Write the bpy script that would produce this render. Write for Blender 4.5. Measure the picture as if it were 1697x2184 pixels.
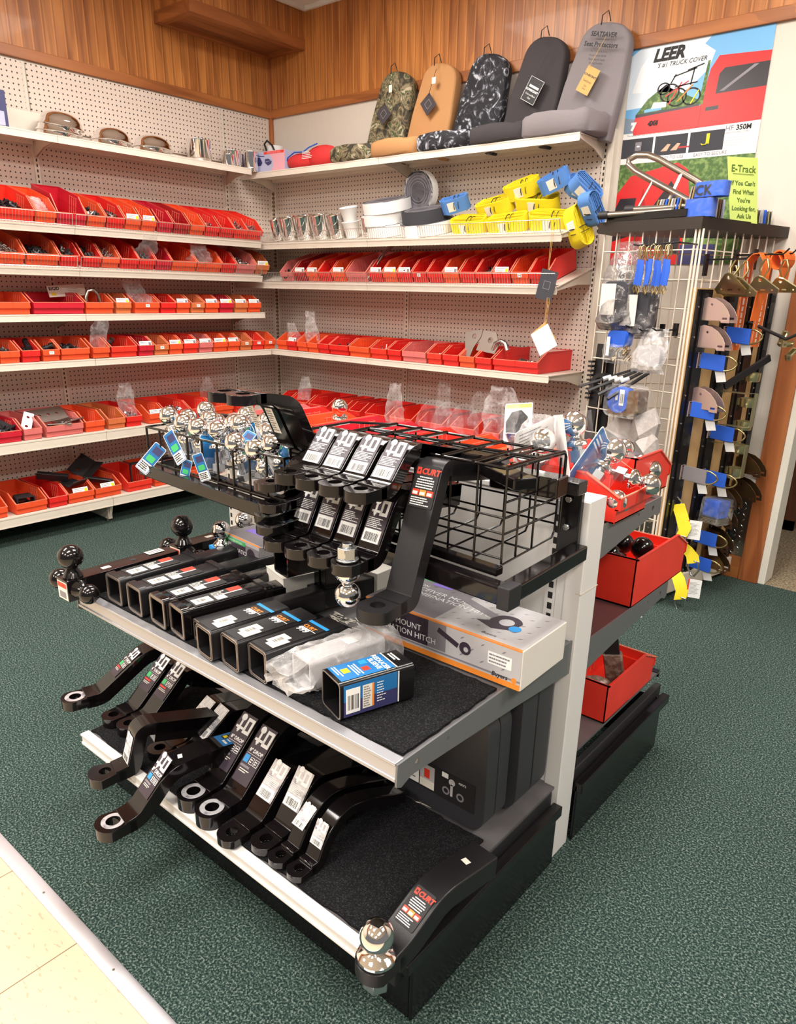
import bpy, math, random
from math import sin, cos, pi, radians as R_
from mathutils import Vector, Matrix, noise
from mathutils.geometry import tessellate_polygon
for o_ in list(bpy.data.objects): bpy.data.objects.remove(o_)
random.seed(7)
SC = bpy.context.scene
COL = SC.collection
# ---------------------------------------------------------------- camera
cam_d = bpy.data.cameras.new('camera'); cam = bpy.data.objects.new('camera', cam_d); COL.objects.link(cam)
YAW, PIT, ROL, FPX = 0.69234, -0.33789, 0.0223, 1546.08
cam.location = (4.2257, -3.6418, 1.3037)
fw = Vector((-sin(YAW)*cos(PIT), cos(YAW)*cos(PIT), sin(PIT)))
rt = Vector((cos(YAW), sin(YAW), 0)); up = rt.cross(fw)
r2 = cos(ROL)*rt + sin(ROL)*up; u2 = -sin(ROL)*rt + cos(ROL)*up
cam.matrix_world = Matrix(((r2.x, u2.x, -fw.x, 4.2257), (r2.y, u2.y, -fw.y, -3.6418), (r2.z, u2.z, -fw.z, 1.3037), (0, 0, 0, 1)))
cam_d.sensor_fit = 'VERTICAL'; cam_d.sensor_height = 24.0
cam_d.lens = FPX/2184*24.0
cam_d.shift_x = -6.29/2184; cam_d.shift_y = 72.29/2184
cam_d.clip_start = 0.05
SC.camera = cam
# ---------------------------------------------------------------- world, lamps, exposure
SC.view_settings.view_transform = 'Standard'; SC.view_settings.look = 'None'
SC.view_settings.exposure = -0.70; SC.view_settings.gamma = 1.0
SC.view_settings.use_curve_mapping = False
w = bpy.data.worlds.new('world'); SC.world = w; w.use_nodes = True
nt = w.node_tree; bg = nt.nodes['Background']
bg.inputs[0].default_value = (1.0, 0.96, 0.93, 1); bg.inputs[1].default_value = 0.34
# recessed fluorescent ceiling lights: (x, y, size_x, size_y)
CEIL_Z = 2.93
LAMPS = [(1.5, -1.5, .6, 1.2, 90), (3.3, -1.5, .6, 1.2, 90), (5.4, -1.5, .6, 1.2, 90), (1.5, -3.7, .6, 1.2, 90), (3.3, -3.7, .6, 1.2, 84), (5.4, -3.7, .6, 1.2, 84), (1.5, -5.9, .6, 1.2, 90), (3.3, -5.9, .6, 1.2, 90), (5.4, -5.9, .6, 1.2, 90)]
for i, (lx, ly, sx, sy, e) in enumerate(LAMPS):
    ld = bpy.data.lights.new('ceiling_lamp', 'AREA'); ld.shape = 'RECTANGLE'; ld.size = sx; ld.size_y = sy
    ld.energy = e; ld.color = (1.0, 0.95, 0.89)
    lo = bpy.data.objects.new('ceiling_lamp', ld); COL.objects.link(lo); lo.location = (lx, ly, CEIL_Z - .02)
# ---------------------------------------------------------------- materials
def mat(name, col, rough=.5, metal=0., spec=.5, coat=0., alpha=1., noise_=None, bump=None, trans=0., emis=None):
    m = bpy.data.materials.new(name); m.use_nodes = True
    n = m.node_tree.nodes; l = m.node_tree.links; b = n['Principled BSDF']
    b.inputs['Base Color'].default_value = (*col, 1); b.inputs['Roughness'].default_value = rough
    b.inputs['Metallic'].default_value = metal; b.inputs['Specular IOR Level'].default_value = spec
    b.inputs['Coat Weight'].default_value = coat; b.inputs['Alpha'].default_value = alpha
    b.inputs['Transmission Weight'].default_value = trans
    if coat: b.inputs['Coat Roughness'].default_value = .06
    if noise_ or bump:
        tc = n.new('ShaderNodeTexCoord')
    if noise_:      # (scale, colour2, low, high, detail)
        t = n.new('ShaderNodeTexNoise'); t.inputs['Scale'].default_value = noise_[0]; t.inputs['Detail'].default_value = noise_[4] if len(noise_) > 4 else 3
        l.new(tc.outputs['Object'], t.inputs['Vector'])
        r = n.new('ShaderNodeValToRGB'); r.color_ramp.elements[0].position = noise_[2]; r.color_ramp.elements[1].position = noise_[3]
        r.color_ramp.elements[0].color = (*col, 1); r.color_ramp.elements[1].color = (*noise_[1], 1)
        l.new(t.outputs['Fac'], r.inputs['Fac']); l.new(r.outputs['Color'], b.inputs['Base Color'])
    if bump:        # (scale, strength, distance)
        t = n.new('ShaderNodeTexNoise'); t.inputs['Scale'].default_value = bump[0]; t.inputs['Detail'].default_value = 2
        l.new(tc.outputs['Object'], t.inputs['Vector'])
        bp = n.new('ShaderNodeBump'); bp.inputs['Strength'].default_value = bump[1]; bp.inputs['Distance'].default_value = bump[2]
        l.new(t.outputs['Fac'], bp.inputs['Height']); l.new(bp.outputs['Normal'], b.inputs['Normal'])
    return m
def nodes_of(m): return m.node_tree.nodes, m.node_tree.links, m.node_tree.nodes['Principled BSDF']
def math_(n, l, op, a, b=None, c=None):
    k = n.new('ShaderNodeMath'); k.operation = op
    for i, v in enumerate((a, b, c)):
        if v is None: continue
        if isinstance(v, (int, float)): k.inputs[i].default_value = v
        else: l.new(v, k.inputs[i])
    return k.outputs[0]
def mixc(n, l, f, a, b):
    k = n.new('ShaderNodeMix'); k.data_type = 'RGBA'; l.new(f, k.inputs[0])
    for i, v in ((6, a), (7, b)):
        if isinstance(v, tuple): k.inputs[i].default_value = (*v, 1)
        else: l.new(v, k.inputs[i])
    return k.outputs[2]
M = {}
# pegboard: one inch grid of holes on object coordinates (u axis along the wall, z up)
def pegboard(name, ax, col):
    m = mat(name, col, .55); n, l, b = nodes_of(m)
    tc = n.new('ShaderNodeTexCoord'); s = n.new('ShaderNodeSeparateXYZ'); l.new(tc.outputs['Object'], s.inputs[0])
    def cell(o):
        f = math_(n, l, 'MULTIPLY', o, 1/.0254); f = math_(n, l, 'FRACT', math_(n, l, 'ADD', f, 400.0)); f = math_(n, l, 'SUBTRACT', f, .5)
        return math_(n, l, 'MULTIPLY', f, f)
    d = math_(n, l, 'ADD', cell(s.outputs[ax]), cell(s.outputs[2]))
    hole = math_(n, l, 'LESS_THAN', d, .024)
    c = mixc(n, l, hole, col, (.035, .02, .018)); l.new(c, b.inputs['Base Color'])
    return m
PEG = (.66, .55, .475)
M['peg_y'] = pegboard('pegboard_left', 1, PEG); M['peg_x'] = pegboard('pegboard_right', 0, PEG)
def wood(name, c1, c2, scale, axis, groove=None, rough=.42, dark=None):
    m = mat(name, c1, rough, coat=.06); n, l, b = nodes_of(m)
    tc = n.new('ShaderNodeTexCoord'); mp = n.new('ShaderNodeMapping'); l.new(tc.outputs['Object'], mp.inputs[0])
    sc = [14., 14., 14.]; sc[axis] = 1.3; mp.inputs['Scale'].default_value = sc
    t = n.new('ShaderNodeTexNoise'); t.inputs['Scale'].default_value = scale; t.inputs['Detail'].default_value = 6; t.inputs['Distortion'].default_value = .6
    l.new(mp.outputs[0], t.inputs['Vector'])
    r = n.new('ShaderNodeValToRGB'); r.color_ramp.elements[0].position = .34; r.color_ramp.elements[1].position = .66
    r.color_ramp.elements[0].color = (*c2, 1); r.color_ramp.elements[1].color = (*c1, 1); l.new(t.outputs['Fac'], r.inputs[0])
    out = r.outputs[0]
    w2 = n.new('ShaderNodeTexWave'); w2.wave_type = 'BANDS'; w2.bands_direction = 'DIAGONAL'
    mp2 = n.new('ShaderNodeMapping'); l.new(tc.outputs['Object'], mp2.inputs[0]); sc = [7., 7., 7.]; sc[axis] = .55; mp2.inputs['Scale'].default_value = sc
    l.new(mp2.outputs[0], w2.inputs['Vector']); w2.inputs['Scale'].default_value = 1.1; w2.inputs['Distortion'].default_value = 9; w2.inputs['Detail'].default_value = 2; w2.inputs['Detail Scale'].default_value = .7
    f = math_(n, l, 'GREATER_THAN', w2.outputs['Fac'], .86); f = math_(n, l, 'MULTIPLY', f, .32)
    out = mixc(n, l, f, out, tuple(v*.5 for v in c2))
    if dark:
        kn = n.new('ShaderNodeTexVoronoi'); kn.inputs['Scale'].default_value = dark; l.new(tc.outputs['Object'], kn.inputs['Vector'])
        f = math_(n, l, 'LESS_THAN', kn.outputs['Distance'], .055); f = math_(n, l, 'MULTIPLY', f, .8)
        out = mixc(n, l, f, out, tuple(v*.25 for v in c2))
    if groove:      # (axis index, pitch)
        s = n.new('ShaderNodeSeparateXYZ'); l.new(tc.outputs['Object'], s.inputs[0])
        f = math_(n, l, 'FRACT', math_(n, l, 'ADD', math_(n, l, 'MULTIPLY', s.outputs[groove[0]], 1/groove[1]), 400.0))
        g1 = math_(n, l, 'LESS_THAN', math_(n, l, 'ABSOLUTE', math_(n, l, 'SUBTRACT', f, .12)), .045)
        g2 = math_(n, l, 'LESS_THAN', math_(n, l, 'ABSOLUTE', math_(n, l, 'SUBTRACT', f, .27)), .03)
        out = mixc(n, l, math_(n, l, 'MULTIPLY', g2, .55), out, tuple(v*.42 for v in c2))
        out = mixc(n, l, math_(n, l, 'MULTIPLY', g1, .45), out, tuple(min(1, v*1.35) for v in c1))
        bp = n.new('ShaderNodeBump'); bp.inputs['Strength'].default_value = .5; bp.inputs['Distance'].default_value = .004
        l.new(math_(n, l, 'SUBTRACT', 1., math_(n, l, 'ADD', g1, g2)), bp.inputs['Height']); l.new(bp.outputs[0], b.inputs['Normal'])
    l.new(out, b.inputs['Base Color'])
    return m
M['bead_y'] = wood('beadboard_left', (.56, .22, .055), (.30, .095, .022), 1.0, 2, (1, .058))
M['bead_x'] = wood('beadboard_right', (.56, .22, .055), (.30, .095, .022), 1.0, 2, (0, .058))
M['ply'] = wood('soffit_plywood', (.33, .12, .04), (.22, .07, .022), 1.0, 1)
M['trimwood_y'] = wood('trim_wood_y', (.42, .145, .038), (.25, .075, .02), .8, 1, dark=3.1)
M['trimwood_x'] = wood('trim_wood_x', (.42, .145, .038), (.25, .075, .02), .8, 0, dark=3.1)
M['trimwood_z'] = wood('trim_wood_z', (.47, .16, .05), (.27, .075, .02), .8, 2, dark=4.3)
M['cream'] = mat('cream_painted_steel', (.74, .66, .56), .38, noise_=(9, (.70, .60, .50), .5, .75))
M['creamdark'] = mat('cream_painted_bracket', (.62, .54, .45), .5)
M['slot'] = mat('dark_slot', (.012, .010, .010), .7)
M['wallpaint'] = mat('cream_wall_paint', (.70, .63, .54), .6, bump=(60, .25, .002))
def texwall():
    m = mat('grooved_cream_panelling', (.64, .575, .50), .6); n, l, b = nodes_of(m)
    tc = n.new('ShaderNodeTexCoord'); mp = n.new('ShaderNodeMapping'); l.new(tc.outputs['Object'], mp.inputs[0]); mp.inputs['Scale'].default_value = (55, 1, 3.5)
    t = n.new('ShaderNodeTexNoise'); t.inputs['Scale'].default_value = 2; t.inputs['Detail'].default_value = 3; l.new(mp.outputs[0], t.inputs['Vector'])
    bp = n.new('ShaderNodeBump'); bp.inputs['Strength'].default_value = .55; bp.inputs['Distance'].default_value = .003; l.new(t.outputs['Fac'], bp.inputs['Height']); l.new(bp.outputs[0], b.inputs['Normal'])
    return m
M['texwall'] = texwall()
M['ceiling'] = mat('ceiling_tile', (.82, .79, .75), .8, bump=(90, .3, .003))
def carpet(name, ca, cb, cc, sc=150):
    m = mat(name, ca, .95, spec=.1); n, l, b = nodes_of(m)
    tc = n.new('ShaderNodeTexCoord')
    t = n.new('ShaderNodeTexNoise'); t.inputs['Scale'].default_value = sc; t.inputs['Detail'].default_value = 3; t.inputs['Roughness'].default_value = .65; l.new(tc.outputs['Object'], t.inputs['Vector'])
    r = n.new('ShaderNodeValToRGB'); e = r.color_ramp.elements
    e[0].position = .40; e[0].color = (*ca, 1); e[1].position = .66; e[1].color = (*cc, 1)
    k = e.new(.52); k.color = (*cb, 1); l.new(t.outputs['Fac'], r.inputs[0])
    big = n.new('ShaderNodeTexNoise'); big.inputs['Scale'].default_value = 5; big.inputs['Detail'].default_value = 3; l.new(tc.outputs['Object'], big.inputs['Vector'])
    f = math_(n, l, 'MULTIPLY', big.outputs['Fac'], .28)
    l.new(mixc(n, l, f, r.outputs[0], tuple(v*.7 for v in cb)), b.inputs['Base Color'])
    bp = n.new('ShaderNodeBump'); bp.inputs['Strength'].default_value = .9; bp.inputs['Distance'].default_value = .006; l.new(t.outputs['Fac'], bp.inputs['Height']); l.new(bp.outputs[0], b.inputs['Normal'])
    return m
M['carpet'] = carpet('green_flecked_carpet', (.010, .022, .020), (.042, .078, .067), (.27, .325, .29), 210)
M['tancarpet'] = carpet('tan_carpet', (.16, .12, .075), (.33, .26, .17), (.52, .43, .30), 110)
M['blackcarpet'] = mat('black_display_carpet', (.006, .006, .007), .95, spec=.15, noise_=(420, (.04, .04, .042), .5, .75), bump=(300, .6, .003))
def tiles():
    m = mat('vinyl_floor_tile', (.72, .60, .42), .38); n, l, b = nodes_of(m)
    tc = n.new('ShaderNodeTexCoord'); mp = n.new('ShaderNodeMapping'); l.new(tc.outputs['Object'], mp.inputs[0]); mp.inputs['Rotation'].default_value = (0, 0, .6); mp.inputs['Scale'].default_value = (40, 115, 40)
    t = n.new('ShaderNodeTexNoise'); t.inputs['Scale'].default_value = 1; t.inputs['Detail'].default_value = 2; l.new(mp.outputs[0], t.inputs['Vector'])
    f = math_(n, l, 'MULTIPLY', math_(n, l, 'GREATER_THAN', t.outputs['Fac'], .66), .55)
    big = n.new('ShaderNodeTexNoise'); big.inputs['Scale'].default_value = 14; big.inputs['Detail'].default_value = 4; l.new(tc.outputs['Object'], big.inputs['Vector'])
    c = mixc(n, l, big.outputs['Fac'], (.66, .53, .34), (.54, .44, .33))
    c = mixc(n, l, f, c, (.33, .25, .16))
    s = n.new('ShaderNodeSeparateXYZ'); l.new(tc.outputs['Object'], s.inputs[0])
    g = None
    for ax, off in ((0, .235), (1, .18)):
        q = math_(n, l, 'FRACT', math_(n, l, 'ADD', math_(n, l, 'MULTIPLY', s.outputs[ax], 1/.305), 400.0+off))
        q = math_(n, l, 'LESS_THAN', q, .009); g = q if g is None else math_(n, l, 'MAXIMUM', g, q)
    l.new(mixc(n, l, g, c, (.22, .14, .08)), b.inputs['Base Color'])
    return m
M['tile'] = tiles()
M['alu'] = mat('brushed_aluminium', (.74, .73, .78), .42, .85)
M['shelfgrey'] = mat('scuffed_grey_steel_shelf', (.17, .16, .165), .36, .45, noise_=(7, (.26, .25, .255), .5, .8))
M['shelflip'] = mat('silver_shelf_edge', (.52, .52, .55), .40, .7)
M['island_white'] = mat('white_painted_steel', (.78, .76, .74), .32)
M['greysteel'] = mat('grey_painted_bracket', (.17, .175, .18), .42, .3)
M['brownshelf'] = mat('reflective_brown_steel_shelf', (.13, .075, .075), .26, .35)
M['black'] = mat('black_painted_steel', (.008, .007, .008), .22, 0, .4, coat=.1)
M['blacksatin'] = mat('black_satin_powder_coat', (.012, .011, .0125), .34, 0, .4, bump=(500, .15, .0006))
M['gloss'] = mat('glossy_black_enamel', (.006, .0045, .005), .12, 0, .35, coat=.35)
M['dull'] = mat('dull_black_plastic', (.018, .017, .02), .5)
M['darkgrey'] = mat('charcoal_plastic', (.032, .032, .037), .46, bump=(250, .2, .0008))
M['chrome'] = mat('chrome', (.86, .84, .83), .045, 1.0)
M['zinc'] = mat('zinc_plated_steel', (.60, .62, .64), .24, 1.0)
M['rust'] = mat('bare_steel', (.33, .28, .25), .45, .9)
M['tube'] = mat('satin_steel_tube', (.42, .38, .33), .28, 1.0)
M['yzinc'] = mat('yellow_zinc_plate', (.48, .38, .17), .28, .9, noise_=(12, (.42, .25, .17), .45, .7))
M['yzinc2'] = mat('pale_gold_zinc_plate', (.62, .57, .33), .25, .85)
M['pzinc'] = mat('rosy_zinc_plate', (.55, .40, .38), .28, .75, noise_=(9, (.50, .48, .30), .5, .75))
M['bzinc'] = mat('bronze_zinc_plate', (.20, .105, .05), .25, .85, noise_=(11, (.19, .15, .06), .45, .7))
M['wire'] = mat('zinc_wire', (.55, .50, .46), .35, .8)
M['creamwire'] = mat('cream_coated_wire', (.80, .70, .58), .4)
M['white'] = mat('white_card', (.84, .83, .81), .5)
M['ivory'] = mat('ivory_label', (.80, .76, .66), .55)
M['paper'] = mat('white_paper', (.88, .87, .85), .6)
M['ink'] = mat('black_ink', (.012, .011, .012), .6)
M['silverlabel'] = mat('silver_foil_label', (.72, .71, .74), .25, .5, noise_=(60, (.30, .28, .33), .5, .7))
M['blue'] = mat('blue_webbing', (.018, .11, .62), .6, bump=(300, .4, .001))
M['ltblue'] = mat('light_blue_webbing', (.09, .24, .60), .6, bump=(300, .4, .001))
M['blueprint'] = mat('blue_print', (.02, .16, .42), .35)
M['skyblue'] = mat('bright_blue_print', (.03, .30, .72), .4)
M['green'] = mat('green_print', (.06, .50, .16), .45)
M['lime'] = mat('lime_green_card', (.56, .68, .16), .6)
M['orange'] = mat('orange_webbing', (.85, .16, .02), .6, bump=(300, .4, .001))
M['orangeprint'] = mat('orange_print', (.85, .26, .03), .5)
M['redprint'] = mat('red_print', (.78, .045, .02), .5)
M['yellow'] = mat('yellow_webbing', (.83, .66, .015), .6, bump=(250, .4, .001))
M['purple'] = mat('purple_sticker', (.25, .16, .62), .5)
M['pink'] = mat('pink_print', (.78, .38, .44), .5)
M['lilac'] = mat('lilac_print', (.44, .45, .62), .5)
M['navy'] = mat('navy_print', (.04, .04, .13), .5)
M['greyprint'] = mat('grey_print', (.23, .21, .235), .45)
M['dkprint'] = mat('dark_purple_print', (.045, .03, .045), .4)
M['palecarton'] = mat('pale_grey_print', (.50, .48, .49), .45)
M['carton'] = mat('white_carton', (.74, .71, .65), .6, noise_=(10, (.66, .60, .50), .5, .8))
M['kraft'] = mat('kraft_tag', (.60, .37, .12), .7)
M['foamgrey'] = mat('charcoal_foam', (.05, .05, .06), .9)
M['darkbrown'] = mat('black_brown_board', (.022, .015, .010), .5)
M['boardwood'] = mat('raw_plywood', (.58, .36, .16), .6, noise_=(9, (.46, .27, .11), .4, .7))
def clearp(name, tint, a, sp=.5):
    m = bpy.data.materials.new(name); m.use_nodes = True; n = m.node_tree.nodes; l = m.node_tree.links; b = n['Principled BSDF']
    b.inputs['Base Color'].default_value = (*tint, 1); b.inputs['Roughness'].default_value = .12; b.inputs['Specular IOR Level'].default_value = .9
    tc = n.new('ShaderNodeTexCoord'); t = n.new('ShaderNodeTexNoise'); t.inputs['Scale'].default_value = 26; t.inputs['Detail'].default_value = 3; t.inputs['Distortion'].default_value = 1.2
    l.new(tc.outputs['Object'], t.inputs['Vector'])
    lw = n.new('ShaderNodeLayerWeight'); lw.inputs[0].default_value = .35
    f = math_(n, l, 'ADD', math_(n, l, 'MULTIPLY', math_(n, l, 'POWER', t.outputs['Fac'], 4.), a*3.6), math_(n, l, 'MULTIPLY', lw.outputs['Facing'], a*.9))
    l.new(math_(n, l, 'MINIMUM', f, .95), b.inputs['Alpha'])
    bp = n.new('ShaderNodeBump'); bp.inputs['Strength'].default_value = .8; bp.inputs['Distance'].default_value = .006; l.new(t.outputs['Fac'], bp.inputs['Height']); l.new(bp.outputs[0], b.inputs['Normal'])
    return m
M['clear'] = clearp('clear_polythene', (.92, .90, .90), .26)
M['haze'] = clearp('cloudy_polythene', (.86, .84, .84), .55)
M['shell'] = clearp('clear_blister', (.95, .95, .97), .10)
BINC = {'R': (.70, .018, .014), 'O': (.78, .085, .022), 'C': (.55, .012, .03), 'T': (.62, .16, .05), 'P': (.66, .16, .15), 'D': (.40, .010, .012), 'S': (.78, .035, .018)}
for k, c in BINC.items():
    M['bin'+k] = mat('%s_bin_plastic' % {'R': 'red', 'O': 'orange_red', 'C': 'crimson', 'T': 'faded_orange', 'P': 'pale_pink', 'D': 'dark_red', 'S': 'scarlet'}[k], c, .36, noise_=(6, tuple(min(1, v*1.15+.01) for v in c), .45, .75))
# ---------------------------------------------------------------- mesh helpers
class MB:
    def __init__(s): s.v = []; s.f = []; s.m = []; s.T = Matrix.Identity(4); s.st = []
    def push(s, m): s.st.append(s.T.copy()); s.T = s.T @ m; return s
    def pop(s): s.T = s.st.pop(); return s
    def add(s, vs, fs, mt):
        b = len(s.v); s.v += [s.T @ Vector(p) for p in vs]
        for f in fs: s.f.append([b+i for i in f]); s.m.append(mt)
        return s
    def box(s, x0, x1, y0, y1, z0, z1, mt):
        vs = [(x, y, z) for z in (z0, z1) for y in (y0, y1) for x in (x0, x1)]
        return s.add(vs, [(0, 2, 3, 1), (4, 5, 7, 6), (0, 1, 5, 4), (2, 6, 7, 3), (0, 4, 6, 2), (1, 3, 7, 5)], mt)
    def cb(s, cx, cy, cz, sx, sy, sz, mt): return s.box(cx-sx/2, cx+sx/2, cy-sy/2, cy+sy/2, cz-sz/2, cz+sz/2, mt)
    def rbox(s, x0, x1, y0, y1, z0, z1, r, mt, n=3):     # box rounded in the xy plane
        pts = []
        for cx, cy, a in ((x1-r, y1-r, 0), (x0+r, y1-r, 90), (x0+r, y0+r, 180), (x1-r, y0+r, 270)):
            for k in range(n+1):
                t = R_(a+90*k/n); pts.append((cx+r*cos(t), cy+r*sin(t)))
        return s.prism(pts, z0, z1, mt)
    def prism(s, pts, z0, z1, mt, holes=None):      # polygon in xy extruded in z
        loops = [pts]+(holes or []); flat = [p for lp in loops for p in lp]; n = len(flat)
        vs = [(p[0], p[1], z0) for p in flat]+[(p[0], p[1], z1) for p in flat]; fs = []
        tri = tessellate_polygon([[Vector((p[0], p[1], 0)) for p in lp] for lp in loops])
        for t in tri: fs.append(tuple(t)[::-1]); fs.append(tuple(i+n for i in t))
        b = 0
        for lp in loops:
            k = len(lp)
            for i in range(k):
                j = (i+1) % k; fs.append((b+i, b+j, b+j+n, b+i+n))
            b += k
        return s.add(vs, fs, mt)
    def cyl(s, p0, p1, r0, mt, r1=None, n=16, caps=True):
        p0, p1 = Vector(p0), Vector(p1); r1 = r0 if r1 is None else r1
        q = (p1-p0).to_track_quat('Z', 'Y').to_matrix(); h = (p1-p0).length
        vs = []
        for r, z in ((r0, 0), (r1, h)):
            for k in range(n): vs.append(p0+q @ Vector((r*cos(2*pi*k/n), r*sin(2*pi*k/n), z)))
        fs = [(k, (k+1) % n, (k+1) % n+n, k+n) for k in range(n)]
        if caps: fs += [tuple(range(n))[::-1], tuple(range(n, 2*n))]
        return s.add(vs, fs, mt)
    def lathe(s, prof, mt, n=20, c=(0, 0, 0)):      # profile (r, z) about z
        vs = []; fs = []
        for r, z in prof:
            for k in range(n): vs.append((c[0]+r*cos(2*pi*k/n), c[1]+r*sin(2*pi*k/n), c[2]+z))
        for i in range(len(prof)-1):
            for k in range(n): j = (k+1) % n; fs.append((i*n+k, i*n+j, (i+1)*n+j, (i+1)*n+k))
        if prof[0][0] > 1e-4: fs.append(tuple(range(n))[::-1])
        if prof[-1][0] > 1e-4: fs.append(tuple((len(prof)-1)*n+k for k in range(n)))
        return s.add(vs, fs, mt)
    def sphere(s, c, r, mt, n=20, sq=1.):
        m = n//2; return s.lathe([(max(r*sin(pi*k/m), 1e-5), -r*cos(pi*k/m)*sq) for k in range(m+1)], mt, n, c)
    def tube(s, pts, r, mt, n=8, closed=False):
        pts = [Vector(p) for p in pts]; N = len(pts); vs = []; fs = []; prev = None
        for i, p in enumerate(pts):
            a = pts[(i-1) % N] if (i or closed) else p; b = pts[(i+1) % N] if (i < N-1 or closed) else p
            t = (b-a).normalized()
            if prev is None:
                prev = t.orthogonal().normalized()
            u = (prev-t*prev.dot(t)).normalized(); prev = u; w_ = t.cross(u)
            for k in range(n): vs.append(p+r*(cos(2*pi*k/n)*u+sin(2*pi*k/n)*w_))
        for i in range(N if closed else N-1):
            for k in range(n):
                a, b = i*n, ((i+1) % N)*n; fs.append((a+k, a+(k+1) % n, b+(k+1) % n, b+k))
        if not closed: fs += [tuple(range(n))[::-1], tuple((N-1)*n+k for k in range(n))]
        return s.add(vs, fs, mt)
    def bar(s, a, b, w_, h, mt, up_=(0, 0, 1)):       # rectangular bar from a to b
        a, b = Vector(a), Vector(b); t = (b-a).normalized(); u = Vector(up_).cross(t)
        u = (u if u.length > 1e-5 else Vector((1, 0, 0)).cross(t)).normalized(); v = t.cross(u)
        vs = []
        for p in (a, b):
            for su, sv in ((-1, -1), (1, -1), (1, 1), (-1, 1)): vs.append(p+u*su*w_/2+v*sv*h/2)
        return s.add(vs, [(0, 3, 2, 1), (4, 5, 6, 7), (0, 1, 5, 4), (1, 2, 6, 5), (2, 3, 7, 6), (3, 0, 4, 7)], mt)
    def ribbon(s, pts, wv, th, mt):      # strap: path pts, width vector(s), thickness
        P_ = [Vector(p) for p in pts]; N = len(P_); vs = []; fs = []
        for i, p in enumerate(P_):
            t = (P_[min(i+1, N-1)]-P_[max(i-1, 0)]).normalized(); W = Vector(wv[i] if isinstance(wv, list) else wv)
            nn = t.cross(W).normalized()*th/2
            vs += [p-W/2-nn, p+W/2-nn, p+W/2+nn, p-W/2+nn]
        for i in range(N-1):
            for k in range(4): fs.append((4*i+k, 4*i+(k+1) % 4, 4*i+4+(k+1) % 4, 4*i+4+k))
        fs += [(3, 2, 1, 0), tuple(4*(N-1)+k for k in range(4))]
        return s.add(vs, fs, mt)
    def poly(s, pts, mt): return s.add(pts, [tuple(range(len(pts)))], mt)
    def text(s, body, size, mt, ax='l', th=.0, bold=0., shear=0.):   # text in the local xy plane
        c = bpy.data.curves.new('t', 'FONT'); c.body = body; c.size = size; c.align_x = {'l': 'LEFT', 'c': 'CENTER', 'r': 'RIGHT'}[ax]
        c.resolution_u = 2; c.offset = bold; c.shear = shear; c.fill_mode = 'FRONT' if not th else 'BOTH'; c.extrude = th
        o = bpy.data.objects.new('t', c); me = bpy.data.meshes.new_from_object(o)
        s.add([v.co.copy() for v in me.vertices], [tuple(p.vertices) for p in me.polygons], mt)
        bpy.data.objects.remove(o); bpy.data.curves.remove(c); bpy.data.meshes.remove(me); return s
    def build(s, name, parent=None, smooth=35, bevel=0, loc=None):
        me = bpy.data.meshes.new(name); me.from_pydata([tuple(v) for v in s.v], [], s.f)
        ms = []
        for x in s.m:
            if x not in ms: ms.append(x)
        for x in ms: me.materials.append(M[x] if isinstance(x, str) else x)
        idx = {x: i for i, x in enumerate(ms)}
        me.polygons.foreach_set('material_index', [idx[x] for x in s.m])
        me.polygons.foreach_set('use_smooth', [bool(smooth)]*len(me.polygons)); me.update()
        if smooth: me.set_sharp_from_angle(angle=R_(smooth))
        o = bpy.data.objects.new(name, me); COL.objects.link(o)
        if parent: o.parent = parent
        if loc: o.location = loc
        if bevel:
            b = o.modifiers.new('bevel', 'BEVEL'); b.width = bevel; b.segments = 2; b.limit_method = 'ANGLE'; b.angle_limit = R_(50)
        return o
def tag(o, label=None, cat=None, group=None, kind=None):
    for k, v in (('label', label), ('category', cat), ('group', group), ('kind', kind)):
        if v: o[k] = v
    return o
def empty(name, loc=(0, 0, 0), rz=0, label=None, cat=None, group=None, rot=None):
    o = bpy.data.objects.new(name, None); COL.objects.link(o); o.location = loc; o.rotation_euler = rot or (0, 0, rz); o.empty_display_size = .05
    return tag(o, label, cat, group)
KIDS = {}
def copy_tree(o, loc=None, rot=None, label=None, group=None, kids=None, parent=None):
    c = o.copy(); COL.objects.link(c)
    if parent: c.parent = parent
    if loc is not None: c.location = loc
    if rot is not None: c.rotation_euler = rot
    if label: c['label'] = label
    if group: c['group'] = group
    for ch in [x for x in COL.objects if x.parent == o]: copy_tree(ch, parent=c)
    return c
def T(x=0, y=0, z=0): return Matrix.Translation((x, y, z))
def RX(a): return Matrix.Rotation(R_(a), 4, 'X')
def RY(a): return Matrix.Rotation(R_(a), 4, 'Y')
def RZ(a): return Matrix.Rotation(R_(a), 4, 'Z')
def S(x, y=None, z=None): return Matrix.Diagonal((x, x if y is None else y, x if z is None else z, 1))
def arc(cx, cy, r, a0, a1, n=8): return [(cx+r*cos(R_(a0+(a1-a0)*k/n)), cy+r*sin(R_(a0+(a1-a0)*k/n))) for k in range(n+1)]
# ================================================================ the room
def struct(o): o['kind'] = 'structure'; return o
def sbox(name, *a, **k): return struct(MB().box(*a[:6], a[6]).build(name, smooth=0))
SEAM = -3.150
sbox('floor', -.1, 8, SEAM, 0.0, -.05, 0, 'carpet')
struct(MB().box(-.1, 8, -8, SEAM-.022, -.05, -.002, 'tile').build('floor_tile', smooth=0))
struct(MB().box(2.9, 8, 0.0, 3.2, -.05, -.001, 'tancarpet').build('floor_hallway', smooth=0))
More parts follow.
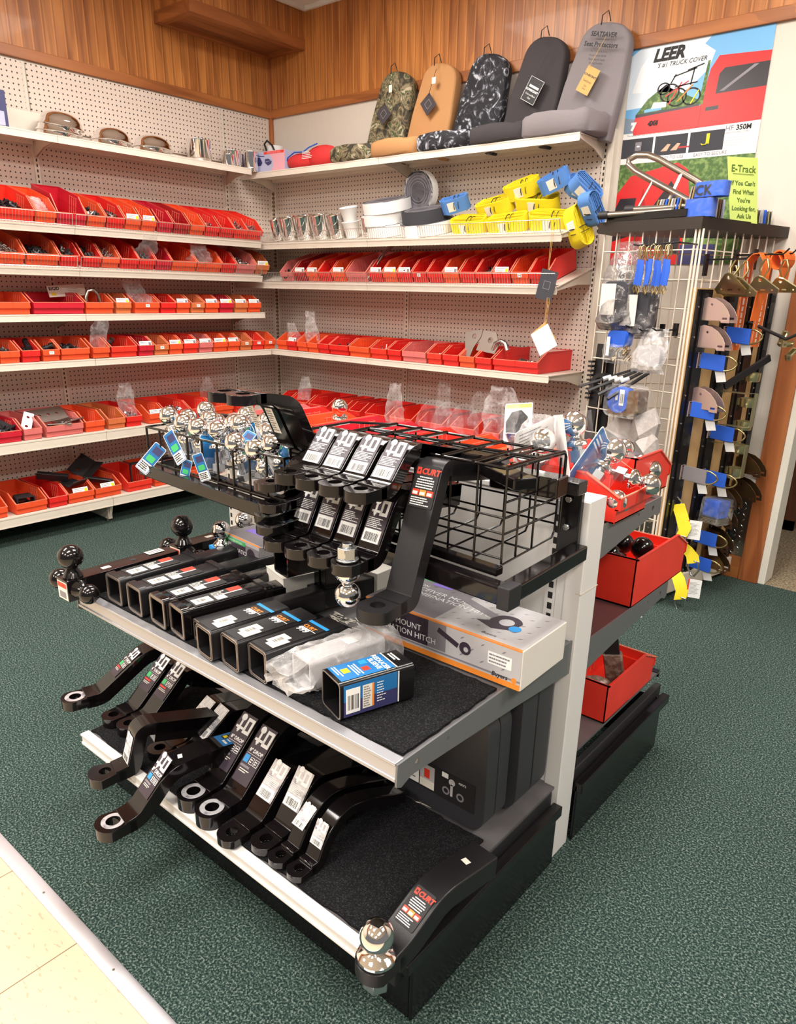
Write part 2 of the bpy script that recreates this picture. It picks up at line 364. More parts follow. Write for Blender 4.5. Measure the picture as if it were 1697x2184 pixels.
# aluminium carpet edge strip with a low rounded profile, screwed down
b = MB(); b.push(Matrix(((0, 0, 1, -.1), (1, 0, 0, SEAM-.026), (0, 1, 0, -.001), (0, 0, 0, 1))))
b.prism([(0, 0), (.034, 0), (.034, .003), (.029, .0045), (.005, .0045), (0, .003)], 0, 8.1, 'alu'); b.pop()
for k in range(26):
    b.cyl((.1+.3*k, SEAM-.010, .0035), (.1+.3*k, SEAM-.010, .0040), .003, 'tube', n=8)
struct(b.build('trim_1'))
# walls: lower part painted, upper part beadboard, with a wood rail between
sbox('wall_left', -.12, 0, -8, 0, 0, 2.372, 'wallpaint')
struct(MB().box(-.12, .004, -8, .004, 2.37, CEIL_Z, 'bead_y').build('wall_left_upper', smooth=0))
sbox('wall_right', -.12, 3.38, 0, .12, 0, 2.372, 'texwall')
struct(MB().box(-.12, 8, -.004, .12, 2.37, CEIL_Z, 'bead_x').build('wall_right_upper', smooth=0))
sbox('wall_right_beyond_door', 4.45, 8, 0, .12, 0, 2.372, 'texwall')
struct(MB().box(0, .018, -8, 0, 2.365, 2.417, 'trimwood_y').build('trim_2', smooth=0, bevel=.003))
struct(MB().box(0, 8, -.018, 0, 2.365, 2.417, 'trimwood_x').build('trim_3', smooth=0, bevel=.003))
struct(MB().box(-.001, .022, -.024, .001, 0, CEIL_Z, 'trimwood_z').build('trim_4', smooth=0, bevel=.002))
# plywood soffit box along the left wall under the ceiling
b = MB(); b.box(.004, .34, -.84, -.004, 2.765, CEIL_Z, 'bead_y'); b.box(.05, .295, -.79, -.05, 2.725, 2.764, 'ply')
b.box(.295, .345, -.845, -.004, 2.705, 2.764, 'trimwood_y'); b.box(.005, .05, -.845, -.004, 2.705, 2.764, 'trimwood_y'); b.box(.05, .295, -.845, -.79, 2.706, 2.763, 'trimwood_x'); b.box(.05, .295, -.05, -.004, 2.706, 2.763, 'trimwood_x')
struct(b.build('ceiling_soffit', smooth=0))
# ceiling with 2x4 tiles
b = MB(); b.box(-.1, 8, -8, .1, CEIL_Z, CEIL_Z+.1, 'ceiling')
struct(b.build('ceiling', smooth=0))
struct(MB().box(.345, 8, -.022, -.002, CEIL_Z-.022, CEIL_Z, 'ceiling').box(.345, .367, -8, -.022, CEIL_Z-.022, CEIL_Z, 'ceiling').build('trim_5', smooth=0))
def fixture():
    e = empty('ceiling_light', (0, 0, 0))
    b = MB()
    for a in ((-.33, .33, -.64, -.61), (-.33, .33, .61, .64), (-.33, -.30, -.61, .61), (.30, .33, -.61, .61)): b.box(*a, -.03, .001, 'paper')
    b.build('frame', e, smooth=0); return e
fx = fixture(); fx['label'] = 'recessed fluorescent ceiling light overhead'; fx['category'] = 'light'
fx['group'] = 'ceiling lights'
for i, L in enumerate(LAMPS):
    c = fx if i == 0 else copy_tree(fx)
    c.location = (L[0], L[1], CEIL_Z)
# doorway at the right: wood post, cream jamb, diamond plate wainscot, ledge, wood baseboard
struct(MB().box(3.38, 3.468, -.022, .12, 0, 2.372, 'trimwood_z').build('door_1', smooth=0, bevel=.003))
struct(MB().box(3.468, 3.50, -.012, .13, 0, 2.372, 'ivory').build('door_1_jamb', smooth=0, bevel=.003))
struct(MB().box(4.42, 4.50, -.022, .13, 0, 2.372, 'trimwood_z').build('door_1_post', smooth=0))
struct(MB().box(2.5, 3.38, -.016, 0, 0, .112, 'trimwood_x').build('baseboard_right', smooth=0, bevel=.003))
def diamond():
    b = MB(); b.box(2.5, 3.379, -.004, 0, .112, .485, 'tube')
    for i in range(31):
        for j in range(13):
            x = 2.51+i*.028; z = .125+j*.028
            a = 45 if (i+j) % 2 else -45
            b.push(T(x, -.004, z) @ RY(a) @ S(.011, .0022, .0032)); b.sphere((0, 0, 0), 1, 'zinc', n=6); b.pop()
    return b
struct(diamond().build('wall_right_diamond_plate', smooth=60))
struct(MB().box(2.5, 3.379, -.028, 0, .485, .50, 'ivory').box(2.5, 3.379, -.02, 0, .465, .485, 'slot').build('trim_6', smooth=0))
# hallway beyond: side wall, far wall and a low dark wood cabinet
struct(MB().box(2.9, 3.3, 2.6, 2.7, 0, 2.9, 'wallpaint').box(2.8, 5.2, 2.6, 2.7, 0, 2.9, 'wallpaint').build('wall_hallway', smooth=0))
struct(MB().box(2.75, 2.85, .12, 2.7, 0, 2.9, 'wallpaint').build('wall_hallway_left', smooth=0))
M['darkwood'] = wood('dark_brown_wood', (.16, .06, .025), (.08, .03, .012), 1.0, 2)
M['brownwood'] = wood('mid_brown_wood', (.36, .20, .09), (.22, .11, .045), 1.0, 0)
e = empty('cabinet', (3.36, 1.05, 0), label='low dark brown wooden cabinet seen through the doorway', cat='cabinet')
MB().box(-.45, 0, 0, .9, .05, .8, 'brownwood').build('body', e, smooth=0)
MB().box(-.47, .02, -.02, .92, .8, .83, 'darkwood').build('top', e, smooth=0)
MB().box(-.47, .025, -.02, .92, 0, .06, 'darkwood').box(-.47, .025, -.02, .0, .0, .8, 'darkwood').build('frame', e, smooth=0)
# ================================================================ wall shelving
def frameB(z, d, rise=0, dep=None): return T(0, -d, z) @ RX(math.degrees(math.atan2(rise, dep or d)))
def frameA(z, d, rise=0, dep=None): return T(d, 0, z) @ RZ(90) @ RX(math.degrees(math.atan2(rise, dep or d)))
def gondola(name, label, F, secs, z0, z1, peg, base=True):   # uprights + pegboard panels; F maps x along wall, y=-distance out
    e = empty(name, (0, 0, 0), label=label, cat='shelving')
    for a, c in zip(secs[:-1], secs[1:]):
        b = MB().push(F); b.box(a+.012, c-.012, -.010, -.003, z0, z1, peg)
        b.build('pegboard_panel', e, smooth=0)
    for a in secs:
        b = MB().push(F); zt = min(z1, 2.05); b.box(a-.014, a+.014, -.020, -.001, 0 if base else z0, zt, 'cream')
        n = int((zt-z0-.06)/.0254)
        for k in range(n):
            for dx in ((-.006, -.002), ): b.box(a-.0035, a+.0035, -.0206, -.0195, z0+.04+k*.0254, z0+.054+k*.0254, 'slot')
        b.build('upright', e, smooth=0)
    return e
SA = [-2.848, -1.628, -.408, -.03]
SB = [.0245, 1.225, 2.445]
gondola('wall_shelving', 'cream pegboard shelving frame along the left wall', RZ(90), SA, .06, 2.355, 'peg_y')
gondola('wall_shelving', 'cream pegboard shelving frame along the right wall', Matrix.Identity(4), SB, .06, 2.045, 'peg_x')
# side panel/closing post at the right end of the right wall shelving
MB().box(2.462, 2.492, -.035, -.001, .02, 2.05, 'cream').build('end_post', smooth=0, bevel=.002)
bpy.data.objects['end_post']['label'] = 'cream steel post closing the right end of the wall shelving'; bpy.data.objects['end_post']['category'] = 'post'
def shelf(F, a, c, d, label, tilt=False, lip=.032, bd=.06):
    e = empty('wall_shelf', label=label, cat='shelf'); e.matrix_basis = F
    b = MB(); b.box(a+.001, c-.001, 0, d-.012, -.004, 0, 'cream')
    b.box(a+.001, c-.001, -.002, .004, -lip, 0, 'cream'); b.box(a+.001, c-.001, -.0035, .004, -lip, -lip+.005, 'cream'); b.box(a+.001, c-.001, -.0035, .004, -.005, .0012, 'cream')
    b.box(a+.02, c-.02, d-.05, d-.03, -.022, -.004, 'creamdark')
    b.build('deck', e, smooth=0)
    for x in (a+.006, c-.009):
        k = MB(); k.push(T(x, 0, 0) @ Matrix(((0, 0, 1, 0), (1, 0, 0, 0), (0, 1, 0, 0), (0, 0, 0, 1))))
        k.prism([(.012, -.004), (.012, -.02), (d*.55, -bd*.7), (d-.022, -bd-.02), (d-.022, -.004)], 0, .003, 'creamdark')
        k.build('bracket', e, smooth=0)
    return e
ORD = ['topmost', 'second', 'third', 'fourth', 'fifth', 'sixth', 'lowest']
LA = [(2.0, .27, 0), (1.576, .34, .10), (1.374, .339, .10), (1.153, .346, 0), (.924, .391, 0), (.539, .419, 0), (.159, .41, 0)]
LB = [(1.999, .288, 0), (1.570, .383, .10), (1.336, .383, .106), (.924, .383, 0), (.54, .383, 0)]
FA = [frameA(*l) for l in LA]; FB = [frameB(*l) for l in LB]
for i, l in enumerate(LA):
    for s in (0, 1):
        shelf(FA[i], SA[s], SA[s+1], l[1], 'cream steel shelf on the left wall, %s of seven from the top, %s section' % (ORD[i], ('near', 'far')[s]), lip=.05 if i > 4 else .034)
for i, l in enumerate(LB):
    for s in (0, 1):
        shelf(FB[i], SB[s], SB[s+1], l[1], 'cream steel shelf on the right wall, %s of five from the top, %s section' % (ORD[i] if i < 4 else 'lowest', ('corner', 'right')[s]), lip=.034)
# foot brackets under the lowest left shelf
for y in (-1.628, -2.84):
    e = empty('shelf_base_support', (0, y, 0), label='cream steel base leg under the lowest left wall shelf, %s' % ('below the joint' if y > -2 else 'at the near end'), cat='leg')
    b = MB(); b.push(Matrix(((1, 0, 0, 0), (0, 0, 1, 0), (0, 1, 0, 0), (0, 0, 0, 1)))); b.prism([(.01, .02), (.01, .105), (.39, .105), (.36, .03), (.32, .02), (.30, .02)], -.008, .008, 'cream'); b.pop()
    b.box(.31, .36, -.012, .012, .02, .11, 'creamdark'); b.build('bracket', e, smooth=0)
    MB().cyl((.325, 0, 0), (.325, 0, .03), .008, 'tube', n=10).cyl((.325, 0, 0), (.325, 0, .005), .016, 'tube', n=12).build('levelling_foot', e)
# wire fences on the front of the tilted shelves
def fence(F, a, c, label, h=.062, curved=True):
    n = int((c-a)/.0155); b = MB(); r = .0011
    for k in range(n+1):
        x = a+(c-a)*k/n; b.tube([(x, .034, .003), (x, .012, .003), (x, .006, .012), (x, .006, h)], r, 'wire', n=4)
    for y, z in ((.006, h), (.034, .003), (.007, .008)): b.tube([(a, y, z), (c, y, z)], .0016, 'wire', n=6)
    b.tube([(a, .034, .003), (a, .006, .004), (a, .006, h)], .002, 'wire', n=6); b.tube([(c, .034, .003), (c, .006, .004), (c, .006, h)], .002, 'wire', n=6)
    o = tag(b.build('wire_fence', smooth=40), label, 'wire fence'); o.matrix_basis = F; return o
for i in (1, 2):
    for s in (0, 1):
        fence(FA[i], SA[s]+.01, SA[s+1]-.01+(.25 if s and i < 0 else 0), 'low wire fence on the front of the %s left wall shelf, %s section' % (ORD[i], ('near', 'far')[s]))
        fence(FB[i], SB[s]+.01, SB[s+1]-.01, 'low wire fence on the front of the %s right wall shelf, %s section' % (ORD[i], ('corner', 'right')[s]))
# ================================================================ the island gondola
IX0, IX1 = 2.575, 3.607
XL = 2.400-3.612
e = isl = empty('island_gondola', (3.612, -2.26, 0), label='white steel island gondola frame with slotted uprights and black kick base', cat='shelving')
def upright(xa, xb, slx, n0):
    b = MB(); b.box(xa, xb, -.036, .036, 0, .905, 'island_white'); b.box(xa+.022, xb-.001, -.040, .040, 0.002, .9035, 'island_white')
    for k in range(30):
        z = .885-k*.0254
        for sy in (-1, 1): b.box(slx, slx+.010, min(sy*.0362, sy*.0345), max(sy*.0362, sy*.0345), z-.015, z, 'slot')
    return b
upright(-.060, 0, -.5, 0).build('upright', e, smooth=0, bevel=.003)
upright(XL, XL+.06, XL+.004, 0).build('upright', e, smooth=0, bevel=.003)
for sy in (-1, 1):
    b = MB(); b.box(XL+.06, -.062, min(sy*.024, sy*.03), max(sy*.024, sy*.03), .16, .895, 'island_white')
    b.build('back_panel', e, smooth=0)
for sy in (-1, 1):
    b = MB(); b.box(-.085, -.0605, min(sy*.024, sy*.0375), max(sy*.024, sy*.0375), .165, .895, 'island_white')
    for k in range(28): b.box(-.077, -.066, min(sy*.0379, sy*.036), max(sy*.0379, sy*.036), .865-k*.0254-.015, .865-k*.0254, 'slot')
    b.build('slot_strip', e, smooth=0)
MB().box(XL+.06, -.062, -.034, .034, .893, .905, 'island_white').build('top_cap', e, smooth=0, bevel=.002)
MB().box(-.012, .0015, -.0405, .0405, .700, .7015, 'creamdark').build('panel_joint', e, smooth=0)
# kick base: front and back kick plates with end plates
def kick(sy, depth):
    y1 = sy*.05; y2 = sy*depth
    b = MB(); W = IX0-3.612
    a, c = sorted((y2-sy*.05, y2-sy*.055)); b.box(W, .0, a, c, 0, .17, 'black')
    for x in (W, 0): 
        a, c = sorted((y1, y2-sy*.05)); b.box(x-.006 if x else 0.0, x if x else .008, a, c, .0, .165, 'black')
    a, c = sorted((y1, y2-sy*.02)); b.box(-.004, .02, a, c, .145, .172, 'black'); b.box(-.030, -.010, a, c, .10, .198, 'dull')
    return b
kick(-1, .64).build('kick_base', e, smooth=0, bevel=.003)
kick(1, .64).build('kick_base', e, smooth=0, bevel=.003)
# shelves; local: x 0..W, y 0 front edge (toward -Y), depth to spine
def ishelf(label, y_front, z, depth, sgn, lipm, deckm, carpet=None, bracket=True, lip=.034, x0=IX0, x1=IX1-.006):
    e = empty('display_shelf', (0, y_front, z), label=label, cat='shelf')
    b = MB(); a, c = sorted((0, sgn*depth)); b.box(x0, x1, a, c, -.006, 0, deckm); b.build('deck', e, smooth=0)
    b = MB(); a, c = sorted((0, -sgn*.004)); b.box(x0, x1, a, c, -lip, .002, lipm); a, c = sorted((sgn*.016, -sgn*.007)); b.box(x0, x1, a, c, -.003, .003, lipm); a, c = sorted((sgn*.0, -sgn*.007)); b.box(x0, x1, a, c, -lip, -lip+.007, lipm)
    b.build('front_lip', e, smooth=0, bevel=.0015)
    if bracket:
        for x in (x0-.004, x1+.001):
            k = MB(); k.push(T(x, 0, 0) @ Matrix(((0, 0, 1, 0), (sgn, 0, 0, 0), (0, 1, 0, 0), (0, 0, 0, 1))))
            hl = [arc(.045, -.018, .007, 0, 360, 10)[:-1], arc(.13, -.016, .004, 0, 360, 8)[:-1]]
            k.prism([(-.006, .002), (-.008, -.040), (.004, -.046), (.03, -.036), (depth*.6, -.058), (depth, -.078), (depth, .003)], 0, .004, 'greysteel', holes=hl)
            k.build('bracket', e, smooth=0)
    if carpet:
        b = MB(); xs0, xs1, d0, d1 = carpet; n = 60; vs = []
        pts = [(xs0+(xs1-xs0)*k/n, d0+random.uniform(-.003, .003)) for k in range(n+1)]+[(xs1+random.uniform(-.002, .002), d0+(d1-d0)*k/20) for k in range(1, 20)]+[(xs1-(xs1-xs0)*k/n, d1+random.uniform(-.002, .002)) for k in range(n+1)]
        b.prism(pts, .0005, .006, 'blackcarpet'); b.build('carpet_liner', e, smooth=0)
    return e
ishelf('middle shelf of the island with black carpet liner and silver front edge', -2.884, .588, .59, 1, 'shelflip', 'shelfgrey', (IX0+.005, IX1-.012, .018, .30))
ishelf('near base deck of the island with black carpet liner and white front edge', -2.925, .205, .63, 1, 'island_white', 'shelfgrey', (IX0+.01, IX1-.03, .02, .36), bracket=False, lip=.028)
ishelf('top shelf on the far side of the island holding red bins', -1.885, .832, .335, -1, 'greysteel', 'brownshelf')
ishelf('middle shelf on the far island side under a bin of black hitch balls', -1.74, .560, .48, -1, 'greysteel', 'brownshelf')
ishelf('base deck on the far side of the island with a loose red bin', -1.675, .255, .57, -1, 'black', 'shelfgrey', bracket=False, lip=.02)
# ================================================================ shelf bins
M['rim'] = mat('worn_bin_edge', (.80, .22, .14), .45)
BCOL = {'R': 'red', 'O': 'orange-red', 'C': 'crimson', 'T': 'faded orange', 'P': 'pale pink-red', 'D': 'dark red', 'S': 'bright red'}
def bin_mb(w, d, h, fh, m, nd=0):
    t = .0028; b = MB(); x0, x1 = -w/2, w/2
    prof = [(.012, 0), (d, 0), (d, h), (.085, h), (.022, fh+.012), (.0, fh), (0, fh-.028), (.008, fh-.030)]
    for xs in (x0+.004, x1-.004-t):
        b.push(T(xs, 0, 0) @ Matrix(((0, 0, 1, 0), (1, 0, 0, 0), (0, 1, 0, 0), (0, 0, 0, 1)))); b.prism(prof, 0, t, m); b.pop()
    b.box(x0+.004, x1-.004, .010, d, 0, .003, m)
    b.box(x0+.004, x1-.004, d-t, d, 0, h, m)
    b.box(x0+.006, x1-.006, .010, .013, 0, fh-.026, m)
    b.box(x0+.002, x1-.002, -.001, .0025, fh-.028, fh, m); b.box(x0+.004, x1-.004, 0, .012, fh-.030, fh-.027, m)
    b.box(-.002, .002, -.0022, .0, fh-.028, fh, m)
    # rims along the side and rear tops
    for xs in (x0, x1-.0045):
        b.add([(xs, .085, h), (xs+.0045, .085, h), (xs+.0045, .0, fh), (xs, .0, fh), (xs, .085, h-.003), (xs+.0045, .085, h-.003), (xs+.0045, 0, fh-.003), (xs, 0, fh-.003)], [(0, 1, 2, 3)[::-1], (4, 5, 6, 7), (0, 4, 7, 3), (1, 2, 6, 5)], 'rim')
        b.box(xs, xs+.0045, .085, d, h-.003, h, m)
    b.box(x0, x1, d-.005, d, h-.003, h, m)
    b.box(x0, x1, -.0012, .003, fh-.002, fh+.0008, 'rim')
    for k in range(4):                    # divider ribs inside each side wall
        y = .10+.022*k
        for xs in (x0+.004+t, x1-.004-t-.0016): b.box(xs, xs+.0016, y, y+.002, .02, h-.012, 'rim' if xs > 0 else m)
    for xs in (x0+.004+t, x1-.004-t-.0016): b.box(xs, xs+.0016, .095, .175, h-.016, h-.0145, 'rim'); b.box(xs, xs+.0016, .05, d, h*.55, h*.55+.0012, m)
    return b
binc = {}
def make_bin(w, c, d=.295, h=.100, fh=.058, card=0):
    key = (round(w, 3), c, d, h, fh, card)
    if key not in binc:
        me = bin_mb(w, d, h, fh, 'bin'+c)
        o = me.build('shelf_bin', smooth=0); me2 = o.data; bpy.data.objects.remove(o)
        cards = []
        if card:
            b = MB(); cw = min(w*.8, .085)
            if card in (1, 2):     # a white parts card standing behind the front band
                b.push(T(0, .004, fh-.006) @ RX(-18)); b.box(-cw/2, cw/2, 0, .0008, 0, .030, 'paper')
                for k in range(3): b.box(-cw*.42, cw*(.05+.1*k), -.0004, .0, .006+.008*k, .0075+.008*k, 'ink')
                b.box(cw*.25, cw*.45, -.0005, 0, .006, .022, 'yellow' if card == 2 else 'greyprint'); b.pop()
            if card == 3:
                b.box(-.012, .012, -.0026, -.0012, fh-.024, fh-.008, 'paper'); b.box(-.008, .006, -.003, -.0024, fh-.018, fh-.0165, 'ink'); b.box(-.008, .008, -.003, -.0024, fh-.013, fh-.0118, 'ink')
            o = b.build('label_card', smooth=0); cards = [o.data]; bpy.data.objects.remove(o)
        binc[key] = (me2, cards)
    me, cards = binc[key]
    o = bpy.data.objects.new('shelf_bin', me); COL.objects.link(o)
    for cm in cards:
        c_ = bpy.data.objects.new('label_card', cm); COL.objects.link(c_); c_.parent = o
    return o
# small hardware heaps ------------------------------------------------------
def heap_mb(kind, w, d, h, n, seed):
    rnd = random.Random(seed); b = MB()
    for k in range(n):
        x = rnd.uniform(-w/2, w/2); y = rnd.uniform(0, d); z = rnd.uniform(.4, 1)*h*(1-.5*(abs(x)/(w/2))**2)
        b.push(T(x, y, z) @ RZ(rnd.uniform(0, 360)) @ RX(rnd.uniform(-70, 70)) @ RY(rnd.uniform(-40, 40)))
        s = rnd.uniform(.8, 1.3)
        if kind == 'nut': b.cyl((0, 0, -.004*s), (0, 0, .004*s), .008*s, 'chrome' if k % 3 else 'zinc', n=6); b.cyl((0, 0, .004*s), (0, 0, .009*s), .0055*s, 'zinc', n=8)
        elif kind == 'bolt': b.cyl((0, 0, 0), (0, 0, .03*s), .003*s, 'zinc', n=6); b.cyl((0, 0, -.005), (0, 0, 0), .006*s, 'zinc', n=6)
        elif kind == 'dark': b.cb(0, 0, 0, .028*s, .016*s, .008*s, 'dull'); b.cyl((0, 0, 0), (0, 0, .02*s), .004*s, 'black', n=6)
        elif kind == 'clip': b.tube([(-.02*s, 0, 0), (-.01*s, .0, .008*s), (0, 0, 0), (.01*s, 0, .008*s), (.02*s, 0, 0)], .004*s, 'rust' if k % 2 else 'zinc', n=6)
        elif kind == 'mixed': (b.cyl((0, 0, 0), (0, 0, .022*s), .007*s, 'dull' if k % 3 else 'zinc', n=8) if k % 2 else b.cb(0, 0, 0, .02*s, .02*s, .005*s, 'rust'))
        b.pop()
    return b
heapn = {'nut': ('chrome nuts', 'nuts'), 'bolt': ('zinc bolts', 'bolts'), 'dark': ('small black fittings', 'fittings'), 'clip': ('bent metal clips', 'clips'), 'mixed': ('mixed small metal parts', 'fittings')}
def heap(kind, F, u, where, w=.07, d=.12, h=.045, n=45, y0=.03):
    b = heap_mb(kind, w, d, h, n, hash((round(u*1000), kind)) % 9999 if False else int(abs(u)*1000)+len(kind))
    o = b.build('hardware_pile', smooth=40); o.matrix_basis = F @ T(u, y0, .004)
    tag(o, 'pile of %s %s' % (heapn[kind][0], where), 'hardware', kind='stuff'); return o
def bagged(F, u, y, z, w, h, t, where, m='clear', lean=20, seed=1, turn=0, fill=None):
    """crumpled polythene bag standing up, open top pinched to one side"""
    rnd = random.Random(seed); b = MB(); n = 14; rows = 10; vs = []; fs = []
    dx = rnd.uniform(-.25, .25)*w
    for j in range(rows+1):
        v = j/rows; ww = w*(1-.38*v*v+.10*sin(v*7+seed)); tt = t*max(.06, (1-v)**.8)
        for i in range(n):
            a = 2*pi*i/n; q = 1+.16*sin(3*a+seed+v*5)+rnd.uniform(-.10, .10)
            vs.append((ww/2*cos(a)*q+dx*v*v, tt/2*sin(a)*q+rnd.uniform(-.004, .004), h*v+rnd.uniform(-.006, .006)))
    for j in range(rows):
        for i in range(n): fs.append((j*n+i, j*n+(i+1) % n, (j+1)*n+(i+1) % n, (j+1)*n+i))
    fs.append(tuple(range(n))[::-1]); b.add(vs, fs, m)
    o = b.build('plastic_bag', smooth=180); o.matrix_basis = F @ T(u, y, z) @ RZ(turn) @ RX(-lean) if F else T(u, y, z) @ RZ(turn) @ RX(-lean)
    tag(o, where, 'bag'); return o
ROWA = {1: [(-2.0, -1.811, 'S'), (-1.809, -1.701, 'O'), (-1.698, -1.544, 'C'), (-1.542, -1.437, 'O'), (-1.435, -1.329, 'R'), (-1.323, -1.23, 'O'), (-1.224, -1.133, 'O'), (-1.121, -1.027, 'C'), (-1.021, -0.917, 'D'), (-0.91, -0.812, 'O'), (-0.806, -0.707, 'R'), (-0.697, -0.592, 'R'), (-0.592, -0.493, 'S'), (-0.493, -0.37, 'S')],
2: [(-2.031, -1.886, 'O'), (-1.882, -1.713, 'O'), (-1.711, -1.603, 'R'), (-1.59, -1.485, 'R'), (-1.483, -1.379, 'O'), (-1.376, -1.266, 'R'), (-1.263, -1.159, 'R'), (-1.156, -1.055, 'C'), (-1.053, -0.885, 'O'), (-0.882, -0.704, 'O'), (-0.701, -0.594, 'R'), (-0.59, -0.435, 'P'), (-0.432, -0.325, 'T')],
3: [(-2.075, -1.901, 'O'), (-1.89, -1.618, 'C'), (-1.612, -1.451, 'O'), (-1.44, -1.345, 'T'), (-1.326, -1.166, 'O'), (-1.162, -1.059, 'R'), (-1.056, -0.961, 'O'), (-0.957, -0.860, 'T'), (-0.855, -0.753, 'O'), (-0.749, -0.642, 'C'), (-0.631, -0.528, 'T'), (-0.525, -0.421, 'O')],
4: [(-2.22, -2.11, 'O'), (-2.105, -2.004, 'O'), (-1.999, -1.905, 'R'), (-1.896, -1.804, 'O'), (-1.800, -1.642, 'O'), (-1.628, -1.528, 'O'), (-1.521, -1.362, 'S'), (-1.355, -1.257, 'C'), (-1.254, -1.158, 'T'), (-1.155, -1.062, 'O'), (-1.059, -0.955, 'S'), (-0.950, -0.847, 'P'), (-0.844, -0.738, 'O'), (-0.735, -0.640, 'O'), (-0.637, -0.545, 'T'), (-0.542, -0.447, 'S'), (-0.443, -0.345, 'O')],
5: [(-2.271, -2.065, 'C'), (-2.058, -1.96, 'P'), (-1.944, -1.739, 'P'), (-1.729, -1.615, 'O'), (-1.597, -1.49, 'T'), (-1.487, -1.385, 'R'), (-1.342, -1.233, 'O'), (-1.229, -1.063, 'S'), (-1.056, -0.898, 'S'), (-0.894, -0.738, 'O'), (-0.719, -0.558, 'S')],
6: [(-2.328, -2.187, 'O'), (-2.150, -1.983, 'O'), (-1.977, -1.872, 'R'), (-1.87, -1.718, 'O'), (-1.715, -1.552, 'O'), (-1.516, -1.357, 'S'), (-1.338, -1.195, 'O'), (-1.175, -1.017, 'O'), (-0.981, -0.836, 'O')]}
ROWB = {2: [(0.449, 0.56, 'P'), (0.574, 0.681, 'D'), (0.687, 0.792, 'O'), (0.796, 0.904, 'R'), (0.908, 1.022, 'O'), (1.033, 1.2, 'P'), (1.215, 1.318, 'R'), (1.321, 1.425, 'O'), (1.428, 1.532, 'R'), (1.535, 1.638, 'R'), (1.641, 1.746, 'R'), (1.749, 1.853, 'O'), (1.856, 1.956, 'R'), (1.959, 2.059, 'R'), (2.062, 2.165, 'R'), (2.168, 2.271, 'O'), (2.276, 2.382, 'R')],
3: [(0.400, 0.500, 'O'), (0.504, 0.592, 'R'), (0.595, 0.693, 'O'), (0.697, 0.792, 'O'), (0.796, 0.892, 'R'), (0.896, 1.060, 'R'), (1.066, 1.234, 'O'), (1.241, 1.369, 'S'), (1.373, 1.476, 'R'), (1.483, 1.658, 'P'), (1.664, 1.765, 'S'), (1.773, 1.880, 'R'), (1.887, 1.988, 'O'), (1.992, 2.095, 'R'), (2.101, 2.37, 'R')],
4: [(0.40, 0.50, 'R'), (0.51, 0.68, 'S'), (0.70, 0.87, 'R'), (0.92, 1.02, 'S'), (1.06, 1.16, 'R'), (1.20, 1.37, 'R'), (1.40, 1.57, 'S'), (1.62, 1.79, 'R'), (1.84, 2.01, 'S'), (2.06, 2.17, 'R'), (2.20, 2.40, 'D')]}
CARDS = {('A', 1): {5: 2, 6: 2, 7: 0}, ('A', 2): {12: 2}, ('A', 3): {3: 2, 6: 1, 8: 1, 9: 2, 10: 1, 11: 1, 4: 3, 7: 3}, ('A', 4): {7: 1, 9: 2, 10: 1, 11: 1, 12: 2, 13: 1, 3: 3, 8: 3, 14: 3, 15: 3, 16: 3}, ('A', 5): {6: 1, 3: 0}, ('A', 6): {3: 2, 4: 2}, ('B', 2): {1: 1, 2: 1, 4: 1, 6: 1, 7: 2, 8: 1, 11: 1, 14: 2, 9: 3, 15: 3}, ('B', 3): {1: 1}, ('B', 4): {}}
nth = ['first', 'second', 'third', 'fourth', 'fifth', 'sixth', 'seventh', 'eighth', 'ninth', 'tenth', 'eleventh', 'twelfth', 'thirteenth', 'fourteenth', 'fifteenth', 'sixteenth', 'seventeenth']
rj = random.Random(3)
for W_, rows, FF, nm in (('A', ROWA, FA, 'left'), ('B', ROWB, FB, 'right')):
    for r, L in rows.items():
        cnt_ = {}
        for i, (a, c, k) in enumerate(L):
            card = CARDS[(W_, r)].get(i, 0)
            d = .36 if (r >= 5 or (W_ == 'B' and r == 3 and i == 14)) else .295
            h = .125 if (W_ == 'A' and r == 1 and i == 2) else .104
            o = make_bin(round(c-a-.002, 3), k, d=d, h=h, card=card)
            tilted = r in (1, 2) and not (W_ == 'B' and r == 1)
            off = .036 if tilted else .012
            if W_ == 'A' and r in (5, 6): off = .018
            o.matrix_basis = FF[r] @ T((a+c)/2, off+rj.uniform(0, .006), .001) @ RZ(rj.uniform(-1, 1))
            lev = ('second', 'third', 'fourth', 'fifth', 'sixth', 'lowest')[r-1] if W_ == 'A' else {2: 'third', 3: 'fourth', 4: 'lowest'}[r]
            wd = 'wide ' if c-a > .14 else ''
            tag(o, '%s%s bin, %s from the left, %s shelf of the %s wall' % (wd, BCOL[k], nth[i], lev, nm), 'bin', 'bins on the %s shelf of the %s wall' % (lev, nm))
def mid(rows, r, i): a, c, k = rows[r][i]; return (a+c)/2
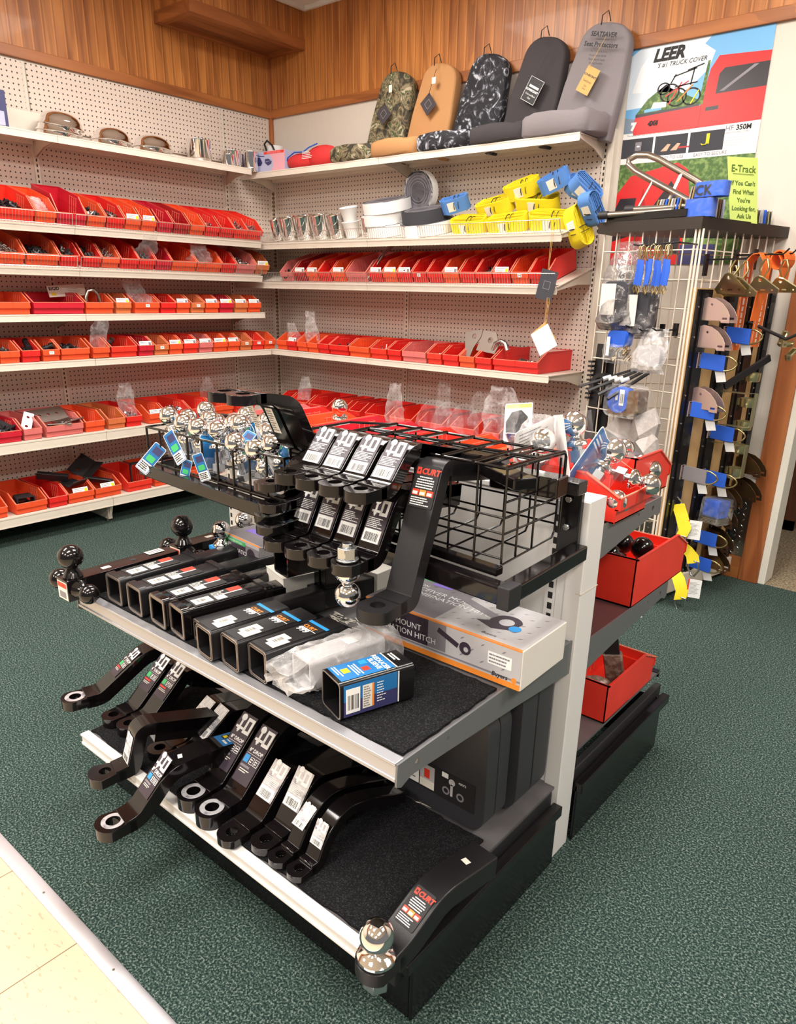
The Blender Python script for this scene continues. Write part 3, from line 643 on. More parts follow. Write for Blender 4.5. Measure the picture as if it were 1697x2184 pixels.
for r, i, kind, where in ((1, 3, 'mixed', 'in the orange-red bin beside the crimson bin'), (1, 4, 'mixed', 'in the red bin behind the upper left fence'), (1, 0, 'dark', 'in the wide bin at the left end behind the fence'), (1, 10, 'nut', 'in a bin on the upper left wall fence shelf'), (1, 12, 'bolt', 'in the last bins of the upper left shelf'), (1, 13, 'bolt', 'in the corner bin of the upper left shelf'),
                          (2, 0, 'clip', 'in the leftmost bin of the third left shelf'), (2, 1, 'dark', 'in the wide bin of the third left shelf'), (2, 3, 'mixed', 'in the red bin right of the fence joint'), (2, 4, 'bolt', 'in the orange-red bin under the hanging bag'), (2, 2, 'mixed', 'in the red bin left of the fence joint'), (2, 11, 'nut', 'in the pale bin near the corner'), (2, 6, 'mixed', 'in a red bin on the third left shelf'),
                          (4, 1, 'mixed', 'in the leftmost full bin of the fifth left shelf'), (4, 2, 'dark', 'in the red bin of the fifth left shelf'), (4, 4, 'dark', 'in the wide orange-red bin of the fifth left shelf'),
                          (5, 7, 'nut', 'in the wide red bin behind the chrome balls'), (5, 5, 'nut', 'spilling from the bag in the sixth left shelf bin'), (5, 0, 'dark', 'in the wide crimson bin of the sixth left shelf')):
    wide = ROWA[r][i][1]-ROWA[r][i][0]
    heap(kind, FA[r], mid(ROWA, r, i), where, w=wide*.78, n=60 if wide < .14 else 100, h=.055 if r != 5 else .075, d=.15, y0=.035+(.03 if r in (1, 2) else .012))
for r, i, kind, where in ((2, 0, 'dark', 'in the first bin of the fenced right wall shelf'), (2, 13, 'dark', 'in a red bin of the fenced right wall shelf'), (3, 7, 'bolt', 'in the bin beside the wide orange-red bin of the right wall'), (3, 10, 'clip', 'in the bright red bin of the right wall, dark rings'), (3, 14, 'mixed', 'in the widest red bin at the right wall end'), (3, 5, 'mixed', 'in the wide red bin of the right wall corner end'), (2, 8, 'dark', 'in the third fenced bin right of the joint')):
    heap(kind, FB[r], mid(ROWB, r, i), where, w=.07, n=28, h=.05, d=.10, y0=.05)
# ================================================================ hitch ball mounts
def fillet(pts, r, n=5):
    P_ = [Vector(p) for p in pts]; out = [P_[0]]
    for i in range(1, len(P_)-1):
        a, b, c = P_[i-1], P_[i], P_[i+1]; u = (a-b); v = (c-b); k = min(r, u.length*.45, v.length*.45)
        p0 = b+u.normalized()*k; p1 = b+v.normalized()*k
        for j in range(n+1):
            t = j/n; out.append((1-t)**2*p0+2*t*(1-t)*b+t*t*p1)
    out.append(P_[-1]); return out
def strip(b, path, th, w, m):       # path in (y,z), extruded along x; th may be a list
    P_ = [Vector(p) for p in path]; N = len(P_); A = []; B = []
    for i, p in enumerate(P_):
        t = (P_[min(i+1, N-1)]-P_[max(i-1, 0)]).normalized(); nn = Vector((-t.y, t.x)); h = (th[0]+(th[1]-th[0])*i/(N-1) if isinstance(th, (list, tuple)) else th)/2
        A.append(p+nn*h); B.append(p-nn*h)
    vs = []; fs = []
    for a, c in zip(A, B):
        vs += [(-w/2, a.x, a.y), (w/2, a.x, a.y), (w/2, c.x, c.y), (-w/2, c.x, c.y)]
    for i in range(N-1):
        for k in range(4): fs.append((4*i+k, 4*i+(k+1) % 4, 4*i+4+(k+1) % 4, 4*i+4+k))
    fs += [(0, 3, 2, 1), tuple(4*(N-1)+k for k in range(4))]
    return b.add(vs, fs, m)
def glyph(b, s, m='paper'):
    """ball-on-receiver pictogram, drawn in local xy"""
    b.push(S(s)); z0, z1 = .0, .004/s*.12
    b.prism(arc(-.27, .33, .17, 0, 360, 16)[:-1], 0, z1, m)
    b.box(-.33, -.21, -.12, .2, 0, z1, m); b.box(-.50, .06, -.24, -.12, 0, z1, m); b.box(-.36, -.18, -.34, -.24, 0, z1, m); b.box(-.31, -.23, -.42, -.34, 0, z1, m)
    b.prism([(.02, -.36), (.5, -.36), (.5, .42), (.02, .42)], 0, z1, m, holes=[[(.15, -.2), (.36, -.2), (.36, .27), (.15, .27)]])
    b.pop(); return b
def barcode(b, x0, x1, y0, y1, z, seed=1, bg='paper', vert=False):
    rnd = random.Random(seed); b.box(x0, x1, y0, y1, z, z+.0003, bg); x = x0+(x1-x0)*.12; hy = (y1-y0)
    while x < x1-(x1-x0)*.12:
        wd = rnd.choice((.0006, .001, .0015)); b.box(x, x+wd, y0+hy*.14, y1-hy*.26, z+.0003, z+.0005, 'ink'); x += wd+rnd.choice((.0008, .0012, .0018))
    return b
def lines(b, x0, x1, y0, y1, n, m, z=.0004, seed=1, h=.45, align='l'):
    rnd = random.Random(seed); dy = (y1-y0)/n
    for k in range(n):
        L = (x1-x0)*rnd.uniform(.6, 1); xa = x0 if align == 'l' else (x0+x1-L)/2; x = xa
        while x < xa+L-.001:
            wd = min(rnd.uniform(.0025, .007), xa+L-x); b.box(x, x+wd, y1-dy*(k+.5)-dy*h/2, y1-dy*(k+.5)+dy*h/2, z, z+.0002, m); x += wd+.0009
    return b
def label_T(w=.044, h=.095, seed=1, foil=False):
    b = MB(); b.box(-w/2, w/2, -h/2, h/2, 0, .0003, 'dkprint' if not foil else 'silverlabel')
    b.push(T(0, h*.30, .0003)); glyph(b, w*.80); b.pop()
    lines(b, -w*.44, w*.42, -h*.16, h*.08, 6, 'paper', seed=seed)
    barcode(b, -w*.46, w*.40, -h*.49, -h*.19, .0003, seed); return b
def label_D(w=.044, h=.13, seed=1, col='skyblue', word='8" DROP'):
    b = MB(); b.box(-w/2, w/2, -h/2, h/2, 0, .0003, 'dkprint')
    b.push(T(0, h*.30, .0003)); glyph(b, w*.92); b.pop()
    b.push(T(0, h*.02, .0004)); b.text(word, .0115, 'paper', 'c', bold=.0003); b.pop()
    b.box(-w*.46, w*.46, h*-.015, -h*.01, .0003, .0005, 'paper')
    b.box(-w*.46, -w*.18, -h*.17, -h*.04, .0003, .0006, col)
    for x in (-w*.10, w*.20):
        b.prism([(x, -h*.17), (x+w*.24, -h*.17), (x+w*.24, -h*.05), (x, -h*.05)], .0003, .0005, 'paper', holes=[[(x+.001, -h*.17+.001), (x+w*.24-.001, -h*.17+.001), (x+w*.24-.001, -h*.05-.001), (x+.001, -h*.05-.001)]])
        lines(b, x+.0015, x+w*.23, -h*.15, -h*.07, 2, 'paper', seed=seed+3)
    b.box(-w*.46, w*.1, -h*.25, -h*.21, .0003, .0005, 'redprint' if col == 'green' else 'greyprint'); lines(b, -w*.4, w*.3, -h*.34, -h*.27, 2, 'ivory', seed=seed)
    return b
def sticker(w=.012, h=.009): return MB().box(-w/2, w/2, -h/2, h/2, 0, .0004, 'ivory')
def curt_label(w=.05, h=.075):
    b = MB(); b.rbox(-w/2, w/2, -h/2, h/2, 0, .0003, .004, 'ink')
    b.box(-w*.44, -w*.26, h*.27, h*.43, .0003, .0005, 'redprint'); b.push(T(-w*.35, h*.35, .0005) @ RZ(45)); b.box(-.003, .003, -.0008, .0008, 0, .0002, 'ink'); b.box(-.0008, .0008, -.003, .003, 0, .0002, 'ink'); b.pop()
    b.push(T(-w*.24, h*.285, .0004)); b.text('CURT', .0145*w/.05, 'redprint', 'l', bold=.0006, shear=.15); b.pop()
    lines(b, -w*.38, w*.38, -h*.06, h*.24, 5, 'paper', seed=4, align='c')
    for k in range(3): b.box(-w*.44+w*.30*k, -w*.17+w*.30*k, -h*.22, -h*.08, .0003, .0005, 'orangeprint' if k % 2 else 'redprint'); b.box(-w*.42+w*.30*k, -w*.22+w*.30*k, -h*.20, -h*.13, .0005, .0006, 'ivory')
    lines(b, -w*.44, w*.44, -h*.46, -h*.25, 4, 'paper', seed=9); return b
def face_frame(path, s, off, x=0):
    """frame on the outer side of a (y,z) path at fraction s; x axis = world x, y axis = along the path"""
    P_ = [Vector(p) for p in path]; L = [0]
    for a, c in zip(P_[:-1], P_[1:]): L.append(L[-1]+(c-a).length)
    d = s*L[-1]; i = max(j for j in range(len(L)-1) if L[j] <= d+1e-9); t = (P_[i+1]-P_[i]).normalized(); p = P_[i]+t*(d-L[i]); nn = Vector((-t.y, t.x))
    o = p+nn*off
    return Matrix(((1, 0, 0, x), (0, t.x, nn.x, o.x), (0, t.y, nn.y, o.y), (0, 0, 0, 1)))
def ring_plate(c, r, hole, th, w, back, m, ring=None, taper=.62):
    """rounded tongue with hole; c=(y,z) centre, back = length to the plate, prism along z"""
    b = MB(); y, z = c
    out = arc(0, y, r, 180+25, 360-25, 14)+[(w/2, y+back*taper), (w/2, y+back), (-w/2, y+back), (-w/2, y+back*taper)]
    b.prism(out, z-th/2, z+th/2, m, holes=[arc(0, y, hole, 0, 360, 20)[:-1]])
    if ring: b.prism(arc(0, y, ring, 0, 360, 24)[:-1], z+th/2, z+th/2+.0004, 'silverlabel' if ring > .02 else 'rust', holes=[arc(0, y, hole+.001, 0, 360, 24)[:-1]])
    return b
def ball_mount(name, label, group, x, path, r=.030, hole=.0135, th=.028, w=.050, pth=.030, shank=.048, yaw=0, lab=None, labs=.5, ring=None, m='gloss', fr=.03, stick=None, cut=True, rot=None):
    """path: (y,z) points [hole centre, foot of plate, top of plate, shank end] relative to the world; the root sits at the hole"""
    y0, z0 = path[0]; P_ = [(p[0]-y0, p[1]-z0) for p in path]
    e = empty(name, (x, y0, z0), label=label, cat='ball mount', group=group)
    e.rotation_euler = rot or (0, 0, R_(yaw))
    full = fillet([P_[0]]+P_[1:], fr, 6)
    back = abs(P_[1][0])
    b = ring_plate((0, 0), r, hole, th, w, back*.7, m, ring); b.build('ball_plate', e, smooth=50, bevel=.003)
    # drop plate from foot to top, thickness pth; then the square shank
    q = fillet([(P_[0][0]+back*.35, P_[0][1])]+P_[1:], fr, 7)
    n = len(q); vs = MB(); strip(vs, q, [th, shank] if pth is None else pth, w, m)
    if len(P_) > 3 and pth and shank > pth:
        a, c = Vector(P_[-2]), Vector(P_[-1]); t = (c-a).normalized(); nn = Vector((-t.y, t.x))
        s0 = a+t*.02-nn*(shank-pth)/2*1; s1 = c-nn*(shank-pth)/2
        vs.bar((0, s0.x, s0.y), (0, s1.x, s1.y), w, shank, m, up_=(1, 0, 0)) if False else strip(vs, [s0, s1], shank, w, m)
        # hollow end and pin hole
        for sx in (-1, 1):
            p = s1-t*.06; vs.cyl((sx*w*.48, p.x, p.y), (sx*(w/2+.0006), p.x, p.y), .0085, 'slot', n=14)
        strip(vs, [s1-t*.002, s1+t*.0006], shank*.72, w*.74, 'slot')
    vs.build('shank', e, smooth=50, bevel=.003)
    if lab:
        L_ = lab.build('label', e, smooth=0); L_.matrix_basis = face_frame(P_, labs, pth/2+.0012 if pth else shank/2+.0012) @ T(0, 0, 0)
    if stick is not None:
        st = sticker().build('price_sticker', e, smooth=0); st.matrix_basis = T(stick[0], stick[1], th/2+.0004) @ RZ(stick[2] if len(stick) > 2 else 15)
    return e
GH = 'hitch ball mounts on the base deck'
# face_frame normal: for a path going back (+y) the left normal points up
ball_mount('ball_mount', 'curved black ball mount with foil label, first from the right of the deck row', GH, 3.36, [(-2.888, .224), (-2.850, .222), (-2.822, .275), (-2.775, .310), (-2.715, .295), (-2.60, .245)], pth=.026, w=.040, shank=.026, fr=.03, r=.026, hole=.011, th=.014, lab=label_T(.034, .05, 1, True), labs=.28, yaw=-3)
ball_mount('ball_mount', 'curved black ball mount with foil label, second from the right of the deck row', GH, 3.305, [(-2.888, .224), (-2.850, .222), (-2.818, .275), (-2.77, .312), (-2.705, .297), (-2.58, .245)], pth=.026, w=.040, shank=.026, fr=.03, r=.026, hole=.011, th=.014, lab=label_T(.034, .05, 2, True), labs=.28, yaw=-3)
ball_mount('ball_mount', 'black ball mount with upright barcode label, left of the two curved mounts', GH, 3.25, [(-2.880, .224), (-2.828, .224), (-2.762, .318), (-2.56, .262)], pth=.03, w=.056, fr=.018, lab=label_T(.050, .085, 3, True), labs=.37, th=.018, r=.032, stick=(.006, .028, -20), yaw=-2)
ball_mount('ball_mount', 'black ball mount with barcode label directly right of the two long drop mounts', GH, 3.18, [(-2.912, .222), (-2.850, .222), (-2.770, .305), (-2.56, .258)], pth=.03, w=.056, fr=.018, lab=label_T(.050, .085, 4, True), labs=.38, th=.018, r=.032, stick=(.006, .034, -20), yaw=-2)
for x, y, nm, sd in ((3.095, -2.900, 'right one of the two tall 8 inch drop mounts with blue squares', 5), (3.020, -2.895, 'left one of the two tall 8 inch drop mounts with blue squares', 6)):
    ball_mount('ball_mount', nm, GH, x, [(y, .224), (y+.062, .224), (y+.182, .345), (y+.25, .350), (y+.40, .250)], pth=.036, w=.062, shank=.05, fr=.035, lab=label_D(.053, .135, sd), labs=.34, ring=.0265, r=.037, hole=.0145, th=.032, yaw=-1)
    st = sticker(.013, .011).build('price_sticker', [o for o in COL.objects if o.name.startswith('ball_mount')][-1], smooth=0); st.matrix_basis = face_frame([(0, 0), (.062, 0), (.182, .121), (.25, .126)], .88, .0185)
# long angled mount reaching over the deck edge
ball_mount('ball_mount', 'long angled black mount with blue shank label, ring hanging over the deck edge', GH, 2.952, [(-3.052, .206), (-2.995, .215), (-2.925, .292), (-2.85, .298), (-2.60, .268)], pth=.032, w=.058, shank=.048, fr=.03, lab=label_D(.046, .098, 7), labs=.29, ring=.025, r=.038, hole=.0145, th=.026, yaw=-9)
g_ = [o for o in COL.objects if o.name.startswith('ball_mount') and o.parent is None][-1]
b = MB(); b.box(-.0245, .0245, -.055, .055, 0, .0004, 'blueprint'); b.box(-.0245, .0245, -.065, -.055, 0, .0004, 'ink')
for k in range(3): b.box(-.018, -.004, -.04+.03*k, -.022+.03*k, .0004, .0006, 'ink'); b.box(-.016, -.006, -.036+.03*k, -.026+.03*k, .0006, .0007, 'yellow')
lines(b, 0, .02, -.05, .05, 8, 'ivory', seed=3)
l_ = b.build('label', g_, smooth=0); l_.matrix_basis = face_frame([(0, 0), (.057, .009), (.127, .086), (.202, .092), (.452, .062)], .70, .0160)
st = sticker(.014, .010).build('price_sticker', g_, smooth=0); st.matrix_basis = face_frame([(0, 0), (.057, .009), (.127, .086), (.202, .092), (.452, .062)], .40, .0160) @ RZ(-20)
# brown-black rise mount turned sideways
ball_mount('ball_mount', 'mount with small vertical barcode label and plain ring over the deck edge', GH, 2.80, [(-2.985, .222), (-2.925, .228), (-2.900, .315), (-2.885, .322), (-2.62, .262)], pth=.030, w=.050, shank=.05, fr=.012, lab=label_T(.040, .07, 8, True), labs=.24, r=.038, hole=.0135, th=.024, yaw=-14, m='gloss')
for x, dx in ((2.812, 0), (2.868, .0)):
    ball_mount('ball_mount', 'one of two touching mounts with silver foil labels, %s' % ('left' if x < 2.83 else 'right'), GH, x, [(-2.848, .224), (-2.790, .224), (-2.700, .295), (-2.50, .255)], pth=.03, w=.052, fr=.016, lab=label_T(.046, .092, int(x*100), True), labs=.36, th=.02, r=.030, stick=(.004, .032, -25), yaw=-8)
for x, y, nm, sd in ((2.60, -2.850, 'middle one of three green-labelled mounts at the far end', 11), (2.665, -2.845, 'right one of three green-labelled mounts at the far end', 12)):
    ball_mount('ball_mount', nm, GH, x, [(y, .226), (y+.058, .226), (y+.162, .325), (y+.30, .262)], pth=.032, w=.058, fr=.02, lab=label_D(.050, .105, sd, 'green', '6" DROP'), labs=.47, th=.024, r=.030, hole=.013, yaw=-4)
ball_mount('ball_mount', 'left one of three green-labelled mounts, silver ring over the deck corner', GH, 2.475, [(-2.888, .245), (-2.825, .243), (-2.700, .330), (-2.650, .338), (-2.52, .285)], pth=.036, w=.060, fr=.035, lab=label_D(.040, .095, 13, 'green', '6" DROP'), labs=.42, th=.026, r=.036, hole=.0145, ring=.026, yaw=-14)
# CURT adjustable mount with chrome ball at the near corner
def hitch_ball(r=.0254, m='chrome', big=False):
    """ball with neck and collar; origin at the underside of the collar; z up"""
    b = MB(); zc = .040+r*.85-.012
    a = math.asin(.011/r) if r > .011 else 1
    prof = [(.019, 0), (.0235, .002), (.0235, .009), (.0195, .014), (.0135, .018), (.0115, .024)]
    if big: prof = [(.030, 0), (.034, .002), (.034, .008), (.027, .013), (.0165, .017), (.0145, .021)]; a = math.asin(.0145/r)
    zc = (.021 if big else .024)+r*cos(a)
    prof += [(.0145 if big else .0135, .018)][:0]
    prof += [(r*sin(t), zc-r*cos(t)) for t in [a+(pi-.42-a)*k/10 for k in range(11)]]
    prof += [(r*sin(.42)*.9, zc+r*cos(.42)+.0006), (1e-5, zc+r*cos(.42)+.0006)]
    b.lathe(prof, m, 28)
    return b
def nut_mb(z0, rr=.0185, h=.022, m='zinc'):
    b = MB(); b.cyl((0, 0, z0), (0, 0, z0-.004), rr*1.12, m, n=24); b.cyl((0, 0, z0-.004), (0, 0, z0-.004-h), rr, m, n=6); b.cyl((0, 0, z0-.004-h), (0, 0, z0-.012-h), .0105, m, n=14); return b
ball_mount('ball_mount', 'matt black mount with red CURT label and chrome ball at the near deck corner', GH, 3.612, [(-2.942, .222), (-2.880, .232), (-2.800, .276), (-2.655, .262)], pth=.046, w=.062, shank=.046, fr=.03, lab=curt_label(.046, .072), labs=.37, th=.026, r=.037, hole=.0125, m='blacksatin', yaw=-5)
g_ = [o for o in COL.objects if o.name.startswith('ball_mount') and o.parent is None][-1]
st = sticker(.016, .012).build('price_sticker', g_, smooth=0); st.matrix_basis = face_frame([(0, 0), (.062, .01), (.142, .054), (.287, .040)], .80, .0244) @ RZ(-10)
e = empty('hitch_ball', (3.612, -2.942, .2355), label='chrome hitch ball bolted to the matt black CURT mount at the near corner', cat='hitch ball')
hitch_ball(.0298, big=True).build('ball', e, smooth=50); n_ = nut_mb(-.028, .024, .030).build('hex_nut', e, smooth=30, bevel=.001)
n_['label'] = 'greenish zinc hex nut below the plate'
# charcoal tool cases standing behind
def case(x1, y0, z, w, h, d, label, lab=False, rz=0):
    e = empty('carrying_case', (x1, y0, z), label=label, cat='case'); e.rotation_euler = (0, 0, R_(rz))
    for s_, (a, c) in enumerate(((0, d*.48), (d*.52, d))):
        b = MB(); b.push(Matrix(((1, 0, 0, -w), (0, 0, 1, 0), (0, 1, 0, 0), (0, 0, 0, 1)))); 
        pts = arc(w-.045, .045, .045, -90, 0, 6)+arc(w-.045, h-.045, .045, 0, 90, 6)+arc(.045, h-.045, .045, 90, 180, 6)+arc(.045, .045, .045, 180, 270, 6)
        b.prism(pts, a, c, 'darkgrey'); b.pop(); k_ = b.build('shell_half', e, smooth=40, bevel=.018); k_.modifiers[0].segments = 4; k_.modifiers[0].use_clamp_overlap = True
    b = MB(); b.box(-w*.62, -w*.30, d*.3, d*.7, h-.002, h+.014, 'dull'); b.build('handle', e, smooth=0, bevel=.004)
    if lab:
        b = MB(); b.push(Matrix(((1, 0, 0, -w), (0, 0, -1, -.0008), (0, 1, 0, 0), (0, 0, 0, 1))))
        b.box(.03, w-.025, .045, .115, -.0004, .0008, 'ink')
        b.box(w-.235, w-.175, .05, .112, .0008, .0012, 'paper'); b.box(w-.235, w-.175, .102, .112, .0012, .0014, 'ivory'); lines(b, w-.232, w-.18, .058, .10, 5, 'greyprint', z=.0013, seed=2)
        b.box(w-.172, w-.132, .05, .108, .0008, .0012, 'palecarton'); b.box(w-.172, w-.132, .05, .07, .0012, .0014, 'ivory'); b.box(w-.16, w-.145, .075, .098, .0012, .0015, 'redprint')
        b.prism(arc(w-.085, .095, .0085, 0, 360, 12)[:-1], .0008, .0012, 'palecarton'); b.box(w-.088, w-.082, .06, .09, .0008, .0012, 'palecarton')
        for q in (-.10, -.062): b.prism(arc(w+q, .068, .010, 0, 360, 12)[:-1], .0008, .0012, 'greyprint', holes=[arc(w+q, .068, .006, 0, 360, 12)[:-1]])
        b.box(w-.112, w-.095, .10, .112, .0008, .0012, 'paper'); b.push(T(w-.068, .1, .0009)); b.text('40072', .008, 'paper'); b.pop()
        b.pop(); b.build('label', e, smooth=0)
        b = MB(); b.push(Matrix(((1, 0, 0, -w), (0, 0, -1, -.0006), (0, 1, 0, 0), (0, 0, 0, 1)))); b.push(T(w-.26, .15, 0)); b.text('CURT', .055, 'dull', th=.001, bold=.001); b.pop(); b.build('embossed_lettering', e, smooth=0)
    return e
case(3.572, -2.560, .213, .36, .290, .085, 'charcoal plastic case with dark printed label standing on the base deck', True)
case(3.585, -2.455, .213, .36, .325, .13, 'larger charcoal plastic case behind the labelled one, against the white panel')
# strips of peeled tape residue on the steel of both decks
def residue(cx, cy, z, n, s, where, seed):
    rnd = random.Random(seed); b = MB()
    for k in range(n):
        a = rnd.uniform(-.6, .6)+(pi if rnd.random() < .5 else 0); L = rnd.uniform(.2, 1)*s; x = cx+rnd.gauss(0, s*.5); y = cy+rnd.gauss(0, s*.35)
        b.bar((x, y, z+.0006), (x+L*cos(a), y+L*sin(a), z+.0006), .003, .0007, 'ivory')
    o = b.build('tape_residue', smooth=0); tag(o, where, 'residue', kind='stuff')
residue(3.56, -2.60, .206, 16, .035, 'white tape scraps stuck to the steel in front of the charcoal case', 4)
residue(3.38, -2.55, .206, 9, .03, 'white tape scraps at the carpet edge left of the case', 5)
residue(3.16, -2.56, .589, 34, .035, 'white tape scraps on the middle shelf beneath the hanging mounts', 8)
# ================================================================ black wire display rack on the island
e = rk = empty('wire_display_rack', (0, 0, 0), label='black tube and wire display rack hooked on the island, holding ball mounts', cat='rack')
rk.matrix_basis = Matrix.Identity(4); W0 = (0, 0, 0)
FL, FR = (2.400, -2.575, .822), (3.618, -2.592, .790)
b = MB(); b.bar(FL, FR, .036, .034, 'gloss'); b.build('front_bar', e, smooth=0, bevel=.003)
MB().bar((3.602, -2.588, .791), (3.602, -2.306, .800), .036, .032, 'gloss').build('side_arm', e, smooth=0, bevel=.003)
MB().bar((2.415, -2.572, .822), (2.415, -2.306, .825), .036, .032, 'gloss').build('side_arm', e, smooth=0, bevel=.003)
MB().bar((2.66, -2.545, .838), (3.565, -2.555, .815), .022, .016, 'gloss').build('basket_rail', e, smooth=0, bevel=.002)
MB().box(3.596, 3.622, -2.612, -2.570, .768, .812, 'dull').build('end_cap', e, smooth=0, bevel=.002)
b = MB(); b.box(3.553, 3.600, -2.318, -2.303, .78, .945, 'black'); b.box(3.530, 3.604, -2.345, -2.305, .925, .952, 'black'); b.cyl((3.575, -2.319, .91), (3.575, -2.326, .91), .008, 'zinc', n=6); b.cyl((3.575, -2.319, .85), (3.575, -2.326, .85), .008, 'zinc', n=6)
b.build('mounting_plate', e, smooth=30, bevel=.002)
MB().box(2.404, 2.45, -2.318, -2.303, .81, .945, 'black').build('mounting_plate', e, smooth=0)
wr = .0024
def wires(segs, name, r=wr):
    b = MB()
    for s_ in segs: b.tube(s_, r, 'gloss', n=6)
    return b.build(name, e, smooth=60)
# left basket: low fence of flat verticals holding packed balls
def zb(x): return .838+(x-2.4)*(-.020)
def xr(a, c, n): return [a+(c-a)*k/n for k in range(n+1)]
L0, L1, RT = 2.405, 2.975, .935
wires([[(L0, -2.32, RT), (L0, -2.56, RT), (L1, -2.56, RT), (L1, -2.32, RT)], [(L0, -2.56, .84), (L1, -2.56, .83)], [(L0, -2.56, .885), (L1, -2.56, .885)][:0] or [(L0, -2.34, .85), (L1, -2.34, .85)], [(L0, -2.45, .842), (L1, -2.45, .836)]], 'left_basket_rim', .0032)
for x in xr(L0, L1, 9): wires([[(x, -2.56, zb(x)-.005), (x, -2.56, RT)]], 'basket_bar', .0032)
wires([[(x, -2.56, .84), (x, -2.33, .845), (x, -2.33, RT)] for x in xr(L0, L1, 5)], 'left_basket_floor')
# right basket: stacked compartments
R0, R1, TZ = 3.125, 3.560, 1.008
fy, by = -2.545, -2.345
seg = []
for x in xr(R0, R1, 7): seg += [[(x, fy, .835-(x-R0)*.02), (x, fy, TZ)], [(x, fy, .832-(x-R0)*.02), (x, by-.01, .832), (x, by, .845), (x, by, TZ-.01)]]
wires(seg, 'compartment_wires')
wires([[(R0, fy, z), (R1, fy, z)] for z in (.836, .885, .915, TZ)]+[[(R0, by, z), (R1, by, z)] for z in (.86, .90, .945, TZ)]+[[(R1, fy, z), (R1, by, z)] for z in (.884, .915, .945)]+[[(R0, (fy+by)/2, z), (R1, (fy+by)/2, z)] for z in (.83, TZ)]+[[(R1, fy+.05, .828), (R1, fy+.05, TZ)], [(R1, fy+.11, .828), (R1, fy+.11, TZ)]], 'basket_grid')
wires([[(R1, fy, TZ), (R1+.004, by+.006, TZ-.001), (R1+.004, by+.012, TZ-.01), (R1+.004, by+.012, .84)], [(R1-.05, fy, TZ), (R1-.05, by, TZ)], [(R0, fy, TZ), (R0, by, TZ)], [(2.98, fy, .995), (R0, fy, TZ), (R1, fy, TZ)], [(2.98, by, .995), (R0, by, TZ), (R1, by, TZ)], [(2.98, fy, .995), (2.98, by, .995)], [(2.98, fy, .84), (2.98, fy, .995)]], 'basket_rim', .0034)
wires([[(x, fy-.004, TZ+.002), (x+.006, fy+.10, TZ+.004), (x+.006, by, TZ+.002)] for x in xr(R0, R1, 6)]+[[(x+.012, fy+.10, TZ+.003), (x+.07, fy+.11, TZ+.003)] for x in xr(R0, R1-.07, 5)], 'top_dividers', .0038)
# mounts hung in the rack
def hung(label, x, path, lab=True, seed=1, **k):
    a = dict(pth=.028, w=.056, shank=.048, fr=.045, r=.032, hole=.0135, th=.022, labs=.58, yaw=0); a.update(k)
    return ball_mount('ball_mount', label, 'ball mounts hanging in the wire rack', x, path, lab=label_T(.050, .088 if seed >= 30 else .080, seed) if lab else None, **a)
nm4 = ['leftmost', 'second from left', 'third from left', 'rightmost']
UX = [3.168, 3.228, 3.292, 3.358]
for i, x in enumerate(UX):
    o = hung('black ball mount with barcode card, %s in the upper tier of four' % nm4[i], x, [(-2.712, .955), (-2.655, .955), (-2.596, 1.024), (-2.40, .978)], seed=20+i, labs=.315, fr=.03)
LX = [3.138, 3.203, 3.268, 3.333]
for i, x in enumerate(LX):
    o = hung('black ball mount with barcode card, %s in the lower tier of four' % nm4[i], x, [(-2.722, .812), (-2.660, .812), (-2.600, .925), (-2.40, .905)], seed=30+i, labs=.34, fr=.03)
# bolt, nut and ball hanging under the rightmost lower mount
e2 = empty('hitch_ball', (3.333, -2.722, .8), label='chrome hitch ball hanging upside down with large hex nut, under the lower tier', cat='hitch ball')
b = MB(); b.push(T(0, 0, 0) @ Matrix.Rotation(pi, 4, 'X')); b.T = b.T; 
o = hitch_ball(.0254).build('ball', e2, smooth=50); o.rotation_euler = (pi, 0, 0)
o = nut_mb(0, .0195, .022).build('hex_nut', e2, smooth=30, bevel=.001); o.rotation_euler = (pi, 0, 0); o.location = (0, 0, .0245)
# long CURT mount at the right of the tiers
cm = ball_mount('ball_mount', 'long flat black mount with red CURT label hanging steeply beside the lower tier', None, 3.420, [(-2.733, .750), (-2.660, .750), (-2.566, .992), (-2.36, .958)], pth=.030, w=.060, shank=.040, fr=.012, r=.039, hole=.0145, th=.024, lab=curt_label(.054, .082), labs=.535, m='blacksatin', yaw=3, stick=(.014, .046, 80))
# mounts stacked flat at the left of the tiers
for i, (x, z, y) in enumerate(((3.085, .918, -2.690), (3.050, .908, -2.672), (3.098, .878, -2.70), (3.070, .845, -2.69), (3.105, .835, -2.715))):
    hung('glossy unlabelled black ball mount, %s of the stack left of the two tiers' % ['topmost', 'second', 'third', 'fourth', 'lowest'][i], x, [(y, z), (y+.060, z), (y+.115, z+.045), (y+.30, z+.03)], lab=False, w=.052, r=.030, th=.018, pth=.022, fr=.03, shank=.036)
# two rises standing up with their tongues at the top
for i, x in enumerate((2.985, 3.045)):
    P_ = [(-2.722, 1.094), (-2.665, 1.090), (-2.605, 1.078), (-2.598, 1.035), (-2.545, .962), (-2.36, .955)]
    o = ball_mount('ball_mount', 'curved black rise mount standing with its tongue on top, %s one of the pair' % ('left', 'right')[i], 'ball mounts hanging in the wire rack', x, [P_[0], P_[1], P_[2], P_[4], P_[5]], pth=.024, w=.050, shank=.040, fr=.03, r=.034, hole=.0145, th=.020, labs=.42)
    l_ = MB().box(-.011, .011, -.030, .030, 0, .0004, 'paper'); lines(l_, -.009, .009, -.026, .026, 9, 'greyprint', seed=4+i)
    l_ = l_.build('label', o, smooth=0); l_.matrix_basis = T(0, .075, -.052) @ RX(115)
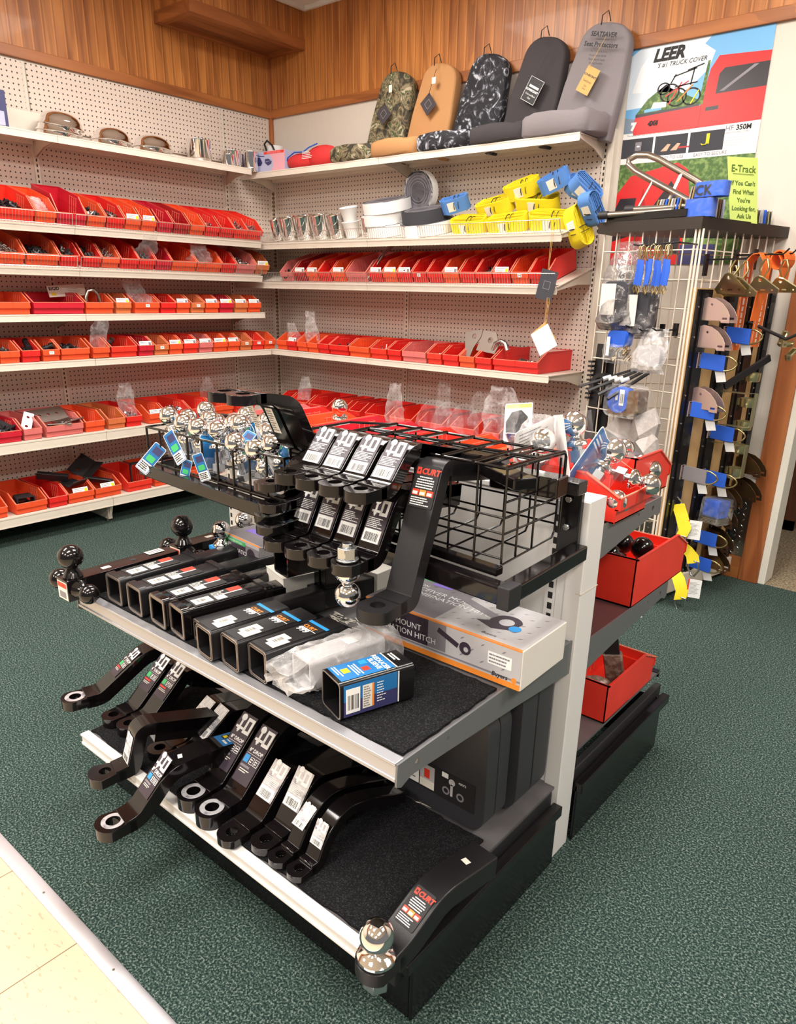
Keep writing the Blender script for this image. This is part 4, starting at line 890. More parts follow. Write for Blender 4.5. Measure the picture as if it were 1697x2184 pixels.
# loose dark tubes lying in the right compartments
for i, (x0, x1, y, z, lb) in enumerate(((3.435, 3.585, -2.47, .975, 'flat black steel bar lying across the right rack compartments'), (3.455, 3.60, -2.41, .955, 'black square tube with blue end cap lying in the right rack compartment'), (3.30, 3.47, -2.42, .985, 'short black steel bar behind the CURT mount'))):
    e2 = empty('steel_bar', ((x0+x1)/2, y, z), label=lb, cat='steel bar')
    L = (x1-x0)/2
    b = MB(); b.box(-L, L, -.025, .025, -.011 if i != 1 else -.02, .011 if i != 1 else .02, 'gloss'); b.build('tube', e2, smooth=0, bevel=.003)
    e2.rotation_euler = (0, 0, R_((-28, 4, 10)[i]))
    if i == 1: MB().box(-L-.002, -L+.001, -.023, .023, -.018, .018, 'navy').build('end_cap', e2, smooth=0)
# ---- packaged hitch balls (ball, threaded shank, nut, printed card, clear blister)
def packed(name='packed_hitch_ball', r=.0245):
    e = empty(name, (0, 0, 0), label='x', cat='hitch ball')
    o = hitch_ball(r).build('ball', e, smooth=50); o.location = (0, 0, -.034)
    b = MB(); b.cyl((0, 0, -.040), (0, 0, -.095), .0095, 'zinc', n=12)
    for k in range(8): b.cyl((0, 0, -.062-.004*k), (0, 0, -.064-.004*k), .0102, 'zinc', n=12)
    b.build('threaded_shank', e, smooth=40)
    b = MB(); b.cyl((0, 0, -.070), (0, 0, -.090), .0185, 'zinc', n=6); b.build('hex_nut', e, smooth=30, bevel=.001)
    b = MB(); b.rbox(-.032, .032, -.080, .035, -.0006, 0, .006, 'paper'); b.rbox(-.030, .030, -.078, .033, 0, .0003, .005, 'blueprint')
    b.box(-.028, .028, -.076, -.052, .0003, .0005, 'paper'); lines(b, -.026, .020, -.074, -.055, 4, 'ink', z=.0005, seed=2, h=.5); b.rbox(.008, .027, .010, .030, .0003, .0006, .004, 'green'); b.push(T(.0125, .0145, .0006)); b.text('L', .015, 'paper', bold=.0006); b.pop(); b.box(-.026, .004, .012, .028, .0003, .0005, 'skyblue')
    o = b.build('printed_card', e, smooth=0); o.matrix_basis = T(0, .030, -.030) @ RX(90)
    b = MB(); b.rbox(-.026, .026, -.022, .028, -.098, -.055, .012, 'shell'); b.build('blister', e, smooth=60)
    return e
pk = packed(r=.0265); pk['group'] = 'packed chrome hitch balls in the left basket'
PB = [((2.43, -2.50, .948), (8, -6, 30)), ((2.470, -2.41, .958), (-5, 8, 0)), ((2.52, -2.515, .940), (10, 14, -20)), ((2.58, -2.47, .952), (0, -10, 60)), ((2.615, -2.535, .943), (14, 4, 10)), ((2.665, -2.515, .938), (-8, 12, 100)), ((2.455, -2.455, .940), (-20, 0, 200)),
      ((2.62, -2.385, .958), (0, 10, 0)), ((2.665, -2.455, .950), (12, -12, 40)), ((2.705, -2.470, .956), (4, 6, -30)), ((2.725, -2.395, .956), (-10, 0, 150)), ((2.82, -2.475, .950), (0, 14, 20)), ((2.90, -2.525, .938), (16, -8, -20)), ((2.905, -2.450, .945), (-6, 10, 80)), ((2.775, -2.54, .928), (20, 0, 20)), ((2.865, -2.545, .925), (24, 10, -60)), ((2.76, -2.42, .940), (30, 20, 10)), ((2.55, -2.43, .935), (-25, 10, 70))]
poses = ['at the left end of the wire basket', 'standing highest near the left end of the basket', 'with tilted card at the basket front', 'in the middle left of the basket', 'at the front rim with its blue card below', 'half turned behind the basket rim', 'half hidden behind the left end ball', 'highest in the middle of the basket', 'in the basket centre, partly behind another', 'large and bright at the basket centre front', 'behind the centre ball', 'near the right end of the basket', 'low at the right end rim above a nut', 'last one beside the black mounts', 'low behind the centre bars of the basket', 'lying lowest near the right bars', 'deep in the right half of the basket', 'deep in the left half of the basket']
for i, (p, r) in enumerate(PB):
    c = pk if i == 0 else copy_tree(pk)
    c.location = p; c.rotation_euler = tuple(R_(a) for a in (r[0], r[1], r[2])); c['label'] = 'packed chrome hitch ball %s' % poses[i]
# loose product cards sticking out of the basket front
def card(x, y, z, rot, label, s=1.):
    s *= .72
    e = empty('hang_card', (x, y, z), label=label, cat='card'); e.rotation_euler = tuple(R_(a) for a in rot)
    b = MB(); b.rbox(-.026*s, .026*s, -.062*s, .062*s, -.0006, 0, .004, 'paper'); b.rbox(-.024*s, .024*s, -.06*s, .06*s, 0, .0003, .003, 'blueprint'); b.box(-.022*s, .022*s, -.058*s, -.020*s, .0003, .0005, 'paper'); lines(b, -.02*s, .018*s, -.054*s, -.024*s, 4, 'ink', z=.0006, seed=int(x*99), h=.6); b.rbox(-.016*s, .016*s, -.014*s, .010*s, .0003, .0006, .003, 'green'); b.box(-.014*s, .02*s, .022*s, .05*s, .0003, .0005, 'navy'); b.build('printed_card', e, smooth=0); return e
card(2.455, -2.585, .858, (75, 40, 35), 'blue product card poking out low at the left basket end')
card(2.57, -2.582, .905, (80, -35, 20), 'blue and white product card slanting across the basket front')
card(2.68, -2.58, .870, (85, -20, 30), 'blue product card hanging beside the hex nuts', .8)
card(2.755, -2.50, .935, (40, 20, 20), 'blue product card lying on top among the balls', .8)
card(2.60, -2.575, .845, (85, 15, 30), 'dark product card hanging low behind the basket bars', .7)
# ================================================================ things on the middle shelf
ZS = .594
XZ = Matrix(((1, 0, 0, 0), (0, 0, 1, 0), (0, 1, 0, 0), (0, 0, 0, 1)))      # draws in xz, extrudes along +y
def rsq(w, h, r, n=4): return arc(w/2-r, -h/2+r, r, -90, 0, n)+arc(w/2-r, h/2-r, r, 0, 90, n)+arc(-w/2+r, h/2-r, r, 90, 180, n)+arc(-w/2+r, -h/2+r, r, 180, 270, n)
def sqtube(b, y0, y1, w, h, t, m, r=.008, cz=0, cx=0):
    b.push(T(cx, 0, cz) @ XZ); b.prism(rsq(w, h, r), y0, y1, m, holes=[rsq(w-2*t, h-2*t, max(.002, r-t))]); b.pop(); return b
GM = 'square receiver tubes on the middle shelf'
def topframe(y, z, rz=0): return T(0, y, z)
def price_label(L=.10, w=.045, red=True, digits='39.99'):
    """printed strip lying on a tube top; local x along tube, y across"""
    b = MB(); b.box(0, L, -w/2, w/2, 0, .0003, 'ink')
    b.box(L*.04, L*.36, -w*.34, w*.22, .0003, .0006, 'ivory'); barcode(b, L*.08, L*.28, -w*.22, w*.16, .0006, 3, 'ivory')
    if red:
        b.box(L*.74, L*.98, w*.1, w*.46, .0003, .0006, 'redprint'); b.box(L*.60, L*.96, -w*.02, w*.05, .0003, .0006, 'paper'); b.box(L*.42, L*.60, -w*.4, w*.0, .0003, .0006, 'paper')
        lines(b, L*.42, L*.72, w*.02, w*.40, 3, 'ivory', z=.0006, seed=5)
    else:
        b.box(L*.80, L*.90, -w*.48, w*.48, .0003, .0006, 'skyblue'); lines(b, L*.42, L*.56, -w*.4, w*.4, 2, 'paper', z=.0005, seed=5)
        b.box(L*.38, L*.50, -w*.35, -w*.02, .0003, .0006, 'paper')
    return b
def ext_tube(x, y, label, rear=.24, yaw=0, flare=True, rough='blacksatin', red=True):
    e = empty('receiver_extension', (x, y, ZS+.036), label=label, cat='receiver tube', group=GM); e.rotation_euler = (0, 0, R_(yaw))
    b = MB(); sqtube(b, 0, .20, .062, .064, .006, rough)
    b.build('outer_tube', e, smooth=40)
    b = MB(); sqtube(b, -.003, .014, .072, .072, .011, rough, .012)
    if flare: sqtube(b, -.0045, .001, .068, .068, .006, 'rust', .010)
    b.build('collar', e, smooth=40)
    if rear:
        if flare is not None:
            b = MB(); sqtube(b, .198, .214, .074, .070, .012, rough, .010); b.build('rear_collar', e, smooth=40)
        b = MB(); sqtube(b, .12, .20+rear, .050, .050, .006, rough, .007)
        b.cyl((.0245, .20+rear-.06, 0), (.0256, .20+rear-.06, 0), .0085, 'slot', n=14); b.build('inner_tube', e, smooth=40)
    l_ = price_label(.13, .052, True).build('label', e, smooth=0) if red else None
    if l_: l_.matrix_basis = T(0, .03, .0325) @ RZ(90)
    return e
e = ext_tube(2.712, -2.862, 'rough black receiver extension with welded collars, first from the left', .15, -2, rough='blacksatin'); 
ext_tube(2.800, -2.862, 'rough black receiver extension with welded collars, second from the left', .18, -5, rough='blacksatin')
ext_tube(2.893, -2.862, 'black receiver tube with red and white price strip, third from the left', .16, -6, rough='gloss')
ext_tube(2.966, -2.862, 'black receiver tube with red and white price strip, fourth from the left', .16, -9, rough='gloss')
def plain_tube(x, y, w, L, label, yaw=-8, lab=True, z=None):
    h = w*1.04; e = empty('receiver_tube', (x, y, ZS+h/2+.001), label=label, cat='receiver tube', group=GM); e.rotation_euler = (0, 0, R_(yaw))
    b = MB(); sqtube(b, 0, L, w, h, .0032, 'blacksatin', .009); sqtube(b, -.001, L+.0, w-.0075, h-.0075, .003, 'blacksatin', .007)
    sqtube(b, -.0015, .0005, w-.001, h-.001, .0022, 'rust', .009); sqtube(b, -.0016, .0004, w-.0085, h-.0085, .0025, 'rust', .007); b.build('tube', e, smooth=40)
    if lab:
        b = MB(); Lb = L*.80; b.box(0, Lb, -w*.40, w*.40, 0, .0003, 'ink')
        b.box(.016, .055, -w*.36, w*.05, .0003, .0006, 'ivory'); b.box(.024, .066, -w*.20, w*.20, .0006, .0009, 'ivory'); barcode(b, .028, .055, -w*.16, w*.12, .0009, int(x*100), 'ivory')
        b.push(T(.072, -w*.34, .0004) @ RZ(0)); b.pop()
        b.push(T(.098, w*.33, .0004) @ RZ(-90)); b.text('999', .021, 'paper', bold=.0008); b.pop()
        b.push(T(.116, w*.33, .0004) @ RZ(-90)); b.text('CURT', .014, 'orangeprint', bold=.0005); b.pop(); b.box(.112, .1135, -w*.38, w*.30, .0003, .0005, 'paper')
        b.prism([(Lb-.012, -w*.46), (Lb-.004, -w*.46), (Lb-.004, w*.46), (Lb-.012, w*.46)], .0003, .0006, 'skyblue')
        l_ = b.build('label', e, smooth=0); l_.matrix_basis = T(0, .004, h/2+.0004) @ RZ(90)
    return e
plain_tube(3.087, -2.882, .064, .185, 'plain black square tube with cream barcode stickers, left of the three')
plain_tube(3.162, -2.876, .066, .185, 'plain black square tube with cream barcode stickers, middle of the three')
plain_tube(3.236, -2.868, .066, .185, 'plain black square tube with cream barcode stickers, right of the three')
plain_tube(3.030, -2.855, .050, .30, 'narrow black square tube with one open end peeking out behind the wider ones', -10, False)
# sleeve wrapped in clear plastic
e = empty('bagged_sleeve', (3.322, -2.835, ZS), label='steel receiver sleeve wrapped in crumpled clear plastic bag', cat='receiver tube'); e.rotation_euler = (0, 0, R_(-10))
b = MB(); sqtube(b, 0, .175, .062, .062, .004, 'palecarton', .008, cz=.034); b.build('sleeve', e, smooth=40)
MB().box(-.015, .012, .10, .125, .0656, .066, 'paper').build('sticker', e, smooth=0)
rnd = random.Random(5); b = MB(); n = 22; rows = 16; vs = []
for j in range(rows+1):
    v = j/rows; y = -.05+.26*v
    for i in range(n):
        a = 2*pi*i/n; q = 1+rnd.uniform(-.07, .09)+(.25*sin(5*a+2) if v < .2 else .03*sin(4*a+6*v)); ww, hh = .042, .040
        if v < .22: ww *= .9+.3*rnd.random(); hh *= (.55+v*2)*rnd.uniform(.8, 1.1)
        sx = abs(cos(a))**.6*(1 if cos(a) > 0 else -1); sz = abs(sin(a))**.6*(1 if sin(a) > 0 else -1)
        vs.append((ww*sx*q, y+rnd.uniform(-.006, .006), max(.002, .036+hh*sz*q*(1 if v > .2 else .8))))
fs = [(j*n+i, j*n+(i+1) % n, (j+1)*n+(i+1) % n, (j+1)*n+i) for j in range(rows) for i in range(n)]+[tuple(range(n))[::-1], tuple(rows*n+i for i in range(n))]
b.add(vs, fs, 'haze'); b.build('plastic_bag', e, smooth=30)
# reducer sleeve with printed blue wrap
e = empty('reducer_sleeve', (3.424, -2.858, ZS), label='square reducer sleeve with blue printed label standing alone on black carpet', cat='receiver tube'); e.rotation_euler = (0, 0, R_(-18))
b = MB(); sqtube(b, 0, .150, .072, .074, .0045, 'black', .010, cz=.038); sqtube(b, -.0008, .001, .070, .072, .0022, 'rust', .010, cz=.038); b.build('tube', e, smooth=40)
b = MB(); b.push(T(-.036, .006, .0754))
b.box(.008, .064, .0, .108, 0, .0003, 'blueprint'); b.box(.006, .066, .1095, .112, 0, .0004, 'paper')
b.push(T(.036, .090, .0004)); b.text('REDUCER', .0135, 'paper', 'c', bold=.0004); b.pop(); b.push(T(.036, .077, .0004)); b.text('SLEEVE', .0135, 'paper', 'c', bold=.0004); b.pop()
b.box(.014, .027, .058, .072, .0003, .0006, 'skyblue'); b.box(.036, .050, .052, .066, .0003, .0006, 'redprint'); b.box(.026, .042, .016, .030, .0003, .0006, 'yellow')
lines(b, .018, .058, .034, .050, 3, 'paper', seed=2, align='c'); lines(b, .012, .052, .004, .014, 2, 'paper', seed=6)
b.push(T(.036, .116, .0003) @ RZ(0)); lines(b, -.02, .02, .002, .014, 2, 'paper', seed=9, h=.6); b.pop(); b.pop(); b.build('top_label', e, smooth=0)
b = MB(); b.push(Matrix(((0, 0, 1, .0361), (1, 0, 0, .006), (0, 1, 0, .004), (0, 0, 0, 1))))
b.box(0, .108, .004, .062, 0, .0003, 'navy'); b.box(0, .108, .034, .066, .0001, .0004, 'blueprint'); barcode(b, .004, .032, .010, .058, .0004, 8)
b.box(.037, .060, .012, .058, .0004, .0006, 'ivory'); b.box(.056, .060, .012, .058, .0006, .0007, 'orangeprint'); lines(b, .039, .055, .014, .056, 9, 'greyprint', z=.0006, seed=3); lines(b, .066, .085, .016, .058, 8, 'paper', z=.0004, seed=8, h=.3)
b.box(.1095, .112, .004, .066, 0, .0004, 'paper'); b.pop(); b.build('side_label', e, smooth=0)
# ---- cartons
def diamonds(b, x0, x1, y0, y1, z, seed, m='greyprint', n=30):
    rnd = random.Random(seed)
    k = 0
    for i in range(int((x1-x0)/.024)):
        for j in range(int((y1-y0)/.018)):
            x = x0+.012+i*.024; y = y0+.009+j*.018; a = R_(35 if (i+j) % 2 else -40)
            b.poly([(x-.006*cos(a), y-.006*sin(a), z), (x+.001, y-.001, z), (x+.006*cos(a), y+.006*sin(a), z), (x-.001, y+.001, z)], m)
e = empty('carton', (3.246, -2.575, ZS), label='long printed carton reading receiver mount combination hitch by the right upright', cat='carton'); e.rotation_euler = (0, 0, R_(1.0))
L, D, H = .39, .175, .084
b = MB(); b.box(0, L, 0, D, 0, H, 'carton'); b.build('box', e, smooth=0, bevel=.0015)
b = MB(); b.push(T(0, 0, H+.0006)); b.box(.0, L-.002, 0, .004, 0, .0002, 'orangeprint'); b.box(0, L-.002, .004, D-.002, 0, .0002, 'palecarton'); b.box(0, L*.46, .006, D-.004, .0002, .0004, 'greyprint')
diamonds(b, L*.4, L-.01, .012, D-.01, .0006, 2); diamonds(b, 0, L*.4, .06, D-.01, .0006, 3, 'dkprint')
b.box(.0, L*.45, D-.014, D-.007, .0004, .0006, 'green')
for i, (t_, s_, yy) in enumerate((('8-TON', .014, .128), ('RECEIVER MOUNT', .0235, .106), ('COMBINATION HITCH', .0235, .084))): b.push(T(.030+.004*i, yy, .0007)); b.text(t_, s_, 'paper'); b.pop()
b.prism([(.07, D-.028), (.12, D-.028), (.12, D-.012), (.07, D-.012)], .0007, .0009, 'purple')
# picture of a pintle hook on a dark plate
b.prism(arc(.30, .085, .034, 20, 200, 12)+[(.245, .062), (.29, .045), (.325, .06)], .0006, .0008, 'dkprint'); b.prism(arc(.302, .086, .016, 0, 360, 14)[:-1], .0008, .001, 'palecarton'); b.prism(arc(.33, .070, .013, 0, 360, 14)[:-1], .001, .0012, 'skyblue'); b.bar((.17, .13, .0008), (.27, .095, .0008), .020, .0003, 'greyprint')
b.push(T(.285, .016, .0007)); b.text('Buyers', .012, 'ink', shear=.2); b.pop()
b.pop(); b.build('top_print', e, smooth=0)
b = MB(); b.push(Matrix(((1, 0, 0, 0), (0, 0, -1, -.0006), (0, 1, 0, 0), (0, 0, 0, 1))))
b.box(0, L-.002, .0, .012, 0, .0002, 'orangeprint'); b.box(0, L-.002, H-.003, H, 0, .0002, 'orangeprint'); b.box(0, L-.002, .012, H-.003, 0, .0002, 'palecarton'); b.box(0, L-.002, .016, .020, .0002, .0004, 'greyprint')
b.box(0, .17, .022, H-.003, .0002, .0004, 'dkprint'); b.box(.17, .215, .022, H-.003, .0002, .0003, 'greyprint'); b.box(.06, .078, H-.018, H-.008, .0004, .0006, 'green')
for i, (t_, yy) in enumerate((('RECEIVER MOUNT', .050), ('COMBINATION HITCH', .031))): b.push(T(.0, yy, .0006)); b.text(t_, .0185, 'paper'); b.pop()
diamonds(b, .17, L-.01, .024, H-.006, .0006, 5)
b.bar((.195, .068, .0007), (.245, .048, .0007), .011, .0003, 'dkprint'); b.prism(arc(.262, .048, .014, 0, 360, 12)[:-1], .0007, .0009, 'dkprint', holes=[arc(.264, .046, .006, 0, 360, 10)[:-1]])
b.box(.315, .368, .036, .062, .0006, .0008, 'paper'); lines(b, .318, .364, .038, .060, 3, 'greyprint', z=.0008, seed=2)
b.push(T(.325, .014, .0006)); b.text('Buyers', .013, 'ink', shear=.2, bold=.0003); b.pop(); b.prism(arc(.375, .018, .006, 0, 360, 10)[:-1], .0004, .0006, 'orangeprint'); b.pop(); b.build('side_print', e, smooth=0)
e = empty('carton', (2.676, -2.524, ZS), label='square printed carton reading combination hitch with a green band', cat='carton'); e.rotation_euler = (0, 0, R_(-6))
L, D, H = .172, .165, .088
MB().box(0, L, 0, D, 0, H, 'palecarton').build('box', e, smooth=0, bevel=.0012)
b = MB(); b.push(Matrix(((1, 0, 0, 0), (0, 0, -1, -.0006), (0, 1, 0, 0), (0, 0, 0, 1))))
b.box(0, L, 0, .007, 0, .0002, 'orangeprint'); b.box(0, L, .007, .026, 0, .0002, 'greyprint'); b.box(0, L, .026, .076, 0, .0002, 'dkprint'); b.box(0, .108, .074, .085, .0002, .0004, 'green')
b.push(T(.010, .0765, .0005)); b.text('COMBINATION HITCHES', .0075, 'paper'); b.pop()
for t_, s_, yy in (('8-TON', .010, .064), ('COMBINATION', .0165, .050), ('HITCH', .0165, .036)): b.push(T(.010, yy, .0005)); b.text(t_, s_, 'paper'); b.pop()
b.box(.11, L, .026, .08, .0003, .0005, 'greyprint'); b.prism(arc(.135, .056, .020, 0, 360, 12)[:-1], .0006, .0008, 'dkprint', holes=[arc(.137, .054, .008, 0, 360, 10)[:-1]]); b.prism(arc(.141, .040, .007, 0, 360, 10)[:-1], .0008, .001, 'lilac')
lines(b, .010, .075, .010, .024, 3, 'paper', seed=2, h=.3); b.pop(); b.build('front_print', e, smooth=0)
b = MB(); b.push(T(0, 0, H+.0005)); b.box(.004, L-.004, .01, D-.02, 0, .0002, 'greyprint'); b.box(0, L, 0, .006, 0, .0002, 'orangeprint')
b.prism([(.03, .05), (.10, .055), (.095, .08), (.028, .075)], .0003, .0005, 'purple')
for t_, yy in (('COMBINATION', .12), ('HITCH', .10)): b.push(T(.05, yy, .0004)); b.text(t_, .017, 'paper'); b.pop()
b.pop(); b.build('top_print', e, smooth=0)
e = empty('carton', (2.935, -2.592, ZS), label='small plain off-white stained carton behind the receiver tubes', cat='carton'); e.rotation_euler = (0, 0, R_(-17))
MB().box(0, .098, 0, .095, 0, .078, 'carton').box(-.001, .099, -.001, .0, .076, .0785, 'carton').build('box', e, smooth=0, bevel=.0015)
e = empty('carton', (3.02, -2.42, ZS), label='plain white carton hidden behind the hanging chrome ball', cat='carton')
MB().box(0, .12, 0, .09, 0, .062, 'carton').build('box', e, smooth=0, bevel=.0015)
# small box with a ball showing above its cut-out
e = empty('boxed_ball', (2.660, -2.560, ZS), label='small black and blue box holding a chrome hitch ball beside the combination carton', cat='hitch ball'); e.rotation_euler = (0, 0, R_(-8))
b = MB(); b.box(0, .052, 0, .05, 0, .056, 'ink'); b.box(-.0004, .0524, -.0004, .0504, .047, .0565, 'skyblue'); b.box(.014, .038, -.0008, 0, .036, .050, 'lilac'); b.box(.006, .018, -.0008, 0, .006, .018, 'green')
b.push(Matrix(((1, 0, 0, 0), (0, 0, -1, -.0006), (0, 1, 0, 0), (0, 0, 0, 1)))); lines(b, .006, .044, .021, .033, 2, 'paper', seed=1); b.box(.022, .030, .006, .014, 0, .0004, 'paper'); b.box(.034, .044, .006, .014, 0, .0004, 'paper'); b.pop(); b.build('box', e, smooth=0)
o = hitch_ball(.0245).build('ball', e, smooth=50); o.location = (.026, .025, .054)
for i, (x, y, z) in enumerate(((2.600, -2.395, .604), (2.61, -2.335, .604))):
    e = empty('hitch_ball', (x, y, ZS), label='chrome hitch ball %s behind the combination hitch carton' % ('near the edge' if i == 0 else 'next to the white upright'), cat='hitch ball')
    o = hitch_ball(.0245).build('ball', e, smooth=50); o.location = (0, 0, .030); MB().cyl((0, 0, 0), (0, 0, .032), .017, 'zinc', n=6).build('hex_nut', e, smooth=30)
# triple ball mounts along the left end
def ball_only(b, p, d, r, m='gloss'):
    p = Vector(p); d = Vector(d).normalized(); q = d.to_track_quat('Z', 'Y').to_matrix().to_4x4()
    b.push(T(*p) @ q); b.lathe([(.021, 0), (.023, .004), (.018, .014), (.0135, .022), (.0125, .028)], m, 20)
    zc = .026+r*.86; b.lathe([(max(r*sin(t), 1e-5), zc-r*cos(t)) for t in [.45+(pi-.45)*k/12 for k in range(13)]][:-1]+[(1e-5, zc+r)], m, 24, (0, 0, 0)); b.pop(); return b
def tri(x, y, L, label, yaw=0):
    e = empty('triple_ball_mount', (x, y, ZS+.026), label=label, cat='ball mount', group=None); e.rotation_euler = (0, 0, R_(yaw))
    b = MB(); b.box(-.0255, .0255, 0, L, -.0255, .0255, 'gloss'); b.cyl((0, L*.62, .0254), (0, L*.62, .0262), .008, 'slot', n=16); b.build('square_tube', e, smooth=30, bevel=.004)
    for d, r in (((0, 0, 1), .0295), ((1, 0, 0), .024), ((-1, 0, 0), .0255)):
        b = ball_only(MB(), (d[0]*.024, .028, d[2]*.024), d, r); b.build('ball', e, smooth=50)
    b = MB(); b.box(-.022, .022, -.0008, 0, -.024, .020, 'ivory'); b.box(-.020, .020, -.0012, -.0008, .006, .018, 'redprint'); b.box(-.015, .015, -.0012, -.0008, -.020, -.004, 'greyprint'); b.build('label', e, smooth=0)
    b = MB(); b.box(-.006, .008, .10, .122, .0256, .026, 'ivory'); b.build('price_sticker', e, smooth=0)
    return e
tri(2.603, -2.935, .30, 'glossy black triple ball mount lying along the shelf end, balls at its front')
e = tri(2.590, -2.620, .27, 'second black triple ball mount, lying in line behind the first one', 1)
b = MB(); b.box(-.012, .014, -.085, -.04, .0270, .0275, 'ivory'); lines(b, -.010, .012, -.08, -.045, 4, 'greyprint', z=.0276, seed=2); b.build('tag_card', e, smooth=0)
# adjustable mount standing under the tiers
e = empty('adjustable_mount', (3.075, -2.55, ZS), label='black adjustable receiver mount standing under the lower tier left end', cat='ball mount'); e.rotation_euler = (0, 0, R_(-12))
b = MB(); b.box(-.027, .027, -.02, .20, .002, .052, 'gloss'); b.build('lower_tube', e, smooth=0, bevel=.003)
b = MB(); b.box(-.026, .026, .0, .05, .052, .105, 'gloss'); b.box(-.003, .003, -.003, 0, .055, .10, 'black'); b.build('upright_tube', e, smooth=0, bevel=.003)
b = MB(); sqtube(b, -.10, .06, .064, .062, .005, 'gloss', .008, cz=.134); b.build('receiver', e, smooth=40)
# ================================================================ far side of the island: red bins
def farbin(x, y, z, w, d, c, label, rz=180, h=.104, fh=.060, rx=0):
    o = make_bin(w, c, d=d, h=h, fh=fh); o.matrix_basis = T(x, y, z) @ RZ(rz) @ RX(rx)
    tag(o, label, 'bin', 'bins on the far side of the island'); return o
FB_ = [(2.43, .085, 'P'), (2.525, .10, 'R'), (2.645, .135, 'O'), (2.785, .135, 'C'), (2.925, .135, 'C'), (3.065, .135, 'S'), (3.205, .135, 'O'), (3.325, .10, 'O')]
for i, (x, w, c) in enumerate(FB_):
    farbin(x, -1.875, .834, w, .345, c, '%s bin on the island top far shelf, %s from the left' % (BCOL[c], nth[i]))
farbin(3.628, -2.100, .834, .175, .24, 'S', 'wide bright red bin facing the aisle at the island end, full of balls', 90)
farbin(3.480, -1.765, .834, .20, .235, 'S', 'bright red bin behind the end bin, holding chrome balls', 180, h=.110)
# balls in them
def loose(label, p, rot, r=.0245, nut=True, m='chrome', card_=False):
    e = empty('hitch_ball', p, label=label, cat='hitch ball'); e.rotation_euler = tuple(R_(a) for a in rot)
    o = hitch_ball(r, m).build('ball', e, smooth=50)
    if nut:
        b = MB(); b.cyl((0, 0, -.05), (0, 0, 0), .0095, 'zinc', n=12); b.build('threaded_shank', e, smooth=40); MB().cyl((0, 0, -.034), (0, 0, -.012), .0185, 'zinc', n=6).build('hex_nut', e, smooth=30)
    return e
loose('chrome ball lying in an orange-red bin of the island row', (3.10, -2.06, .875), (60, 0, 40)); loose('chrome ball lying in the bin left of the clamshell pack', (3.27, -2.06, .875), (50, 10, -20))
loose('chrome ball with hex nut on top of the pale left bins', (2.47, -2.10, .945), (120, 20, 60)); loose('chrome ball beside blue cards in the third bin', (2.66, -2.06, .93), (20, 20, 0)); loose('small chrome ball at the far end of the crimson bin', (2.95, -1.98, .88), (80, 0, 0), nut=False)
def blisterball(label, p, rot, white=False):
    e = empty('packed_hitch_ball', p, label=label, cat='hitch ball', group=None); e.rotation_euler = tuple(R_(a) for a in rot)
    o = hitch_ball(.029).build('ball', e, smooth=50); o.location = (0, 0, 0)
    MB().cyl((0, 0, -.05), (0, 0, 0), .012, 'zinc', n=12).cyl((0, 0, -.034), (0, 0, -.008), .021, 'zinc', n=6).build('hex_nut', e, smooth=30)
    b = MB(); b.rbox(-.052, .052, -.06, .075, 0, .0010, .01, 'paper'); b.rbox(-.049, .049, -.057, .072, .001, .0013, .008, 'paper' if white else 'blueprint')
    if white: lines(b, -.04, .04, -.05, .065, 11, 'greyprint', z=.0013, seed=3, h=.3)
    else: b.rbox(.02, .04, -.04, -.018, .0013, .0016, .004, 'green'); lines(b, -.04, .02, .03, .06, 3, 'paper', z=.0014, seed=3)
    o = b.build('printed_card', e, smooth=0); o.matrix_basis = T(0, .034, 0) @ RX(90)
    b = MB(); b.rbox(-.040, .040, -.034, .034, -.04, .075, .014, 'shell'); b.build('blister', e, smooth=60); return e
blisterball('large chrome ball in blue carded blister, highest in the end bin', (3.50, -2.16, .985), (-10, 10, 130)); blisterball('chrome ball in white backed blister leaning over the spine', (3.43, -2.19, .955), (30, -20, 60), True)
blisterball('chrome ball in blue carded blister at the near edge of the end bin', (3.555, -2.145, .940), (20, 35, 100)); loose('hex nut end of a zinc ball poking from the end bin', (3.60, -2.08, .915), (100, 30, 100)); loose('chrome ball deep in the front of the end bin', (3.60, -2.12, .865), (70, 0, 10)); blisterball('chrome ball in blister lying left over the spine', (3.375, -2.15, .935), (60, 0, 20))
loose('big chrome ball and nut in the bin behind the end bin', (3.45, -1.87, .91), (70, 10, 150), .028); loose('chrome ball pointing outward in the bin behind the end bin', (3.53, -1.86, .905), (100, 0, 60), .026)
# clamshell pack in a dark bin of the right wall
e = empty('clamshell_pack', (2.30, -.40, .68), label='clear clamshell pack with black cover standing in the dark red bin', cat='package'); e.rotation_euler = (R_(70), R_(-8), R_(10))
b = MB(); b.rbox(-.075, .075, -.10, .10, 0, .004, .008, 'paper'); b.rbox(-.07, .07, .075, .095, .004, .005, .004, 'lime'); b.prism([(-.055, -.06), (.05, -.07), (.06, .02), (.02, .06), (-.03, .05), (-.06, 0)], .004, .02, 'dull'); b.build('card', e, smooth=0)
b = MB(); b.rbox(-.082, .082, -.108, .108, -.002, .03, .012, 'shell'); b.build('clamshell', e, smooth=0)
